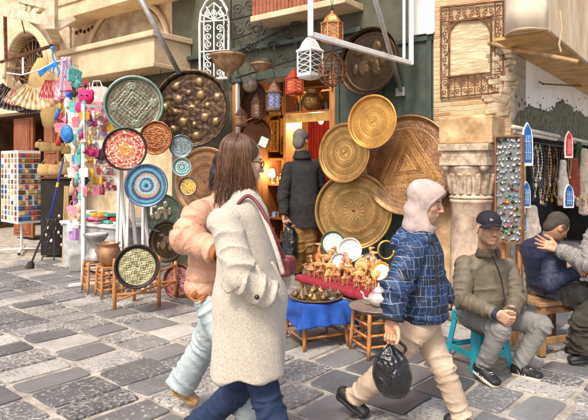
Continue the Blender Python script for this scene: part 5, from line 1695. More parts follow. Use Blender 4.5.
# grey low goods behind (stone block & box)
solo(MB().box(G(76,272)+V(0,.1,.14), (.14,.1,.14), rmat(.4)), 'stone_block', M('grey_block', (.33,.32,.3), .9, var=.3, scale=6, bump=.4), 'rough grey stone block beside the rack foot', 'stone block', G(76,272), bevel=.02)

# ================================================================ camel table
def along(p, u, v, z=0): return p+V(-.53,.85,0).normalized()*u+V(.59,.81,0).normalized()*v+V(0,0,z)
T0 = V(.60, 5.08, 0)
T0 = V(.62, 5.12, 0)
ud = V(-.527,.85,0).normalized(); vd = V(.85,.527,0).normalized()
def T(u, v, z): return T0+ud*u+vd*v+V(0,0,z)
TL, TD, TZ = 1.12, .52, .445
root = thing('souvenir_table', 'low orange wooden table covered with a dark red cloth full of carved camels', 'table', T(TL/2, TD/2, 0))
for u_, v_ in ((.04,.04),(TL-.04,.04),(.04,TD-.04),(TL-.04,TD-.04),(TL/2,.04)):
    g = MB(); b = T(u_, v_, 0); g.tube([b, b+V(0,0,.12), b+V(0,0,.22), b+V(0,0,.25), b+V(0,0,TZ-.02)], [.014,.021,.021,.015,.02], 8); g.build('leg', m_wood, root, smooth=True)
for z_ in (.15, .36):
    for a, b in (((.04,.04),(TL-.04,.04)),((.04,TD-.04),(TL-.04,TD-.04)),((.04,.04),(.04,TD-.04)),((TL-.04,.04),(TL-.04,TD-.04))):
        g = MB(); g.tube([T(*a, z_), T(*b, z_)], .012, 8); g.build('rail', m_wood, root, smooth=True)
g = MB(); g.hexa([T(0,0,TZ-.025),T(0,TD,TZ-.025),T(TL,TD,TZ-.025),T(TL,0,TZ-.025),T(0,0,TZ-.004),T(0,TD,TZ-.004),T(TL,TD,TZ-.004),T(TL,0,TZ-.004)]); g.build('top', m_wood, root)
g = MB()
def clothp(a, b):
    u_ = -.05+(TL+.10)*a; v_ = -.05+(TD+.1)*b
    ex = max(0, -u_, u_-TL, -v_, v_-TD)
    uu, vv = min(max(u_, -.012), TL+.012), min(max(v_, -.012), TD+.012)
    return T(uu, vv, TZ+.002-ex*1.3+.004*math.sin(u_*31+v_*20)*(ex > 0))
g.grid(clothp, 60, 36)
cl = g.build('tmp', M('dark_red_cloth', (.27,.02,.035), .85, var=.2, scale=20, bump=.15), root, smooth=True, solid=.004)
mw = root.location.copy(); cl.parent = None; cl.location = mw; cl.name = 'tablecloth'
tag(cl, 'dark red cloth spread over the camel table', 'tablecloth')
# carved camel
m_camel = M('camel_wood', (.50,.20,.06), .5, var=.3, scale=25, stretch=(1,1,3), bump=.15, col2=(.78,.43,.17))
_nt = m_camel.node_tree; _b = _nt.nodes['Principled BSDF']; _src = _b.inputs['Base Color'].links[0].from_socket
_oi = _nt.nodes.new('ShaderNodeObjectInfo'); _hs = _nt.nodes.new('ShaderNodeHueSaturation'); _mr = _nt.nodes.new('ShaderNodeMapRange'); _mr.inputs[3].default_value = .65; _mr.inputs[4].default_value = 1.3
_mh = _nt.nodes.new('ShaderNodeMapRange'); _mh.inputs[3].default_value = .487; _mh.inputs[4].default_value = .515
_nt.links.new(_oi.outputs['Random'], _mr.inputs[0]); _nt.links.new(_oi.outputs['Random'], _mh.inputs[0]); _nt.links.new(_mr.outputs[0], _hs.inputs['Value']); _nt.links.new(_mh.outputs[0], _hs.inputs['Hue']); _nt.links.new(_src, _hs.inputs['Color']); _nt.links.new(_hs.outputs[0], _b.inputs['Base Color'])
def camel_mesh(h, var):
    s = h; sd = Sdf(.05*s)
    sd.ell((0,0,.52*s), (.24*s,.1*s,.13*s)); sd.ell((0,0,.66*s), (.11*s,.06*s,.12*s))
    if var == 0: neck = [(.2*s,0,.54*s),(.33*s,0,.5*s),(.4*s,0,.66*s),(.41*s,0,.86*s)]; hd = ((.41*s,0,.88*s),(.55*s,0,.84*s))
    elif var == 1: neck = [(.2*s,0,.54*s),(.32*s,0,.56*s),(.36*s,0,.76*s),(.32*s,0,.94*s)]; hd = ((.32*s,0,.95*s),(.46*s,0,.96*s))
    else: neck = [(.2*s,0,.5*s),(.34*s,0,.42*s),(.44*s,0,.5*s),(.5*s,0,.62*s)]; hd = ((.5*s,0,.64*s),(.63*s,0,.6*s))
    sd.chain(neck, [.075*s,.055*s,.045*s,.04*s]); sd.cap(hd[0], hd[1], .05*s, .033*s)
    for y_ in (-1,1): sd.cap((hd[0][0]-.02*s, y_*.03*s, hd[0][2]+.04*s), (hd[0][0]-.03*s, y_*.035*s, hd[0][2]+.075*s), .013*s, .008*s, k=.01*s)
    for x_, y_, dx in ((.15,.055,.03),(.15,-.055,-.04),(-.17,.055,-.03),(-.17,-.055,.04)):
        sd.chain([(x_*s,y_*s,.48*s),((x_+dx)*s,y_*s,.24*s),((x_+dx*.6)*s,y_*s,.03*s)], [.055*s,.032*s,.024*s]); sd.cap(((x_+dx*.6)*s,y_*s,.022*s), ((x_+dx*.6+.03)*s,y_*s,.02*s), .03*s, .026*s)
    sd.cap((-.24*s,0,.55*s), (-.28*s,0,.38*s), .018*s, .012*s)
    sd.clip((0,0,0), (0,0,-1))
    return sd.mesh(max(.0035, h*.024))
cam_data = []
for h_, vv in ((.33,0),(.33,1),(.23,0),(.23,1),(.155,0),(.155,2)):
    v, q = camel_mesh(h_, vv); o = build('carved_camel', v, q, m_camel, None, True); cam_data.append(o.data); bpy.data.objects.remove(o)
spots = [(.20,.38,0,-2.6),(.52,.42,1,.5),(.76,.38,0,2.4),(.97,.33,1,2.9),(.36,.30,1,-.5),
 (.10,.28,3,.3),(.28,.2,2,-2.9),(.47,.24,3,2.7),(.63,.24,2,.4),(.80,.22,3,2.8),(.93,.16,2,2.6),(.05,.14,4,.4),(.20,.1,5,-.4),(.36,.08,4,.2),
 (.52,.1,5,2.6),(.66,.1,4,.1),(.78,.08,5,-2.8),(.90,.05,4,2.9),(1.03,.12,5,2.7),(1.04,.24,4,.4),(.14,.18,4,-2.5),(.58,.03,4,.5)]
szn = ['tall','tall','middle sized','middle sized','small','small']; pos = ['with lowered neck','with raised head']
for k, (u_, v_, ki, rz_) in enumerate(spots):
    o = bpy.data.objects.new('carved_camel', cam_data[ki]); COL.objects.link(o); o.location = T(u_, v_, TZ+.0045); o.rotation_euler = (0,0,rz_)
    tag(o, f'{szn[ki]} carved orange wood camel among those on the red cloth', 'wooden camel', f'{szn[ki]} carved camels on the red cloth')
# plates at the back, leaning
m_pl = m_attr_gloss
disc('painted_plate', 333, 243, 12, 12, 6.15, pat_dash(H_('#e0dcc8'),H_('#5ca89c'),H_('#3f5a3a')), 'round plate with turquoise dashes and a dark green rim behind the camels', 'plate', mat=m_pl, nr=24, nt=80, group='painted plates behind the camels', pitch=14)
disc('painted_plate', 350, 250, 12, 12, 6.05, pat_dash(H_('#efeae0'),H_('#9a9aa8'),H_('#e6e2dc')), 'white plate behind the tallest camels', 'plate', mat=m_pl, nr=24, nt=80, group='painted plates behind the camels', pitch=14)
disc('painted_plate', 369.5, 262.5, 9, 9, 5.7, pat_camel(H_('#f0ece2'),H_('#4a5468'),H_('#d08038')), 'white plate painted with an orange camel', 'plate', mat=m_pl, nr=40, nt=120, group='painted plates behind the camels', pitch=12)
disc('painted_plate', 322, 256, 8, 8, 6.2, pat_plain(H_('#c9733a'),H_('#8a4a28')), 'plain terracotta plate among the camels', 'plate', mat=m_pl, nr=24, nt=80, group='painted plates behind the camels', pitch=14)
disc('painted_plate', 340, 262, 9, 9, 5.95, pat_dash(H_('#efe8e0'),H_('#b8b0d0'),H_('#d0c8c8')), 'lavender patterned plate low behind the camels', 'plate', mat=m_pl, nr=24, nt=80, group='painted plates behind the camels', pitch=14)
disc('painted_plate', 381, 272, 8, 10, 5.35, pat_dash(H_('#e8e8e0'),H_('#40a0a8'),H_('#e8a030')), 'square cornered turquoise and yellow plate at the right end of the camel table', 'plate', mat=m_pl, nr=24, nt=80, group='painted plates behind the camels', pitch=30)
# bronze ring chair-back shape near hooded man
solo(MB().tube([P(386+8*math.cos(t), 250+9*math.sin(t), 5.9) for t in np.linspace(0,2*PI,21)], .012, 6), 'brass_ring', m_brass, 'thin brass ring leaning behind the plates next to the blue jacket', 'ring', P(386,259,5.9), smooth=True)

# ================================================================ blue cloth stool with brass things
bc = P(316, 168, 5.15); bc.z = 0
rush_stool(bc, .2, .40, 'orange wooden stool under the bright blue cloth', rz=.4)
g = MB(); rnd2 = random.Random(5)
def bcl(a, b):
    x = (a-.5)*.80; y = (b-.5)*.80; hx = .222
    m = rmat(.4); ea = max(0, abs(x)-hx); eb = max(0, abs(y)-hx); ex = max(ea, eb)+.45*min(ea, eb)
    xx = max(-hx, min(hx, x)); yy = max(-hx, min(hx, y))
    out = .30*ex
    q = m @ V(xx+math.copysign(out, x)*(abs(x) > hx), yy+math.copysign(out, y)*(abs(y) > hx), 0)
    fold = .018*math.sin(x*38+y*9)*min(1, ex*8)
    n = V(xx, yy, 0).normalized() if ex > 0 else V(0,0,0)
    return bc+q+(m @ n)*fold+V(0,0,.404-ex*1.05)
g.grid(bcl, 60, 60)
cl = g.build('tablecloth', M('bright_blue_cloth', (.014,.075,.34), .85, var=.3, scale=5, bump=.2, bscale=120, crease=[(6,.02,(1,1,.6))]), None, smooth=True, solid=.004)
tag(cl, 'bright blue cloth draped over a small stool, its corner hanging down', 'tablecloth')
g = MB(); g.lathe([(.2,.0),(.24,.006),(.25,.02),(.24,.022),(.2,.01)], bc+V(0,0,.408), 36)
solo(g, 'round_tray', m_bronze, 'dark round tray lying on the blue cloth', 'tray', bc+V(0,0,.408), smooth=True)
wares = []
for k in range(5):
    g = MB(); s = (.026,.03,.022,.02,.028)[k]
    if k < 2: g.lathe([(s*.7,0),(s,.006),(s*1.1,s),(s*.6,s*1.4),(s*.3,s*1.6),(s*.35,s*2.1),(s*.1,s*2.4)], (0,0,0), 14); g.tube([(s,0,s),(s*1.8,0,s*1.1),(s*2,0,s*1.7)], .004, 5); g.tube([(-s,0,s*.5),(-s*1.8,0,s*.9),(-s*.8,0,s*1.5)], .004, 5)
    elif k == 2: g.lathe([(s*1.4,0),(s*1.6,s*.3),(s*1.5,s*.8),(s*1.3,s*.8),(s*1.2,s*.3)], (0,0,0), 14)
    elif k == 3: g.sphere((0,0,s*1.3), (s*1.2,s*1.2,s*1.3), 10, 8); g.tube([(0,0,s*2.4),(0,0,s*3.4)], .006, 5)
    else: g.box((0,0,s*.6), (s*1.3,s,s*.6)); g.box((0,0,s*1.3), (s*1.35,s*1.05,s*.1))
    o = g.build('metal_ware', (m_brass, m_bronze, M('pewter_dark', (.2,.2,.2), .4, metal=.6, var=.3), m_brass, m_bronze)[k], None, smooth=(k != 4)); wares.append(o.data); bpy.data.objects.remove(o)
wn = ['small brass teapot','small bronze teapot','little pewter bowl','round brass bell','little lidded bronze box']
for k in range(22):
    a = k*2.4; r_ = .21*math.sqrt((k+.5)/22); ki = rnd2.randrange(5)
    o = bpy.data.objects.new('metal_ware', wares[ki]); COL.objects.link(o); o.location = bc+V(r_*math.cos(a), r_*math.sin(a), .4205); o.rotation_euler = (0,0,rnd2.uniform(0,6))
    tag(o, wn[ki]+' on the round tray over the blue cloth', 'metal ware', wn[ki].replace('little','').replace('small','').strip()+'s on the blue cloth')

# ================================================================ tray stool with teapot
tc_ = P(377, 168, 4.85); tc_.z = 0
rush_stool(tc_, .16, .385, 'orange wooden stool under the round grey tray with the teapot', rz=.35)
g = MB(); g.lathe([(.0,.0),(.21,.0),(.235,.012),(.245,.022),(.24,.026),(.21,.012),(.0,.008)], tc_+V(0,0,.387), 48)
solo(g, 'round_tray', M('grey_tray', (.3,.26,.23), .4, metal=.5, var=.25, scale=18, bump=.15), 'round grey metal tray on the stool beside the walking man', 'tray', tc_+V(0,0,.387), smooth=True)
c = tc_+V(.02,.03,.401)
root = thing('teapot', 'white and silver teapot with a domed lid on the grey tray', 'teapot', c)
m_sil = M('silver', (.7,.66,.6), .3, metal=.6, var=.2, scale=20, bump=.1)
g = MB(); g.lathe([(.05,0),(.055,.008),(.085,.03),(.098,.06),(.09,.09),(.06,.115),(.05,.12)], c, 30); g.build('body', m_sil, root, smooth=True)
g = MB(); g.lathe([(.055,.121),(.05,.13),(.035,.155),(.012,.17),(.016,.18),(.004,.2)], c, 24); g.build('lid', m_sil, root, smooth=True)
g = MB(); g.tube([c+V(-.09,0,.05), c+V(-.13,0,.07), c+V(-.14,0,.11), c+V(-.16,0,.125)], [.016,.012,.009,.007], 8); g.build('spout', m_sil, root, smooth=True)
g = MB(); g.tube([c+V(.085,0,.09), c+V(.14,0,.1), c+V(.14,0,.05), c+V(.09,0,.035)], .007, 8); g.build('handle', m_sil, root, smooth=True)
# stool behind hooded man and base of goods at right of him
s4 = P(412, 168, 5.3); s4.z = 0
rush_stool(s4, .17, .40, 'orange wooden stool behind the walking man, next to the column', rz=.5)

# ================================================================ ornament board
root = thing('ornament_board', 'grey display board in a wooden frame with rows of small charms beside the column', 'display board', P(508, 300, 5.6)*1); 
pL, pR = P(495.5, 168, 5.65), P(523, 168, 5.45)
pL.z = pR.z = 0; root.location = pL
zt_ = P(509, 135.5, 5.55).z; zb_ = P(509, 243, 5.55).z
dr = (pR-pL).normalized(); nr_ = V(dr.y, -dr.x, 0)
def B(u, z, o=0): return pL+dr*u+V(0,0,z)+nr_*o
Wd = (pR-pL).length
g = MB()
def bb(u0,u1,z0,z1,o0,o1): g.hexa([B(u0,z0,o0),B(u1,z0,o0),B(u1,z0,o1),B(u0,z0,o1),B(u0,z1,o0),B(u1,z1,o0),B(u1,z1,o1),B(u0,z1,o1)])
bb(.012,Wd-.012,zb_+.012,zt_-.012,-.02,0); g.build('board', M('board_grey', (.17,.19,.19), .8, var=.2, scale=20, bump=.1), root)
g = MB(); bb(0,.016,zb_,zt_,-.03,.02); bb(Wd-.016,Wd,zb_,zt_,-.03,.02); bb(.016,Wd-.016,zt_-.016,zt_,-.03,.02); bb(.016,Wd-.016,zb_,zb_+.016,-.03,.02)
g.build('frame', M('board_frame', (.24,.1,.04), .6, var=.3, scale=10), root)
for u_ in (.06, Wd-.06):
    g = MB(); g.bar(B(u_,0,-.09), B(u_,zb_+.2,-.045), .03, .03); g.build('leg', m_wood, root)
cols_ = ['#e8e8e8','#d84038','#40b060','#3070c0','#e0a020','#181818','#c0c0c8','#f0d0d0','#804020']
chd = []
for k, hx in enumerate(cols_):
    g = MB(); g.sphere((0,-.008,0), (.008+.002*(k % 3), .006, .006), 8, 6); g.tube([(-.009,-.006,0),(0,-.006,.014),(.009,-.006,0)], .0016, 4)
    o = g.build('charm', M('charm_%d' % k, tuple(hexc(hx)), .3, metal=.3 if k in (0,6) else 0, var=.2), None, smooth=True); chd.append(o.data); bpy.data.objects.remove(o)
cn = ['white','red','green','blue','yellow','black','silver','pale pink','brown']
nrows = 17
for j in range(nrows):
    for i in range(9):
        if rr.random() < .12: continue
        k = rr.choice([0,0,6,6,0,1,2,3,4,5,5,7,8]) if j > 6 else rr.choice([0,6,5,6,7])
        o = bpy.data.objects.new('charm', chd[k]); COL.objects.link(o)
        o.location = B(.03+i*(Wd-.06)/8+rr.uniform(-.012,.012), zt_-.05-j*(zt_-zb_-.09)/16+rr.uniform(-.014,.012), .002); o.rotation_euler = (0,0,math.atan2(dr.y, dr.x)); o.scale = (rr.uniform(.9,1.7),)*3
        tag(o, f'tiny {cn[k]} charm pinned on the grey ornament board', 'charm', f'{cn[k]} charms on the ornament board')

# ================================================================ right shop goods
m_tubes = M('cream_roller', (.62,.56,.45), .5, var=.15, scale=8)
for k, (x0, y0, x1, y1, o_) in enumerate(((513,127,559,138,.12),(515,132,556,142,.10),(568,138,588,146,.12))):
    a = WR(x0, y0, o_); b = WR(x1, y1, o_); b.z = a.z
    solo(MB().tube([a, b], .022, 10), 'shade_roller', m_tubes, ['upper long cream roller over the right shop opening','lower long cream roller over the right shop opening','short cream roller at the right edge of the photo'][k], 'roller', a, 'cream rollers over the right shop', smooth=True)
def plaque(px, y0, y1, wpx, Y, colr, label, arch=True, yaw=.15):
    h = (y1-y0)/F*Y; wd = wpx/F*Y; c = P(px, y1, Y)
    root = thing('arch_plaque', label, 'plaque', c, 'painted arch plaques on the right shop')
    m = rmat(yaw)
    def out(s, z0=0):
        w_ = wd/2*s
        return [(-w_, z0+h*(.0+(1-s)*.3)), (w_, z0+h*(.0+(1-s)*.3)), (w_*1.05, h*.3), (w_, h*.62), (w_*.75, h*.82), (w_*.3, h*.94*(s*.1+.9)), (0, h*(s*.15+.85)), (-w_*.3, h*.94*(s*.1+.9)), (-w_*.75, h*.82), (-w_, h*.62), (-w_*1.05, h*.3)]
    fr = lambda a, b, t: c+m @ V(a, t, b)
    g = MB(); g.prism(out(1), fr, 0, .018); g.build('frame', m_white, root, bevel=.003)
    g = MB(); g.prism(out(.72), fr, -.006, -.001); g.build('panel', M('plaque_'+colr, tuple(hexc(colr)), .35, var=.3, scale=30), root)
    g = MB()
    for s in (-1,0,1): g.bar(c+m @ V(s*wd*.17, -.009, h*.14), c+m @ V(s*wd*.17, -.009, h*.7), .010, .004)
    for z_ in (.3,.55): g.bar(c+m @ V(-wd*.3, -.011, h*z_), c+m @ V(wd*.3, -.011, h*z_), .008, .004)
    g.build('lattice', M('plaque_light', (.45,.6,.8), .5) if colr != '#c02838' else M('plaque_pink', (.8,.4,.4), .5), root)
plaque(527.5, 122, 166, 12, 5.55, '#1f5c9c', 'tall blue arch plaque in a white frame beside the ornament board')
plaque(526.5, 181, 208, 9, 5.6, '#2064a4', 'smaller blue arch plaque below the tall one')
plaque(569, 184, 208, 11, 6.4, '#1f5a98', 'blue arch plaque hanging above the bent man in navy')
plaque(569, 131, 158, 9, 6.4, '#c02838', 'red arch plaque in a white frame')
plaque(524, 213, 232, 6, 5.75, '#2f70a8', 'lowest small blue arch plaque, beside the bent man')
# necklaces
nb = {}
ncols = ['#c8a070','#2a2420','#8a6a48','#e0d8c8','#b89040','#584030','#404858']
nn_ = ['tan','black','brown','cream','golden','dark brown','slate']
for k, hx in enumerate(ncols):
    g = MB(); L_ = .42
    for i in range(26):
        t = i/25; a = PI*t
        for s in (1,):
            x = .03*math.sin(2*PI*t)*1.0; z = -L_*(1-abs(2*t-1)**1.2)
            g.sphere((.028*(1 if t < .5 else -1)*math.sin(PI*min(1, (.5-abs(t-.5))*2.2)), 0, z), .010, 7, 5)
    g.sphere((0,-.004,-L_-.02), (.018,.01,.026), 8, 6)
    g.tube([(.028*(1 if t < .5 else -1)*math.sin(PI*min(1, (.5-abs(t-.5))*2.2)), 0, -L_*(1-abs(2*t-1)**1.2)) for t in np.linspace(0,1,40)], .004, 4)
    o = g.build('necklace', M('beads_%d' % k, tuple(hexc(hx)), .4, var=.35, scale=40), None, smooth=True); nb[k] = o.data; bpy.data.objects.remove(o)
for k in range(34):
    t = k % 17; row = k//17
    px_ = 533+t*2.3+rr.uniform(-.5,.5); o_ = .02 if row == 0 else -.12
    p = WR(px_, 150, o_); p.z = WR(535,143,.0).z-.02 if row == 0 else WR(535,165,0).z
    ki = rr.randrange(7)
    o = bpy.data.objects.new('necklace', nb[ki]); COL.objects.link(o); o.location = p; o.rotation_euler = (0,0,rr.uniform(-.6,.6)); sz_ = rr.uniform(.8,1.25); o.scale = (sz_,)*3
    tag(o, f'{nn_[ki]} bead necklace hanging in the right shop opening', 'necklace', f'{nn_[ki]} bead necklaces in the right shop')
# hanging rail for necklaces
a = WR(530, 142, .0); b = WR(600, 150, .0); b.z = a.z
solo(MB().tube([a, b], .010, 8), 'hanging_rail', m_iron, 'dark rail from which the bead necklaces hang', 'rail', a)
# shirts / slippers cluster right of x 558
def blob_cloth(px, y0, y1, wpx, off, colr, label, seed, cat='garment'):
    a = WR(px, y0, off); s = a.y/F; h = (y1-y0)*s; wd = wpx*s
    sd = Sdf(.03); sd.ecap(a+V(0,0,-.03), a+V(0,0,-h*.55), V(1,0,0), (wd*.28,.03), (wd*.45,.045)); sd.ecap(a+V(0,0,-h*.5), a+V(0,0,-h+.04), V(1,0,0), (wd*.45,.045), (wd*.5,.05))
    v, q = sd.mesh(.012); v = wrinkle(v, q, .014, 26, seed, (1.6,1.6,.5))
    o = build('hanging_cloth', v-np.array(a), q, cm('cloth'+colr, colr), None, True); o.location = a
    tag(o, label, cat, 'garments hanging in the right shop')
blob_cloth(563, 160, 205, 12, .06, '#d8cfc4', 'cream shirt hanging beside the necklaces', 1)
blob_cloth(574, 158, 200, 12, .06, '#8a4030', 'dark red cloth hanging right of the cream shirt', 2)
blob_cloth(584, 148, 215, 12, .1, '#c9b9a4', 'beige garment hanging at the right edge', 3)
blob_cloth(579, 140, 175, 10, .02, '#4a6450', 'green cloth hanging high at the right edge', 4)
blob_cloth(532, 205, 250, 20, .02, '#cfc2b6', 'pale cloth with folds hanging behind the bent man in navy', 5)
# slippers rack near (575,205)
sl_d = None
for k in range(10):
    p = WR(561+k*3.2, 196+2*(k % 2), .12); s = p.y/F
    g = MB(); g.sphere((0,0,-.06), (.03,.018,.075), 8, 8); g.sphere((0,-.012,-.02), (.028,.02,.035), 8, 6)
    if sl_d is None: o = g.build('slipper', cm('slipper_tan','#c8a888'), None, smooth=True); sl_d = o.data
    else: o = bpy.data.objects.new('slipper', sl_d); COL.objects.link(o)
    o.location = p; o.rotation_euler = (.2,.15*(-1)**k,0)
    tag(o, 'tan leather slipper in the row above the men on the right', 'slipper', 'tan slippers in the right shop')
# ================================================================ people
def skin_mat():
    return M('skin', (1,1,1), .52, var=.2, scale=55, bump=.14, bscale=220, attr=True, sss=.12, dist=.002)
m_skin = skin_mat()
m_eye = M('eye_white', (.42,.38,.35), .25, var=.03, bump=0)
m_iris = M('eye_dark', (.03,.018,.01), .1, var=.1, bump=0)
def frame(fwd, up=V(0,0,1), pitch=0, roll=0):
    """columns: x forward, y left, z up"""
    f = Vector(fwd).normalized(); l = Vector(up).cross(f).normalized(); u = f.cross(l)
    m = Matrix((f, l, u)).transposed()
    return m @ Matrix.Rotation(pitch, 3, 'Y') @ Matrix.Rotation(roll, 3, 'X')
def xf(v, m, c): return v@np.array(m).T+np.array(c)
class Body:
    def __init__(self): self.v = []; self.q = []; self.c = []; self.n = 0
    def add(self, v, q, c):
        self.v.append(v); self.q.append(q+self.n); self.n += len(v)
        if np.ndim(c) == 1: c = np.repeat(np.asarray(c)[None, :], len(v), 0)
        self.c.append(c)
    def build(self, parent, name='body'):
        return build(name, np.concatenate(self.v), np.concatenate(self.q), m_skin, parent, True, np.concatenate(self.c))
def head_mesh(skin, h=.0036, male=True, stubble=0., brow=(.05,.03,.02), lips=None, sc=1., necklen=.16, age=0., neckto=None, ears=True):
    sd = Sdf(.02)
    sd.ell((-.012,0,.035), (.098,.077,.092))
    sd.ell((.022,0,-.035), (.066,.060,.082))
    sd.ell((.03,0,-.07), (.055,.052,.04))
    sd.ell((.068,0,-.096), (.022,.024,.018), k=.022)
    nt_ = (-.045,0,-.20) if neckto is None else tuple(neckto)
    sd.cap((-.025,0,-.045), nt_, .061 if male else .052, .066 if male else .056, k=.03)
    sd.cap((.074,-.036,.026), (.074,.036,.026), .011, k=.018)
    for y in (-1, 1):
        sd.ell((.058,y*.04,-.022), (.024,.022,.02), k=.02)       # cheek bones
        sd.ell((.092,y*.031,.003), (.02,.017,.011), k=.012, sub=True)
        sd.ell((.0725,y*.031,.008), (.0145,.0165,.0080), k=.004); sd.ell((.0715,y*.031,-.004), (.0140,.0160,.0060), k=.004)      # lids over the ball
        er = rmat(y*.35, 0, 0)
        if ears:
            sd.ell((-.008,y*.079,-.008), (.019,.007,.032), er, k=.006)
            sd.ell((-.002,y*.085,-.004), (.009,.005,.017), er, k=.005, sub=True)
    sd.chain([(.084,0,.016),(.098,0,-.008),(.112,0,-.03)], [.0085,.0095,.0105], k=.010)
    for y in (-1, 1): sd.ell((.098,y*.011,-.034), (.011,.0075,.008), k=.006)
    sd.ell((.08,0,-.062), (.017,.026,.018), k=.015)
    sd.cap((.0925,-.017,-.0585), (.0925,.017,-.0585), .0050, k=.006)
    sd.cap((.091,-.014,-.069), (.091,.014,-.069), .0058, k=.006)
    sd.cap((.101,-.020,-.0635), (.101,.020,-.0635), .0022, k=.004, sub=True)
    v, q = sd.mesh(h)
    c = np.repeat(np.array(skin)[None, :], len(v), 0)
    x, y, z = v[:, 0], v[:, 1], v[:, 2]; ay = np.abs(y)
    def blend(mask, col):
        m = np.clip(mask, 0, 1)[:, None]; return c*(1-m)+np.array(col)*m
    # redder nose, cheeks and ears
    c = blend(np.exp(-((x-.11)/.02)**2-(z+.03)**2/.0005)*.3, np.array(skin)*[1.1,.75,.68])
    c = blend(np.exp(-((ay-.045)/.02)**2-((z+.03)/.02)**2)*.25*(x > .03), np.array(skin)*[1.1,.76,.7])
    if stubble:
        s = (x > -.01)*np.clip((-.034-z-.35*np.maximum(0, ay-.03))/.02, 0, 1)*np.clip((z+.125)/.02, 0, 1)
        s = np.maximum(s, (x > .08)*(ay < .03)*(z < -.042)*(z > -.06)*.9)
        c = blend(s*stubble, np.array(skin)*.38)
    lips = lips if lips is not None else np.array(skin)*[.85,.62,.62]
    c = blend((x > .082)*(ay < .021)*(np.abs(z+.064) < .0095)*(1-(ay/.022)**2)*1.3, lips)
    zb = .028-.18*np.maximum(0, ay-.03)
    c = blend((x > .055)*(ay > .012)*(ay < .05)*(np.abs(z-zb) < .0048)*.9, brow)
    c = blend((x > .06)*(np.abs(ay-.031) < .017)*(np.abs(z-.0115+.2*np.abs(ay-.031)) < .0022)*.8, np.array(brow)*.6)
    c = blend((x > .06)*np.exp(-((ay-.031)/.014)**2-((z+.010)/.006)**2)*.25, np.array(skin)*.55)
    c = blend((x > .1)*np.exp(-((ay-.009)/.004)**2-((z+.042)/.004)**2)*.9, np.array(skin)*.2)
    return v*sc, q, c
def nk(m, J): return (m.transposed() @ (J['neck']-V(0,0,.03)-J['head']))
def add_eyes(root, m, c, sc=1.):
    for y in (-1, 1):
        g = MB(); p = Vector(c)+m @ V(.0715*sc, y*.031*sc, .003*sc)
        g.sphere(p, .0135*sc, 14, 10)
        fw = m @ V(1,0,0)
        g.sphere(p+fw*.0075*sc-(m @ V(0,0,.001)), .0078*sc, 10, 8, mi=1)
        g.build('eye', [m_eye, m_iris], root, smooth=True)
def hand_mesh(curl=.5, thumb=.3, spread=.08, sc=1., h=.0034, fist=False):
    """wrist at origin, x to the fingertips, y to the thumb, z to the back of the hand"""
    sd = Sdf(.010)
    sd.cap((-.035,0,0), (.0,0,0), .027, .024, k=.02)
    sd.rbox((.045,.002,0), (.045,.038,.013), None, .011, k=.016)
    sd.ell((.03,.026,-.008), (.03,.016,.014), k=.012); sd.ell((.03,-.022,-.007), (.03,.013,.012), k=.012)
    Ls = [(.040,.025,.020),(.044,.028,.021),(.041,.026,.020),(.032,.019,.018)]
    ys = [.030,.0105,-.0095,-.0285]; rs = [.0090,.0092,.0088,.0078]
    cu = curl if isinstance(curl, (list, tuple)) else [curl, curl*1.05, curl*1.1, curl*1.15]
    for i in range(4):
        p = V(.086-(.006 if i == 3 else 0)-(.002 if i == 0 else 0), ys[i], .002); a = 0
        dirY = (1.5-i)*spread
        r = rs[i]
        pts = [p.copy()]
        for j, L_ in enumerate(Ls[i]):
            a += cu[i]*(1.0, 1.15, .8)[j]
            d = V(math.cos(a), dirY*math.cos(a), -math.sin(a)).normalized()
            p = p+d*L_; pts.append(p.copy())
        sd.chain(pts, [r*1.08, r*1.02, r*.93, r*.80], k=.0035)
    t0 = V(.018,.026,-.006); a = thumb
    t1 = t0+V(.034*math.cos(a), .030*math.cos(a), -.034*math.sin(a)); t2 = t1+V(.032*math.cos(a*.5), .010*math.cos(a), -.024*math.sin(a*1.4)); t3 = t2+V(.024,.002-.01*math.sin(a),-.018*math.sin(a*1.4))
    sd.chain([t0, t1, t2, t3], [.016,.0115,.0100,.0085], k=.006)
    v, q = sd.mesh(h)
    return v*sc, q
def hand_frame(direction, thumbdir):
    x = Vector(direction).normalized(); y = Vector(thumbdir); y = (y-x*y.dot(x)).normalized(); z = x.cross(y)
    return Matrix((x, y, z)).transposed()
def add_hand(B, wrist, direction, thumbdir, skin, side, **k):
    """side=+1 : mesh as built (z = x cross y is the back); -1 mirrors so that the palm faces the other way"""
    v, q = hand_mesh(**k)
    if side < 0: v = v*np.array([1,1,-1]); q = q[:, ::-1]
    m = hand_frame(direction, thumbdir)
    c = np.repeat(np.array(skin)[None, :], len(v), 0)
    tip = np.clip((v[:, 0]-.07)/.06, 0, 1)[:, None]
    c = c*(1-tip*.25)+np.array(skin)*[1.08,.8,.76]*tip*.25
    B.add(xf(v, m, wrist), q, c)
def coarse_body(B, J, skin, f=1., h=.014):
    sd = Sdf(.04)
    sd.ecap(J['chest'], J['pelvis'], J['lat'], (.155*f,.095*f), (.15*f,.10*f))
    sd.cap(J['shR'], J['shL'], .05*f, .05*f)
    sd.cap(J['neck'], J['neck']+(J['head']-J['neck'])*.35, .055, .052)
    for s in 'RL':
        sd.chain([J['sh'+s], J['el'+s], J['wr'+s]], [.04*f,.03*f,.024*f], k=.02)
        sd.chain([J['hip'+s], J['kn'+s], J['an'+s], J['an'+s].lerp(J['to'+s], .45)], [.07*f,.05*f,.036*f,.026*f], k=.02)
    v, q = sd.mesh(h); B.add(v, q, np.array(skin))
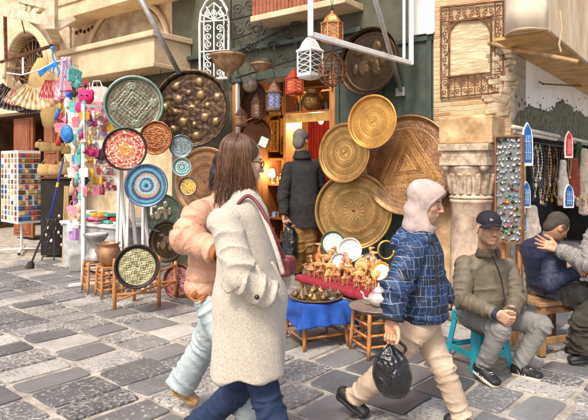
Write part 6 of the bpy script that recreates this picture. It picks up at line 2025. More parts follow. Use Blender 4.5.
def trousers(root, J, mat, rs=(.095,.072,.058), waist=(.155,.11), h=.009, amp=.012, seed=1, top=None, name='trousers', freq=26, kk=.05, flare=0):
    sd = Sdf(kk)
    top = top if top is not None else J['pelvis']+V(0,0,.1)
    sd.ecap(top, J['pelvis'], J['lat'], waist, (waist[0]*1.05, waist[1]*1.1))
    for s in 'RL':
        hip, kn, an = J['hip'+s], J['kn'+s], J['an'+s]
        sd.cap(hip, kn, rs[0]*1.08, rs[1]*1.06)
        sd.capf(kn, an, rs[1]*1.04, rs[2], k=.025)
    v, q = sd.mesh(min(h, .009))
    segs = []
    for s in 'RL': segs += [(J['hip'+s], J['kn'+s], .6, .7), (J['kn'+s], J['an'+s], .7, 1.1)]
    v = limbfold(v, q, segs, amp*.62, .06, seed, .2); v = wrinkle(v, q, amp*.18, freq*.7, seed)
    return build(name, v, q, mat, root, True)
def shoe(root, an, toe, mat, msole, f=1., up=V(0,0,1), stripes=None, gz=None):
    """ankle joint and toe-tip on the sole line"""
    d = (toe-an); 
    side = d.cross(up).normalized()
    # sole line: heel below/behind ankle
    L_ = .27*f; fw = (toe-an); fw = fw-up*fw.dot(up); fw.normalize()
    if gz is None:
        fw3 = (toe-(an-V(0,0,.08))).normalized()
    heel = toe-fw3_dir(an, toe)*L_
    ax = (toe-heel).normalized(); upv = side.cross(ax); upv = upv if upv.z > 0 else -upv
    e = thing_child(root, 'shoe')
    sd = Sdf(.02)
    sd.ecap(heel+ax*.05+upv*.045, heel+ax*.12+upv*.05, side, (.036*f,.04*f), (.040*f,.042*f))
    sd.ecap(heel+ax*.12+upv*.04, toe-ax*.045+upv*.032, side, (.042*f,.042*f), (.046*f,.028*f), k=.03)
    sd.cap(heel+ax*.05+upv*.05, an-(an-heel-ax*.05-upv*.05)*.2, .04*f, .04*f, k=.02)
    sd.clip(heel+upv*.012, -upv)
    v, q = sd.mesh(.006); o = build('shoe', v, q, mat, root, True)
    sd = Sdf(.02); sd.ecap(heel+ax*.045+upv*.012, toe-ax*.05+upv*.012, side, (.041*f,.03), (.05*f,.03)); sd.ell(heel+ax*.16+upv*.012, (.05,.05,.03), None, k=.03)
    sd.clip(heel, -upv); sd.clip(heel+upv*.024, upv)
    v, q = sd.mesh(.006); build('sole', v, q, msole, o, True)
    if stripes:
        for k_ in range(3):
            g = MB()
            for s_ in (-1,1):
                p = heel+ax*(.105+.022*k_)+upv*.028+side*s_*.0445*f
                g.tube([p, p+ax*-.022+upv*.035-side*s_*.006], .0038, 5)
            g.build('stripe', stripes, o)
        g = MB()
        for k_ in range(5):
            p = heel+ax*(.14+.016*k_)+upv*(.083-.006*k_)
            g.tube([p+side*.018, p+upv*.004, p-side*.018], .0028, 5)
        g.build('lace', stripes, o)
    return o
def fw3_dir(an, toe):
    d = toe-an; return (d-V(0,0,0)).normalized() if abs(d.z) > .16 else (V(d.x, d.y, d.z+.075)).normalized()
def thing_child(root, n): return None
def cloth(root, sd, mat, name, h=.009, amp=.01, freq=24, seed=1, aniso=(1,1,1), fn=None):
    v, q = sd.mesh(h)
    if fn is not None: v = fn(v, q)
    v = wrinkle(v, q, amp, freq, seed, aniso)
    return build(name, v, q, mat, root, True)
def ring(sd, c0, r0a, r0b, c1, r1a, r1b, fwd, lt, rad0, rad1, a0=-180, a1=180, n=34):
    for k in range(n+1):
        a = R(a0+(a1-a0)*k/n)
        sd.cap(Vector(c0)+fwd*r0a*math.cos(a)+lt*r0b*math.sin(a), Vector(c1)+fwd*r1a*math.cos(a)+lt*r1b*math.sin(a), rad0, rad1, k=.006)
def sleeve(root, sh, el, wr, rs, mat, h=.008, amp=.009, lam=.05, seed=1, fn=None, bend=.0):
    sd = Sdf(.02); sd.cap(sh, el, rs[0], rs[1], k=.02); sd.capf(el, wr, rs[1]*.98, rs[2], k=.02)
    v, q = sd.mesh(h)
    if fn is not None: v = fn(v, q)
    v = limbfold(v, q, [(sh, el, .35, 1.), (el, wr, 1., .6)], amp, lam, seed)
    v = wrinkle(v, q, amp*.5, 16, seed+3)
    return build('sleeve', v, q, mat, root, True)
def ribbon(mb, pts, w, nrm, t=.006):
    """flat strap along pts; nrm is the outward direction"""
    pts = [Vector(p) for p in pts]
    for a, b in zip(pts[:-1], pts[1:]):
        mb.bar(a, b, w, t, up=Vector(nrm))
def smoothpath(pts, n=6):
    pts = [Vector(p) for p in pts]; out = []
    for i in range(len(pts)-1):
        p0 = pts[max(i-1,0)]; p1 = pts[i]; p2 = pts[i+1]; p3 = pts[min(i+2,len(pts)-1)]
        for k in range(n):
            t = k/n
            out.append(.5*((2*p1)+(-p0+p2)*t+(2*p0-5*p1+4*p2-p3)*t*t+(-p0+3*p1-3*p2+p3)*t**3))
    out.append(pts[-1]); return out
def hair_strands(m, c, sc, n, az, length, cols, seed, r=.0016, fwd_drift=0., back_drift=0., crown=(-.03,0), spread=.012, start=(0.0,.5), curl=.004, mult=1.04, tuck=.15):
    """strands leave the crown, follow the skull, then hang"""
    rr = random.Random(seed); g = MB(); m_ = np.array(m)
    for i in range(n):
        a = R(rr.uniform(*az)); lay = rr.uniform(mult, mult+.10)
        th0 = rr.uniform(*start); L_ = length*rr.uniform(.6,1.2); pts = []
        ce, se = math.cos(a), math.sin(a)
        for k in range(7):
            th = th0+(1.62-th0)*k/6
            pts.append((-.012+.101*lay*math.sin(th)*ce+crown[0]*(1-k/6)*.6, .080*lay*math.sin(th)*se, .035+.095*lay*math.cos(th)))
        ph = rr.uniform(0,6.3); sx = rr.uniform(-spread, spread); sy = rr.uniform(-spread, spread); sz = rr.uniform(-spread, spread)
        wp_ = [Vector(xf(np.array(p)*sc, m_, c)) for p in pts]
        F_ = V(m[0][0], m[1][0], 0).normalized(); Lw = V(-F_.y, F_.x, 0); b0 = wp_[-1]; front = max(0, ce+.35)
        rel = b0-Vector(c); side_ = rel.dot(Lw); bk = rel.dot(F_)
        for k in range(1, 9):
            t = k/8; t2 = t*t*(3-2*t)
            wp_.append(b0-V(0,0,L_*t)+F_*(fwd_drift*t*t*front+back_drift*t*(1-front)+sx*t+curl*math.sin(t*7+ph)*t-bk*.28*t2*(1-front))+Lw*(sy*t-side_*(.12+tuck*t2)+side_*.12*(1-t)+curl*math.cos(t*6+ph)*t))
        rad = [r*(.7 if k == 0 else 1)*(1-.6*max(0, (k-9)/5)) for k in range(len(wp_))]
        cc_ = cols[rr.randrange(len(cols))]
        g.tube(wp_, rad, 4, col=tuple(np.array(cc_)*rr.uniform(.9,1.12)))
    return g

# ---------------------------------------------------------------- materials for clothes
m_fleece = M('boucle_wool', (.47,.41,.34), .95, var=.16, scale=110, bump=.8, bscale=200, col2=(.62,.555,.465), lo=.3, hi=.66, sheen=.3, dist=.004, crease=[(5,.03,(1,1,.6))])
m_navy = M('navy_trousers', (.016,.03,.075), .75, var=.25, scale=14, bump=.15, bscale=120, crease=[(8,.02,(1,1,1.5))])
m_jeans = M('pale_jeans', (.36,.43,.46), .85, var=.16, scale=7, bump=.25, bscale=160, col2=(.52,.58,.58), dist=.003, crease=[(8,.02,(1,1,1.5))])
m_greyjeans = M('grey_jeans', (.17,.165,.16), .85, var=.12, scale=3.5, bump=.3, bscale=200, col2=(.29,.28,.265), dist=.003, crease=[(8,.02,(1,1,1.5))])
m_chino = M('beige_chinos', (.50,.37,.26), .85, var=.12, scale=6, bump=.2, bscale=140, col2=(.62,.48,.35), dist=.003, crease=[(8,.02,(1,1,1.5))])
m_puffer = M('peach_puffer', (.58,.30,.19), .55, var=.1, scale=8, bump=.12, col2=(.68,.39,.27), crease=[(14,.03,(1,1,1))])
m_blackcoat = M('black_coat', (.022,.02,.02), .9, var=.3, scale=18, bump=.25, bscale=120, crease=[(8,.02,(1,1,1.5))])
m_khaki = M('khaki_jacket', (.125,.105,.07), .6, var=.15, scale=10, bump=.12, col2=(.18,.15,.105), crease=[(8,.02,(1,1,1.5))])
m_navyjkt = M('navy_jacket', (.018,.026,.055), .6, var=.25, scale=12, bump=.12, crease=[(8,.02,(1,1,1.5))])
m_greyjkt = M('grey_jacket', (.2,.19,.18), .8, var=.2, scale=60, bump=.2, col2=(.33,.31,.29), crease=[(8,.02,(1,1,1.5))])
m_hood = M('pinkish_hood', (.44,.345,.315), .85, var=.1, scale=12, bump=.15, bscale=140, col2=(.53,.425,.39), crease=[(9,.05,(1,1,.45)),(22,.012,(1,1,.6))])
m_blackshoe = M('black_shoe', (.02,.02,.022), .5, var=.2, scale=20)
m_sole = M('cream_sole', (.6,.52,.42), .7, var=.15, scale=20)
m_tansole = M('tan_sole', (.45,.27,.11), .7, var=.2, scale=20)
m_hairattr = M('hair', (1,1,1), .38, var=.25, scale=40, bump=.0, attr=True, spec=.5)
m_plastic = M('black_plastic', (.012,.012,.013), .1, var=.2, scale=10, bump=.2, bscale=30, spec=.7, crease=[(9,.09,(1,1,.8)),(24,.02,(1,1,1))])
m_maroon = M('maroon_leather', (.16,.03,.04), .5, var=.25, scale=20, bump=.1)
m_shorthair = M('short_hair', (1,1,1), .95, var=.4, scale=120, bump=.8, bscale=160, attr=True, spec=.15, dist=.004)
SKIN_W = np.array([.60,.36,.25]); SKIN_M = np.array([.56,.33,.215]); SKIN_D = np.array([.42,.22,.13])
def plaid_mat():
    m = bpy.data.materials.new('plaid_jacket_cloth'); nt, N, L, b = nodes_of(m)
    tc = N.new('ShaderNodeTexCoord'); sep = N.new('ShaderNodeSeparateXYZ'); L.new(tc.outputs['Object'], sep.inputs[0])
    cb = N.new('ShaderNodeCombineXYZ'); ad = N.new('ShaderNodeMath'); ad.operation = 'MULTIPLY_ADD'; ad.inputs[1].default_value = .6
    L.new(sep.outputs[1], ad.inputs[0]); L.new(sep.outputs[0], ad.inputs[2]); L.new(ad.outputs[0], cb.inputs[0]); L.new(sep.outputs[2], cb.inputs[1])
    nz = N.new('ShaderNodeTexNoise'); nz.inputs['Scale'].default_value = 9; L.new(tc.outputs['Object'], nz.inputs['Vector'])
    wv = N.new('ShaderNodeMix'); wv.data_type = 'RGBA'; wv.blend_type = 'LINEAR_LIGHT'; wv.inputs[0].default_value = .012
    L.new(cb.outputs[0], wv.inputs[6]); L.new(nz.outputs['Color'], wv.inputs[7])
    def brick(w_, h_, mort, c1, c2, cm_, rot=0, off=.37):
        mp = N.new('ShaderNodeMapping'); mp.inputs['Rotation'].default_value = (0,0,rot); L.new(wv.outputs[2], mp.inputs[0])
        br = N.new('ShaderNodeTexBrick'); L.new(mp.outputs[0], br.inputs['Vector']); br.inputs['Scale'].default_value = 1
        br.inputs['Brick Width'].default_value = w_; br.inputs['Row Height'].default_value = h_; br.inputs['Mortar Size'].default_value = mort; br.inputs['Mortar Smooth'].default_value = .0
        br.offset = off; br.squash = 1.6; br.squash_frequency = 3
        br.inputs['Color1'].default_value = c1+(1,); br.inputs['Color2'].default_value = c2+(1,); br.inputs['Mortar'].default_value = cm_+(1,)
        return br
    a = brick(.085, .06, .0016, (.008,.010,.020), (.014,.038,.11), (.10,.16,.27), 0)
    c = brick(.05, .12, .0011, (.0,.0,.0), (1,1,1), (1,1,1), 0, .2)
    d = brick(.065, .04, .0011, (.0,.0,.0), (.0,.0,.0), (1,1,1), R(90), .45)
    n2 = N.new('ShaderNodeTexNoise'); n2.inputs['Scale'].default_value = 8; L.new(tc.outputs['Object'], n2.inputs['Vector'])
    rp = N.new('ShaderNodeValToRGB'); rp.color_ramp.elements[0].position = .47; rp.color_ramp.elements[1].position = .53; L.new(n2.outputs['Fac'], rp.inputs[0])
    mlt = N.new('ShaderNodeMath'); mlt.operation = 'MULTIPLY'; L.new(d.outputs['Fac'], mlt.inputs[0]); L.new(rp.outputs[0], mlt.inputs[1])
    mx = N.new('ShaderNodeMix'); mx.data_type = 'RGBA'; ml2 = N.new('ShaderNodeMath'); ml2.operation = 'MULTIPLY'; iv = N.new('ShaderNodeMath'); iv.operation = 'SUBTRACT'; iv.inputs[0].default_value = 1.0; L.new(rp.outputs[0], iv.inputs[1]); L.new(iv.outputs[0], ml2.inputs[1]); L.new(c.outputs['Fac'], ml2.inputs[0]); L.new(ml2.outputs[0], mx.inputs[0]); L.new(a.outputs['Color'], mx.inputs[6]); mx.inputs[7].default_value = (.3,.37,.45,1)
    mx2 = N.new('ShaderNodeMix'); mx2.data_type = 'RGBA'; L.new(mlt.outputs[0], mx2.inputs[0]); L.new(mx.outputs[2], mx2.inputs[6]); mx2.inputs[7].default_value = (.1,.25,.55,1)
    L.new(mx2.outputs[2], b.inputs['Base Color']); b.inputs['Roughness'].default_value = .6
    n3 = N.new('ShaderNodeTexNoise'); n3.inputs['Scale'].default_value = 30; n3.inputs['Detail'].default_value = 6; L.new(tc.outputs['Object'], n3.inputs['Vector'])
    bp = N.new('ShaderNodeBump'); bp.inputs['Strength'].default_value = .3; bp.inputs['Distance'].default_value = .01; L.new(n3.outputs['Fac'], bp.inputs['Height']); L.new(bp.outputs[0], b.inputs['Normal'])
    return m
m_plaid = plaid_mat()

# ================================================================ 1. woman in the long fleece coat
YW = 2.85
lat = V(.35,.94,0).normalized()           # her left: away from the camera
fw = V(.94,-.35,0).normalized()
hc = P(243,162,YW+.02)
J = dict(head=hc, neck=P(242,198,YW), chest=P(243,222,YW), pelvis=P(246,305,YW), lat=lat,
 shR=P(240,220,YW)-lat*.16, elR=P(241,276,2.62), wrR=P(272,296,2.74), shL=P(243,220,YW)+lat*.16, elL=P(262,272,3.05), wrL=P(283,284,2.9),
 hipR=P(250,320,YW)-lat*.06, knR=P(268,402,2.80), anR=P(287,462,2.74), toR=P(312,492,2.68), hipL=P(243,320,YW)+lat*.08, knL=P(237,390,3.0), anL=P(194,430,3.2), toL=P(208,454,3.15))
w1 = thing('person', 'woman in a long cream fleece coat and glasses with long brown hair, walking right', 'person', V(J['pelvis'].x, J['pelvis'].y, 0))
B = Body(); coarse_body(B, J, SKIN_W, .85)
hm = frame(V(.86,.42,.0), pitch=R(8))
v, q, c = head_mesh(SKIN_W, neckto=nk(hm, J), male=False, brow=(.07,.04,.025)); B.add(xf(v, hm, hc), q, c)
add_hand(B, J['wrR'], V(.2,.75,-.6), V(.3,0,1), SKIN_W, 1, curl=.3, h=.005)
B.build(w1); add_eyes(w1, hm, hc)
trousers(w1, J, m_navy, rs=(.085,.070,.076), waist=(.14,.1), top=J['pelvis']+V(0,0,.02), seed=3, freq=17, amp=.016)
shoe(w1, J['anL'], J['toL'], m_blackshoe, m_tansole, .92); shoe(w1, J['anR'], J['toR'], m_blackshoe, m_tansole, .92)
sd = Sdf(.05)
sd.ecap(P(244,219,YW), P(250,300,YW), lat, (.165,.12), (.18,.175))
sd.ecap(P(250,300,YW), P(247,402,YW), lat, (.185,.18), (.205,.205))
sd.cap(J['shR']+V(0,0,.0), J['shL'], .066, .066)
sd.ecap(P(243,208,YW), P(244,199,YW), lat, (.10,.085), (.075,.075), k=.04)
sd.clip(P(248,384.5,YW)+V(0,0,.072), V(.04,0,-1))
ops = sd
sl_ = Sdf(.03); 
sleeve(w1, J['shR'], J['elR'], P(271,297,2.67), (.080,.081,.068), m_fleece, .007, .012, .085, 7)
sleeve(w1, J['shL'], J['elL'], J['wrL'], (.07,.07,.06), m_fleece, .01, .008, .07, 8)
def coat_folds(v, q):
    n = vnorm(v, q)
    # long hanging folds below the waist
    a = np.arctan2(v[:, 1]-J['pelvis'].y, v[:, 0]-J['pelvis'].x); t = np.clip((1.0-v[:, 2])/.4, 0, 1)
    return hangfold(v, q, J['pelvis'], .013, 4, 1.2, .6, 2)
o_coat = cloth(w1, ops, m_fleece, 'coat', .008, .008, 9, 4, (1,1,.6), coat_folds)
for sy_ in (0,):
    g = MB(); g.tube(smoothpath([P(272,262,2.60), P(280,278,2.62), P(284,296,2.66)]), .007, 6); g.build('pocket_welt', m_fleece, w1, smooth=True)
# cuff strap and button, pocket flap, lapel, seam
g = MB(); a = J['elR']; b = P(270,297,2.66)
ax = (b-a).normalized()
g.tube([b-ax*.05+V(0,0,0)+(V(0,0,1).cross(ax)*math.cos(t)+ax.cross(V(0,0,1).cross(ax))*math.sin(t))*.0715 for t in np.linspace(0,2*PI,22)], .009, 6)
g.build('cuff_band', m_fleece, w1, smooth=True)
g = MB(); g.lathe([(.0,0),(.011,0),(.012,.004),(.006,.005),(0,.005)], P(257,297,2.555), 14, rot=frame(V(0,0,1), up=V(0,-1,0)))
g.sphere(P(257,297,2.555), .0115, 12, 8)
g.build('button', M('dark_button', (.03,.025,.022), .3), w1, smooth=True)
# collar
sd = Sdf(.02)
for k in range(31):
    t = k/30; a = R(-150+300*t)
    p = P(243.5,200-1.0*math.cos(a),YW)+(fw*math.cos(PI+a)*-.075+lat*math.sin(a)*.078)
    q0 = P(243.5,209,YW)+(fw*math.cos(PI+a)*-.095+lat*math.sin(a)*.1)
    sd.cap(p, q0, .015, .018, k=.008)
cloth(w1, sd, m_fleece, 'collar', .006, .003, 20, 5)
g = MB()
g.tube(smoothpath([P(232,211,2.665), P(229,222,2.64), P(230,236,2.64), P(234,247,2.66)]), .0045, 6)
g.build('shoulder_seam', m_fleece, w1, smooth=True)
g = MB()
g.tube(smoothpath([P(259,206,2.72), P(268,228,2.66), P(276,250,2.62), P(283,274,2.62)]), .011, 8)
g.build('front_edge', m_fleece, w1, smooth=True)
# hair
cols = [hexc('#5a3d2c'), hexc('#523526'), hexc('#6c4a35'), hexc('#4a3226'), hexc('#7a573f'), hexc('#634430')]
cap = Sdf(.02); cap.ell((-.02,0,.045), (.099,.084,.094)); cap.ell((-.055,0,-.02), (.06,.07,.09))
cap.ell((.10,0,-.01), (.085,.085,.062), sub=True, k=.02)
v, q = cap.mesh(.005); v = wrinkle(v, q, .004, 60, 4, (1,1,.3))
cc0 = np.repeat(hexc('#4e3324')[None], len(v), 0)*(1+.25*np.sin(v[:, 1]*160+np.sin(v[:, 0]*60))[:, None])
HB = Body(); HB.add(xf(v, hm, hc), q, cc0)
for args in (dict(n=1150, az=(80,280), length=.17, seed=1, fwd_drift=.0, back_drift=-.02, crown=(-.02,0)),
             dict(n=420, az=(248,279), length=.23, seed=2, fwd_drift=.10, crown=(-.04,0), spread=.014),
             dict(n=150, az=(62,100), length=.26, seed=3, fwd_drift=.08, crown=(-.04,0)),
             dict(n=420, az=(165,235), length=.24, seed=4, back_drift=-.05, mult=1.1, spread=.02)):
    g = hair_strands(hm, hc, 1., cols=cols, **args)
    f4 = [f for f in g.f if len(f) == 4]
    HB.add(np.array(g.v), np.array(f4), np.array(g.c))
ho = build('hair', np.concatenate(HB.v), np.concatenate(HB.q), m_hairattr, w1, True, np.concatenate(HB.c))
g = MB()
for k in range(5):      # claw clip
    g.tube([Vector(xf(np.array(p), np.array(hm), hc)) for p in ((-.075,-.03+.015*k,.125),(-.09,-.03+.015*k,.10),(-.10,-.03+.015*k,.07))], .004, 5)
g.build('hair_clip', m_iron, w1)
# glasses
g = MB(); hx = lambda p: Vector(xf(np.array(p), np.array(hm), hc))
for y in (-1,1):
    g.tube([hx((.098-.004*abs(math.cos(t)), y*.033+.022*math.cos(t), .0+.017*math.sin(t))) for t in np.linspace(0,2*PI,19)], .0024, 6)
    g.tube([hx((.094,y*.055,.006)), hx((.05,y*.076,.006)), hx((-.0,y*.083,.002))], .0026, 6)
g.tube([hx((.101,-.011,.004)), hx((.103,0,.006)), hx((.101,.011,.004))], .0024, 6)
g.build('glasses', M('tortoise', (.03,.015,.008), .25, var=.3), w1, smooth=True)
# cross-body strap with its small bag: worn, but a thing of its own
root = thing('shoulder_bag', 'small maroon bag worn on a maroon strap over the cream coat', 'bag', P(289,268,2.80))
g = MB(); path = smoothpath([P(236,212,2.74), P(239,203,2.73), P(248,196,2.74), P(258,204,2.70), P(268,222,2.67), P(277,242,2.68), P(284,258,2.73)])
g.tube(path, .0095, 8); g.build('strap', m_maroon, root, smooth=True)
sd = Sdf(.01); sd.rbox(P(287,266,2.86), (.035,.05,.05), rmat(-.4), .02); v, q = sd.mesh(.008); v = wrinkle(v, q, .004, 30, 3); build('pouch', v, q, m_maroon, root, True)

# ================================================================ 2. woman in the peach puffer jacket
Y2 = 3.38
lat = V(.35,.94,0).normalized(); fw = V(.94,-.35,0).normalized()
hc = P(233,172,Y2)
J = dict(head=hc, neck=P(228,196,Y2), chest=P(218,218,Y2), pelvis=P(215,290,Y2), lat=lat,
 shR=P(212,212,Y2)-lat*.15, elR=P(186,238,3.18), wrR=P(216,252,3.05), shL=P(214,212,Y2)+lat*.15, elL=P(205,240,3.6), wrL=P(235,255,3.5),
 hipR=P(217,300,Y2)-lat*.08, knR=P(243,365,3.15), anR=P(252,418,3.12), toR=P(276,440,3.0), hipL=P(216,300,Y2)+lat*.08, knL=P(206,342,3.62), anL=P(181,386,3.70), toL=P(199,407,3.72))
w2 = thing('person', 'woman in a peach puffer jacket and pale jeans, mostly hidden behind the cream coat', 'person', V(J['pelvis'].x, J['pelvis'].y, 0))
B = Body(); coarse_body(B, J, SKIN_W, .85)
hm = frame(V(.9,.3,0), pitch=R(5)); v, q, c = head_mesh(SKIN_W, neckto=nk(hm, J), male=False); B.add(xf(v, hm, hc), q, c)
add_hand(B, J['wrR'], V(.9,.2,-.15), V(.1,-.2,1), SKIN_W, 1, curl=.5, h=.005)
B.build(w2); add_eyes(w2, hm, hc)
trousers(w2, J, m_jeans, rs=(.095,.083,.098), waist=(.13,.1), seed=6, freq=19, amp=.018)
shoe(w2, J['anL'], J['toL'], M('tan_boot', (.42,.27,.14), .7, var=.2), m_tansole, .9); shoe(w2, J['anR'], J['toR'], MATS['tan_boot'], m_tansole, .9)
sd = Sdf(.04)
sd.ecap(J['chest'], P(209,284,Y2), lat, (.17,.12), (.17,.135)); sd.cap(J['shR'], J['shL'], .085, .085)
sd.ecap(P(226,204,Y2), P(230,192,Y2), lat, (.10,.09), (.085,.075))
sd.clip(P(210,291,Y2), V(0,0,-1))
def seg_t(v, a, b):
    ab = b-a; L2 = ab@ab; t = np.clip((v-a)@ab/L2, 0, 1); return t*math.sqrt(L2), np.linalg.norm(v-a-t[:, None]*ab, axis=1)
def puff(v, q):
    n = vnorm(v, q)
    a, b, c_ = np.array(J['shR']), np.array(J['elR']), np.array(J['wrR'])
    t1, d1 = seg_t(v, a, b); t2, d2 = seg_t(v, b, c_)
    s = v[:, 2]/.085
    s = np.where((d1 < .115) & (d1 < d2), t1/.075, s); s = np.where((d2 < .112) & (d2 <= d1), t2/.075+.5, s)
    g_ = np.abs(np.sin(s*PI))
    return v+n*(.016*g_**.4-.011)[:, None]
cloth(w2, sd, m_puffer, 'puffer_jacket', .007, .004, 20, 8, (1,1,1), puff)
sleeve(w2, J['shR'], J['elR'], J['wrR'], (.092,.088,.066), m_puffer, .007, .004, .06, 5, puff)
sleeve(w2, J['shL'], J['elL'], J['wrL'], (.085,.08,.06), m_puffer, .01, .004, .06, 6)
sd = Sdf(.02); lt_ = J['lat']; fw_ = V(lt_.y,-lt_.x,0)
ring(sd, P(209.5,288,Y2), .128, .165, P(210,292,Y2), .124, .16, fw_, lt_, .012, .012); cloth(w2, sd, cm('jacket_rib','#a8683e'), 'hem_band', .007, .002, 40, 3)
sd = Sdf(.02); ring(sd, P(226,203,Y2), .095, .10, P(229,193,Y2), .078, .08, fw_, lt_, .022, .02); cloth(w2, sd, m_puffer, 'collar', .007, .003, 30, 3)
g = MB(); w_ = J['wrR']; ax = (J['elR']-w_).normalized(); s1_ = ax.cross(V(0,0,1)).normalized(); s2_ = ax.cross(s1_)
for kk_ in range(3): g.tube([w_-ax*(.0+.012*kk_)+(s1_*math.cos(t)+s2_*math.sin(t))*.05 for t in np.linspace(0,2*PI,18)], .009, 8)
g.build('cuff', MATS['jacket_rib'], w2, smooth=True)
g = MB(); g.tube(smoothpath([P(196,290,3.2), P(190,296,3.2), P(196,301,3.2), P(204,296,3.2), P(200,303,3.2)]), .006, 6); g.build('drawstring', cm('drawcord','#c07a48'), w2)
HB = Body()
sd = Sdf(.02); sd.ell((-.02,0,.04), (.104,.088,.098)); sd.ell((-.1,0,-.02), (.045,.05,.06)); sd.ell((.1,0,-.02), (.09,.09,.07), sub=True)
v, q = sd.mesh(.007); HB.add(xf(v, hm, hc), q, hexc('#2a1e1c'))
g = hair_strands(hm, hc, 1., 150, (120,240), .14, [hexc('#2a1e1c'), hexc('#3c2a26')], 9, back_drift=-.06)
HB.add(np.array(g.v), np.array([f for f in g.f if len(f) == 4]), np.array(g.c))
build('hair', np.concatenate(HB.v), np.concatenate(HB.q), m_hairattr, w2, True, np.concatenate(HB.c))

# ================================================================ 3. man in hood and plaid jacket
Y3 = 3.5
lat = V(.12,.99,0).normalized(); fw = V(.99,-.12,0).normalized()
hc = P(426,202,Y3)
J = dict(head=hc, neck=P(420,230,Y3), chest=P(421,252,Y3), pelvis=P(419,318,Y3), lat=lat,
 shR=P(409,247,Y3)-lat*.15, elR=P(397,288,3.22), wrR=P(391.5,322,3.18), shL=P(424,247,Y3)+lat*.17, elL=P(440,290,3.7), wrL=P(448,306,3.6),
 hipL=P(422,325,Y3)+lat*.08, knL=P(443,368,3.5), anL=P(462,418,3.48), toL=P(486,434,3.46), hipR=P(412,325,Y3)-lat*.08, knR=P(389,366,3.45), anR=P(355,398,3.6), toR=P(369,420,3.56))
p3 = thing('person', 'man in a pale pink hood and blue plaid jacket walking with a black bag', 'person', V(J['pelvis'].x, J['pelvis'].y, 0))
B = Body(); coarse_body(B, J, SKIN_M, .9)
hm = frame(V(.88,-.42,0), pitch=R(14)); v, q, c = head_mesh(SKIN_M, neckto=nk(hm, J), stubble=.35, ears=False); B.add(xf(v, hm, hc), q, c)
add_hand(B, J['wrR'], V(.03,-.05,-1), V(.9,-.45,.0), SKIN_M*[1.1,1,.95], -1, curl=[1.15,1.2,1.25,1.3], thumb=.9, sc=1.06)
B.build(p3); add_eyes(p3, hm, hc)
trousers(p3, J, m_chino, rs=(.094,.070,.066), waist=(.145,.11), seed=12, freq=18, amp=.016)
shoe(p3, J['anR'], J['toR'], m_blackshoe, m_blackshoe, 1.); shoe(p3, J['anL'], J['toL'], m_blackshoe, m_blackshoe, 1.)
sd = Sdf(.045)
sd.ecap(P(421,255,Y3), P(419,300,Y3), lat, (.19,.135), (.19,.165)); sd.ecap(P(419,300,Y3), P(420,322,Y3), lat, (.19,.168), (.18,.165))
sd.cap(J['shR'], J['shL'], .08, .08); sd.ecap(P(417,245,Y3), P(422,240,Y3), lat, (.11,.10), (.084,.084))
sleeve(p3, J['shR'], J['elR'], J['wrR']+(J['elR']-J['wrR'])*.08, (.088,.078,.062), m_plaid, .007, .010, .06, 11)
sleeve(p3, J['shL'], J['elL'], J['wrL'], (.085,.075,.05), m_plaid, .009, .009, .06, 12)
sd.clip(P(420,318,Y3), V(0,0,-1))
cloth(p3, sd, m_plaid, 'plaid_jacket', .008, .010, 13, 13, (1,1,1.2), lambda v, q: limbfold(v, q, [(J['chest'], J['pelvis'], .3, 1.)], .006, .09, 3))
# jacket's own hood folded at the nape, cuff
sd = Sdf(.03); sd.cap(P(399,243,3.42), P(405,234,3.56), .05, .05); sd.cap(P(402,241,3.38), P(430,240,3.36), .038, .026); sd.cap(P(402,236,3.6), P(432,239,3.62), .038, .026)
cloth(p3, sd, m_plaid, 'folded_hood', .008, .010, 28, 14)
g = MB(); wq = J['wrR']+(J['elR']-J['wrR'])*.10; ax = (J['elR']-J['wrR']).normalized()
s1_ = ax.cross(V(0,1,0)).normalized(); s2_ = ax.cross(s1_)
g.tube([wq+ax*.0+(s1_*math.cos(t)+s2_*math.sin(t))*.058 for t in np.linspace(0,2*PI,20)], .012, 8); g.build('cuff', m_blackcoat, p3, smooth=True)
g = MB(); g.tube(smoothpath([P(434,238,3.30), P(436,262,3.27), P(437,300,3.25)]), .006, 6); g.tube(smoothpath([P(426,232,3.31), P(430,240,3.27), P(428,250,3.27)]), .005, 6)
g.build('zip_and_cord', m_iron, p3)
# hood of the sweatshirt
sd = Sdf(.03); sd.ell((-.012,0,.030), (.108,.093,.108)); sd.ell((-.055,0,.05), (.075,.07,.072)); sd.ell((-.06,0,-.07), (.07,.085,.06)); sd.ell((.05,0,.06), (.055,.075,.062)); sd.cap((-.02,0,-.05), (-.03,0,-.16), .074, .085, k=.04); sd.cap((.0,0,-.12),(.03,0,-.16), .07, .07, k=.03)
sd.ell((.120,0,-.030), (.108,.096,.112), sub=True, k=.012)
v, q = sd.mesh(.006); n = vnorm(v, q)
rim_d = np.abs(((v[:, 0]-.120)/.108)**2+(v[:, 1]/.096)**2+((v[:, 2]+.030)/.112)**2-1.12)
v = v+n*(.007*np.exp(-(rim_d/.12)**2))[:, None]
v = wrinkle(v, q, .009, 13, 15, (1,1,.45)); build('hood', xf(v, hm, hc), q, m_hood, p3, True)
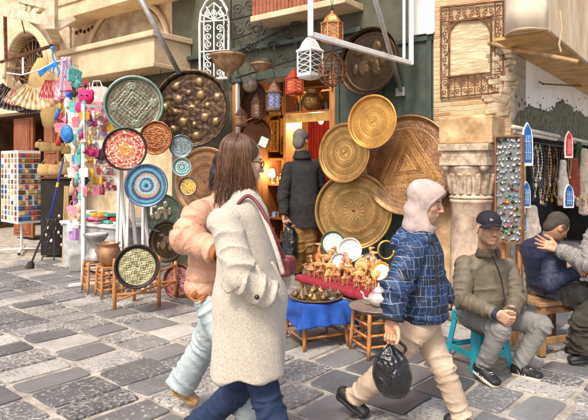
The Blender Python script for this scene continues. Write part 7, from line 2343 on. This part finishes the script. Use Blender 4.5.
# plastic bag
bagc = P(391.5,371,3.17)
root = thing('plastic_bag', 'bulging black plastic bag hanging from the hooded man\'s hand', 'plastic bag', bagc)
sd = Sdf(.03); sd.ell(bagc+V(0,0,-.01), (.108,.085,.135)); sd.ell(bagc+V(.02,0,-.06), (.09,.08,.085)); sd.cap(bagc+V(0,0,.08), bagc+V(-.005,0,.15), .055, .022)
v, q = sd.mesh(.006); v = wrinkle(v, q, .012, 18, 16, (1,1,.8)); v = hangfold(v, q, bagc, .0025, 6, bagc.z+.14, .01, 3); build('sack', v, q, m_plastic, root, True)
g = MB(); hp = J['wrR']+V(.005,-.01,-.10)
g.tube(smoothpath([bagc+V(-.01,-.01,.14), hp+V(-.02,-.01,.0), hp+V(0,0,.012), hp+V(.03,-.01,-.01), hp+V(.075,0,-.05), bagc+V(.06,0,.10)]), [.010]*31, 6) if False else None
g.tube(smoothpath([bagc+V(-.01,-.01,.14), hp+V(-.015,-.012,.0), hp+V(.0,.0,.02)]), .010, 6)
g.tube(smoothpath([hp+V(.0,.0,.02), hp+V(.04,-.005,-.01), hp+V(.075,.0,-.05), bagc+V(.05,0,.09)]), .009, 6)
g.build('handle', m_plastic, root, smooth=True)

# ================================================================ 4. seated man in cap
Y4 = 4.4
lat = V(.90,.42,0).normalized()     # his left is image right
fw = V(.42,-.90,0).normalized()
hc = P(489,229,4.28)
J = dict(head=hc, neck=P(487,252,4.38), chest=P(486,272,4.42), pelvis=P(478,312,4.52), lat=lat,
 shR=P(466,266,4.38), elR=P(461,299,4.26), wrR=P(497,314,4.02), shL=P(508,268,4.52), elL=P(517,298,4.40), wrL=P(511,313,4.10),
 hipR=P(470,315,4.42), knR=P(500,328,4.10), anR=P(483,367,4.20), toR=G(500,389.5), hipL=P(490,314,4.5), knL=P(541,325,4.30), anL=P(518,366,4.36), toL=G(545,381.5))
p4 = thing('person', 'seated man in a dark cap and khaki jacket on the turquoise stool, hands clasped', 'person', V(J['pelvis'].x, J['pelvis'].y, 0))
B = Body(); coarse_body(B, J, SKIN_M, .95)
hm = frame(V(.06,-1,0), pitch=R(0), roll=R(-3)); v, q, c = head_mesh(SKIN_M, neckto=nk(hm, J), stubble=.6, h=.0038, sc=1.03); B.add(xf(v*np.array([1,1.07,1]), hm, hc), q, c)
add_hand(B, J['wrR'], V(.75,-.3,-.45), V(.3,-.3,.8), SKIN_M, 1, curl=.75, thumb=.5, h=.0042)
add_hand(B, J['wrL'], V(-.35,-.5,-.75), V(.3,-.8,.4), SKIN_M, -1, curl=.8, thumb=.5, h=.0042)
B.build(p4); add_eyes(p4, hm, hc, 1.03)
trousers(p4, J, m_greyjeans, rs=(.095,.074,.060), waist=(.165,.13), seed=21, freq=20, amp=.012, h=.010)
for s in 'RL': shoe(p4, J['an'+s], J['to'+s], m_blackshoe, m_sole, 1.03, stripes=m_white)
sd = Sdf(.05)
sd.ecap(P(486,272,4.42), P(484,296,4.44), lat, (.195,.13), (.20,.16)); sd.ecap(P(484,296,4.44), P(482,312,4.44), lat, (.2,.165), (.19,.17))
sd.cap(J['shR'], J['shL'], .075, .075); sd.ecap(P(487,262,4.4), P(488,251,4.36), lat, (.10,.095), (.078,.078))
for s in 'RL':
    sleeve(p4, J['sh'+s], J['el'+s], J['wr'+s]+(J['el'+s]-J['wr'+s])*.03, (.084,.074,.05), m_khaki, .008, .011, .055, 21 if s == 'R' else 22)
sd.ell((hc.x, hc.y-.02, hc.z-.115), (.062,.062,.05), sub=True, k=.02)
cloth(p4, sd, m_khaki, 'bomber_jacket', .008, .012, 13, 22, (1,1,1.3), lambda v, q: limbfold(v, q, [(J['chest'], J['pelvis'], .3, 1.)], .009, .08, 5))
def onf(px, py, Y): return P(px, py, Y)
g = MB(); g.tube(smoothpath([P(492,255,4.20), P(500,275,4.2), P(504,295,4.19), P(505,306,4.17)]), .006, 6); g.build('zip', m_iron, p4)
for a_, b_ in ((P(470,290,4.27), P(477,301,4.26)),):
    g = MB(); g.tube([a_, b_], .005, 6); g.build('pocket_zip', m_iron, p4)
sd = Sdf(.012)
ring(sd, P(488,255,4.35), .085, .088, P(488.5,249.5,4.33), .072, .074, fw, lat, .011, .010, 12, 348)
cloth(p4, sd, M('khaki_rib', (.09,.07,.045), .8, var=.2, scale=60, bump=.2), 'collar', .006, .002, 60, 3)
sd = Sdf(.01); sd.ecap(J['neck']+V(0,0,-.06), J['neck']+V(.0,-.03,-.005), lat, (.066,.064), (.062,.062)); cloth(p4, sd, m_navyjkt, 'undershirt', .008, .003, 30, 2)
for s in 'RL':
    w_ = J['wr'+s]; ax = (J['el'+s]-w_).normalized(); s1_ = ax.cross(V(0,0,1)).normalized(); s2_ = ax.cross(s1_)
    g = MB()
    for kk_ in range(3): g.tube([w_+ax*(-.004+.014*kk_)+(s1_*math.cos(t)+s2_*math.sin(t))*.038 for t in np.linspace(0,2*PI,18)], .009, 8)
    g.build('cuff', m_navyjkt if s == 'R' else MATS['khaki_rib'], p4, smooth=True)
w_ = J['wrL']; g = MB(); g.tube([w_+V(-.01,-.012,-.008)+V(.034*math.cos(t), .01*math.sin(t), .03*math.sin(t)) for t in np.linspace(0,2*PI,18)], .008, 8); g.build('bracelet', cm('turquoise_band','#2ac0a8'), p4, smooth=True)
# cap
m_cap = M('black_cap', (.012,.013,.02), .8, var=.2, scale=30, bump=.15, bscale=200)
sd = Sdf(.015); sd.ell((-.012,0,.052), (.108,.088,.088)); sd.clip((0,0,.040), V(-.12,0,-1)); 
v, q = sd.mesh(.006); o = build('cap', xf(v*1.03, hm, hc), q, m_cap, p4, True)
g = MB(); 
def brim(a, b):
    t = (a-.5)*2*1.15; r0 = .085+b*.085*max(0, math.cos(t*1.2))**.5
    x = r0*math.cos(t)*1.05; y = r0*math.sin(t)*.88
    return Vector(xf(np.array((x, y,   .050-.9*abs(y)**1.5-b*.010))*1.03, np.array(hm), hc))
g.grid(brim, 24, 8); g.build('brim', m_cap, o, smooth=True, solid=.005)
g = MB()
g.tube([Vector(xf(np.array((.088,-.03+.012*k,.070+.006*math.sin(k)))*1.03, np.array(hm), hc)) for k in range(4)], .0035, 5)
g.tube([Vector(xf(np.array((.083,-.033+.012*k,.079+.004*math.sin(k)))*1.03, np.array(hm), hc)) for k in range(3)], .003, 5)
g.build('emblem', m_white, o)
# turquoise plastic stool
m_turq = M('turquoise_plastic', (.02,.33,.42), .35, var=.1, scale=6, bump=.04)
sc0 = G(478,362.5); 
st = thing('plastic_stool', 'turquoise plastic stool under the man in the cap', 'stool', sc0)
mrot = rmat(.38); hs = .43
def SP(x, y, z): return sc0+mrot @ V(x, y, z)
g = MB(); g.hexa([SP(-.15,-.15,hs-.03),SP(.15,-.15,hs-.03),SP(.15,.15,hs-.03),SP(-.15,.15,hs-.03),SP(-.14,-.14,hs),SP(.14,-.14,hs),SP(.14,.14,hs),SP(-.14,.14,hs)]); g.build('seat', m_turq, st, bevel=.012)
for sx, sy in ((-1,-1),(1,-1),(1,1),(-1,1)):
    g = MB()
    b0, b1 = .195, .14; wl_ = .055
    def corner(z, b): 
        return [(b, b), (b-wl_, b), (b-wl_, b-.006), (b-.006, b-.006), (b-.006, b-wl_), (b, b-wl_)]
    lo_ = [SP(sx*x, sy*y, 0) for x, y in corner(0, b0)]; hi_ = [SP(sx*x, sy*y, hs-.031) for x, y in corner(1, b1)]
    n = 6; g.add(lo_+hi_, [tuple(range(6)), tuple(range(6,12))]+[(i, (i+1) % n, (i+1) % n+n, i+n) for i in range(n)])
    g.build('leg', m_turq, st, bevel=.002)
for (ax_, ay_), (bx_, by_) in (((-1,-1),(1,-1)),((1,-1),(1,1)),((1,1),(-1,1)),((-1,1),(-1,-1))):
    g = MB(); zz_ = .12; rb_ = .195-.055*zz_/hs-.008
    g.bar(SP(ax_*rb_, ay_*rb_, zz_), SP(bx_*rb_, by_*rb_, zz_), .012, .045); g.build('stretcher', m_turq, st)
    g = MB(); rb_ = .147; g.bar(SP(ax_*rb_, ay_*rb_, hs-.055), SP(bx_*rb_, by_*rb_, hs-.055), .010, .05); g.build('apron', m_turq, st)

# ================================================================ 5. old man in the shop doorway
Y5 = 7.15
lat = V(-.9,.35,0).normalized(); fw = V(.36,.93,0).normalized()
hc = P(301,140,Y5)
gz = .2
J = dict(head=hc, neck=P(302,155,Y5), chest=P(302,172,Y5), pelvis=P(304,215,Y5), lat=lat,
 shL=P(289,168,Y5), elL=P(283,195,Y5-.05), wrL=P(284,215,Y5-.12), shR=P(316,166,Y5+.05), elR=P(321,192,Y5+.1), wrR=P(316,207,Y5+.25),
 hipL=P(298,222,Y5), knL=P(298,246,Y5-.05), anL=P(297,271,Y5+.02), toL=P(299,271,Y5+.28), hipR=P(309,222,Y5), knR=P(310,246,Y5), anR=P(311,270,Y5+.1), toR=P(315,269,Y5+.36))
for k in ('toL','toR'): J[k].z = gz+.0
for k in ('anL','anR'): J[k].z = gz+.09
p5 = thing('person', 'grey haired man in a black coat standing in the shop doorway, back turned', 'person', V(J['pelvis'].x, J['pelvis'].y, gz))
B = Body(); coarse_body(B, J, SKIN_M, .95, .018)
hm = frame(V(.45,.89,0), pitch=R(18)); v, q, c = head_mesh(SKIN_M, neckto=nk(hm, J), h=.006, sc=1.06); B.add(xf(v, hm, hc), q, c)
add_hand(B, J['wrL'], V(.03,-.05,-1), V(.4,.9,0), SKIN_M, -1, curl=1.1, thumb=.7, h=.006)
add_hand(B, J['wrR'], V(.5,.8,-.1), V(-.7,.5,.4), SKIN_M, 1, curl=.5, thumb=.5, h=.006)
B.build(p5); add_eyes(p5, hm, hc)
trousers(p5, J, M('brown_trousers', (.22,.115,.035), .85, var=.2, scale=12, bump=.2, crease=[(8,.02,(1,1,1.5))]), rs=(.11,.092,.085), waist=(.17,.12), seed=31, freq=17, amp=.018, h=.013)
for s in 'RL': shoe(p5, J['an'+s], J['to'+s], m_blackshoe, m_blackshoe, 1.0)
sd = Sdf(.06)
sd.ecap(J['chest'], P(303,205,Y5), lat, (.20,.13), (.21,.15)); sd.ecap(P(303,205,Y5), P(304,236,Y5), lat, (.21,.15), (.225,.165))
sd.cap(J['shL'], J['shR'], .08, .08); sd.ecap(P(302,160,Y5), P(301.5,152,Y5), lat, (.10,.09), (.075,.075))
for s in 'LR': sleeve(p5, J['sh'+s], J['el'+s], J['wr'+s], (.088,.078,.062), m_blackcoat, .012, .010, .09, 31)
sd.clip(P(304,227,Y5), V(0,0,-1))
cloth(p5, sd, m_blackcoat, 'coat', .012, .010, 9, 32, (1,1,.8), lambda v, q: hangfold(v, q, J['pelvis'], .008, 5, 1.3, .5, 4))
sd = Sdf(.02)
ring(sd, P(302,158,Y5), .10, .105, P(302,151.5,Y5), .074, .078, fw, lat, .018, .016)
cloth(p5, sd, m_blackcoat, 'collar', .010, .003, 30, 2)
sd = Sdf(.02); sd.ell((-.02,0,.038), (.104,.086,.096)); sd.ell((-.055,0,-.05), (.062,.072,.085)); sd.ell((.115,0,-.0), (.09,.09,.08), sub=True)
v, q = sd.mesh(.006); v = wrinkle(v, q, .006, 45, 5, (1,1,.5)); c0 = np.repeat(hexc('#6e6862')[None], len(v), 0)*rng.uniform(.65,1.4,(len(v),1))
build('hair', xf(v*1.08, hm, hc), q, m_shorthair, p5, True, c0)
bc2 = P(289,244,Y5-.15)
root = thing('plastic_bag', 'crumpled black plastic bag carried by the man in the shop doorway', 'plastic bag', bc2)
sd = Sdf(.04); sd.ell(bc2, (.105,.09,.21)); sd.ell(bc2+V(.01,0,-.13), (.11,.09,.10)); sd.cap(bc2+V(0,0,.15), J['wrL']+V(.01,0,-.1), .05, .02)
v, q = sd.mesh(.010); v = wrinkle(v, q, .03, 22, 9, (1,1,.4)); build('sack', v, q, m_plastic, root, True)

# ================================================================ 6. man in navy jacket bent forward on the bench
Y6 = 4.95
lat = V(-.35,.93,0).normalized(); fw = V(.93,.35,0).normalized()
hc = P(557,227,4.85)
J = dict(head=hc, neck=P(546,241,4.93), chest=P(543,254,4.95), pelvis=P(549,285,5.0), lat=lat,
 shR=P(541,252,4.95)-lat*.16, elR=P(548,284,4.70), wrR=P(577,272,4.7), shL=P(543,251,4.95)+lat*.16, elL=P(563,275,5.15), wrL=P(584,270,5.0),
 hipR=P(549,291,5.0)-lat*.09, knR=P(590,296,4.78), anR=P(578,348,4.80), toR=G(598,359), hipL=P(550,291,5.0)+lat*.09, knL=P(592,294,5.1), anL=P(592,342,5.1), toL=G(606,350))
p6 = thing('person', 'balding man in a navy jacket bending forward on the wooden bench', 'person', V(J['pelvis'].x, J['pelvis'].y, 0))
B = Body(); coarse_body(B, J, SKIN_D, .95, .016)
hm = frame(V(.93,.1,0), pitch=R(34)); v, q, c = head_mesh(SKIN_D, neckto=nk(hm, J), h=.0045, stubble=.3, age=1)
# shaved scalp shade
hz_ = (v[:, 2] > .0-.5*v[:, 0]) & (v[:, 0] < .06) & (v[:, 2] > -.06); nz_ = .5+.5*np.sin(v@np.array([150,190,170]))
c[hz_] = c[hz_]*.3+np.array([.085,.072,.062])*(.55+.3*nz_[hz_])[:, None]
B.add(xf(v, hm, hc), q, c)
add_hand(B, J['wrR'], V(.9,.2,-.1), V(0,.3,1), SKIN_D, 1, curl=.7, h=.005); add_hand(B, J['wrL'], V(.9,-.2,-.1), V(0,-.3,1), SKIN_D, -1, curl=.7, h=.005)
B.build(p6); add_eyes(p6, hm, hc)
sd = Sdf(.02); sd.ell((-.014,0,.037), (.101,.080,.094)); sd.ell((-.06,0,-.03), (.05,.064,.06)); sd.ell((.125,0,.0), (.095,.095,.085), sub=True); sd.ell((.01,.09,-.03), (.045,.03,.06), sub=True); sd.ell((.01,-.09,-.03), (.045,.03,.06), sub=True)
v, q = sd.mesh(.005); v = wrinkle(v, q, .003, 70, 6); c0 = np.repeat(hexc('#4d4640')[None], len(v), 0)*rng.uniform(.7,1.3,(len(v),1))
build('hair', xf(v, hm, hc), q, m_shorthair, p6, True, c0)
trousers(p6, J, M('charcoal_trousers', (.085,.08,.072), .9, var=.25, scale=10, bump=.25, col2=(.17,.16,.14), crease=[(8,.02,(1,1,1.5))]), rs=(.12,.1,.10), waist=(.18,.14), seed=41, freq=17, amp=.02, h=.012)
for s in 'RL': shoe(p6, J['an'+s], J['to'+s], m_blackshoe, m_blackshoe, 1.0)
sd = Sdf(.06)
sd.ecap(J['chest'], P(548,282,5.0), lat, (.20,.145), (.20,.17)); sd.cap(J['shR'], J['shL'], .085, .085); sd.cap(J['neck'], P(549,238,4.9), .085, .075)
sleeve(p6, J['shR'], J['elR'], J['wrR'], (.09,.08,.058), m_navyjkt, .009, .010, .06, 41); sleeve(p6, J['shL'], J['elL'], J['wrL'], (.088,.078,.056), m_navyjkt, .011, .010, .06, 42)
cloth(p6, sd, m_navyjkt, 'jacket', .009, .010, 12, 42, (1,1,1.2), lambda v, q: limbfold(v, q, [(J['neck'], J['pelvis'], .6, 1.)], .008, .085, 5))
sd = Sdf(.02); ring(sd, P(545,244,4.93), .085, .09, P(547.5,238.5,4.90), .070, .072, V(1,0,0), V(0,1,0), .014, .012); cloth(p6, sd, m_navyjkt, 'collar', .008, .002, 20, 3)
# bench
root = thing('wooden_bench', 'worn orange-brown wooden bench under the man in navy', 'bench', V(J['pelvis'].x, J['pelvis'].y, 0))
bcx = V(J['pelvis'].x-.02, J['pelvis'].y-.0, 0); mb_r = rmat(math.atan2(fw.y, fw.x))
zt_ = .46
g = MB(); g.box(bcx+V(0,0,zt_-.02), (.27,.20,.02), mb_r); g.build('seat', M('worn_bench_wood', (.34,.19,.085), .7, var=.3, scale=8, stretch=(1,3,1), bump=.25), root, bevel=.008)
mwb = MATS['worn_bench_wood']
for sx in (-1,1):
    for sy in (-1,1):
        g = MB(); g.box(bcx+mb_r @ V(sx*.22, sy*.16, zt_/2-.02), (.028,.028,zt_/2-.02), mb_r); g.build('leg', mwb, root, bevel=.006)
for sy in (-1,1):
    for z_ in (.38,.12):
        g = MB(); g.box(bcx+mb_r @ V(0, sy*.16, z_), (.19,.012,.03), mb_r); g.build('rail', mwb, root, bevel=.004)

# ================================================================ 7. man in grey jacket at the right edge
Y7 = 4.62
lat = V(.25,.97,0).normalized(); fw = V(-.97,.25,0).normalized(); lat = -lat
hc = P(600,203,Y7)
J = dict(head=hc, neck=P(604,224,Y7), chest=P(606,240,Y7), pelvis=P(612,296,Y7+.05), lat=lat,
 shL=P(597,236,Y7-.16), elL=P(586,262,Y7-.22), wrL=P(556,248,4.66), shR=P(600,236,Y7+.18), elR=P(585,262,Y7+.3), wrR=P(572,268,Y7+.2),
 hipL=P(608,300,Y7-.07), knL=P(584,322,Y7-.1), anL=P(584,352,Y7-.08), toL=G(566,364), hipR=P(614,300,Y7+.13), knR=P(606,326,Y7+.15), anR=P(622,350,Y7+.1), toR=G(604,360))
p7 = thing('person', 'man in a grey jacket at the right edge laying his hand on the navy jacket', 'person', V(J['pelvis'].x, J['pelvis'].y, 0))
B = Body(); coarse_body(B, J, SKIN_M, .95, .016)
hm = frame(V(-.95,.3,0), pitch=R(22)); v, q, c = head_mesh(SKIN_M, neckto=nk(hm, J), h=.0045, stubble=.4); B.add(xf(v, hm, hc), q, c)
add_hand(B, J['wrL'], V(-.97,.05,.30), V(.2,.25,.9), SKIN_M*[1.12,1.05,1], 1, curl=.14, thumb=.15, spread=.16, sc=1.08, h=.004)
add_hand(B, J['wrR'], V(-.9,.2,-.1), V(0,0,1), SKIN_M, -1, curl=.6, h=.005)
B.build(p7); add_eyes(p7, hm, hc)
trousers(p7, J, M('black_brown_trousers', (.035,.03,.025), .9, var=.35, scale=10, bump=.3, col2=(.075,.065,.05), crease=[(8,.02,(1,1,1.5))]), rs=(.115,.10,.10), waist=(.17,.13), seed=51, freq=17, amp=.022, h=.012)
for s in 'RL': shoe(p7, J['an'+s], J['to'+s], m_blackshoe, m_blackshoe, 1.0)
sd = Sdf(.05)
sd.ecap(J['chest'], P(611,292,Y7+.03), lat, (.20,.14), (.19,.155)); sd.cap(J['shL'], J['shR'], .085, .085); sd.cap(J['neck'], P(603,221,Y7), .09, .08)
sleeve(p7, J['shL'], J['elL'], J['wrL']+(J['elL']-J['wrL'])*.1, (.09,.08,.058), m_greyjkt, .008, .011, .055, 51); sleeve(p7, J['shR'], J['elR'], J['wrR'], (.09,.08,.055), m_greyjkt, .011, .010, .06, 52)
sd.clip(P(611,298,Y7), V(0,0,-1))
cloth(p7, sd, m_greyjkt, 'jacket', .010, .010, 12, 52, (1,1,1.2))
sd = Sdf(.02); sd.ell((-.02,0,.042), (.103,.085,.093)); sd.ell((.115,0,-.01), (.09,.09,.08), sub=True)
v, q = sd.mesh(.007); v = wrinkle(v, q, .008, 60, 6); build('hair', xf(v, hm, hc), q, m_shorthair, p7, True, np.repeat(hexc('#2e2824')[None], len(v), 0))
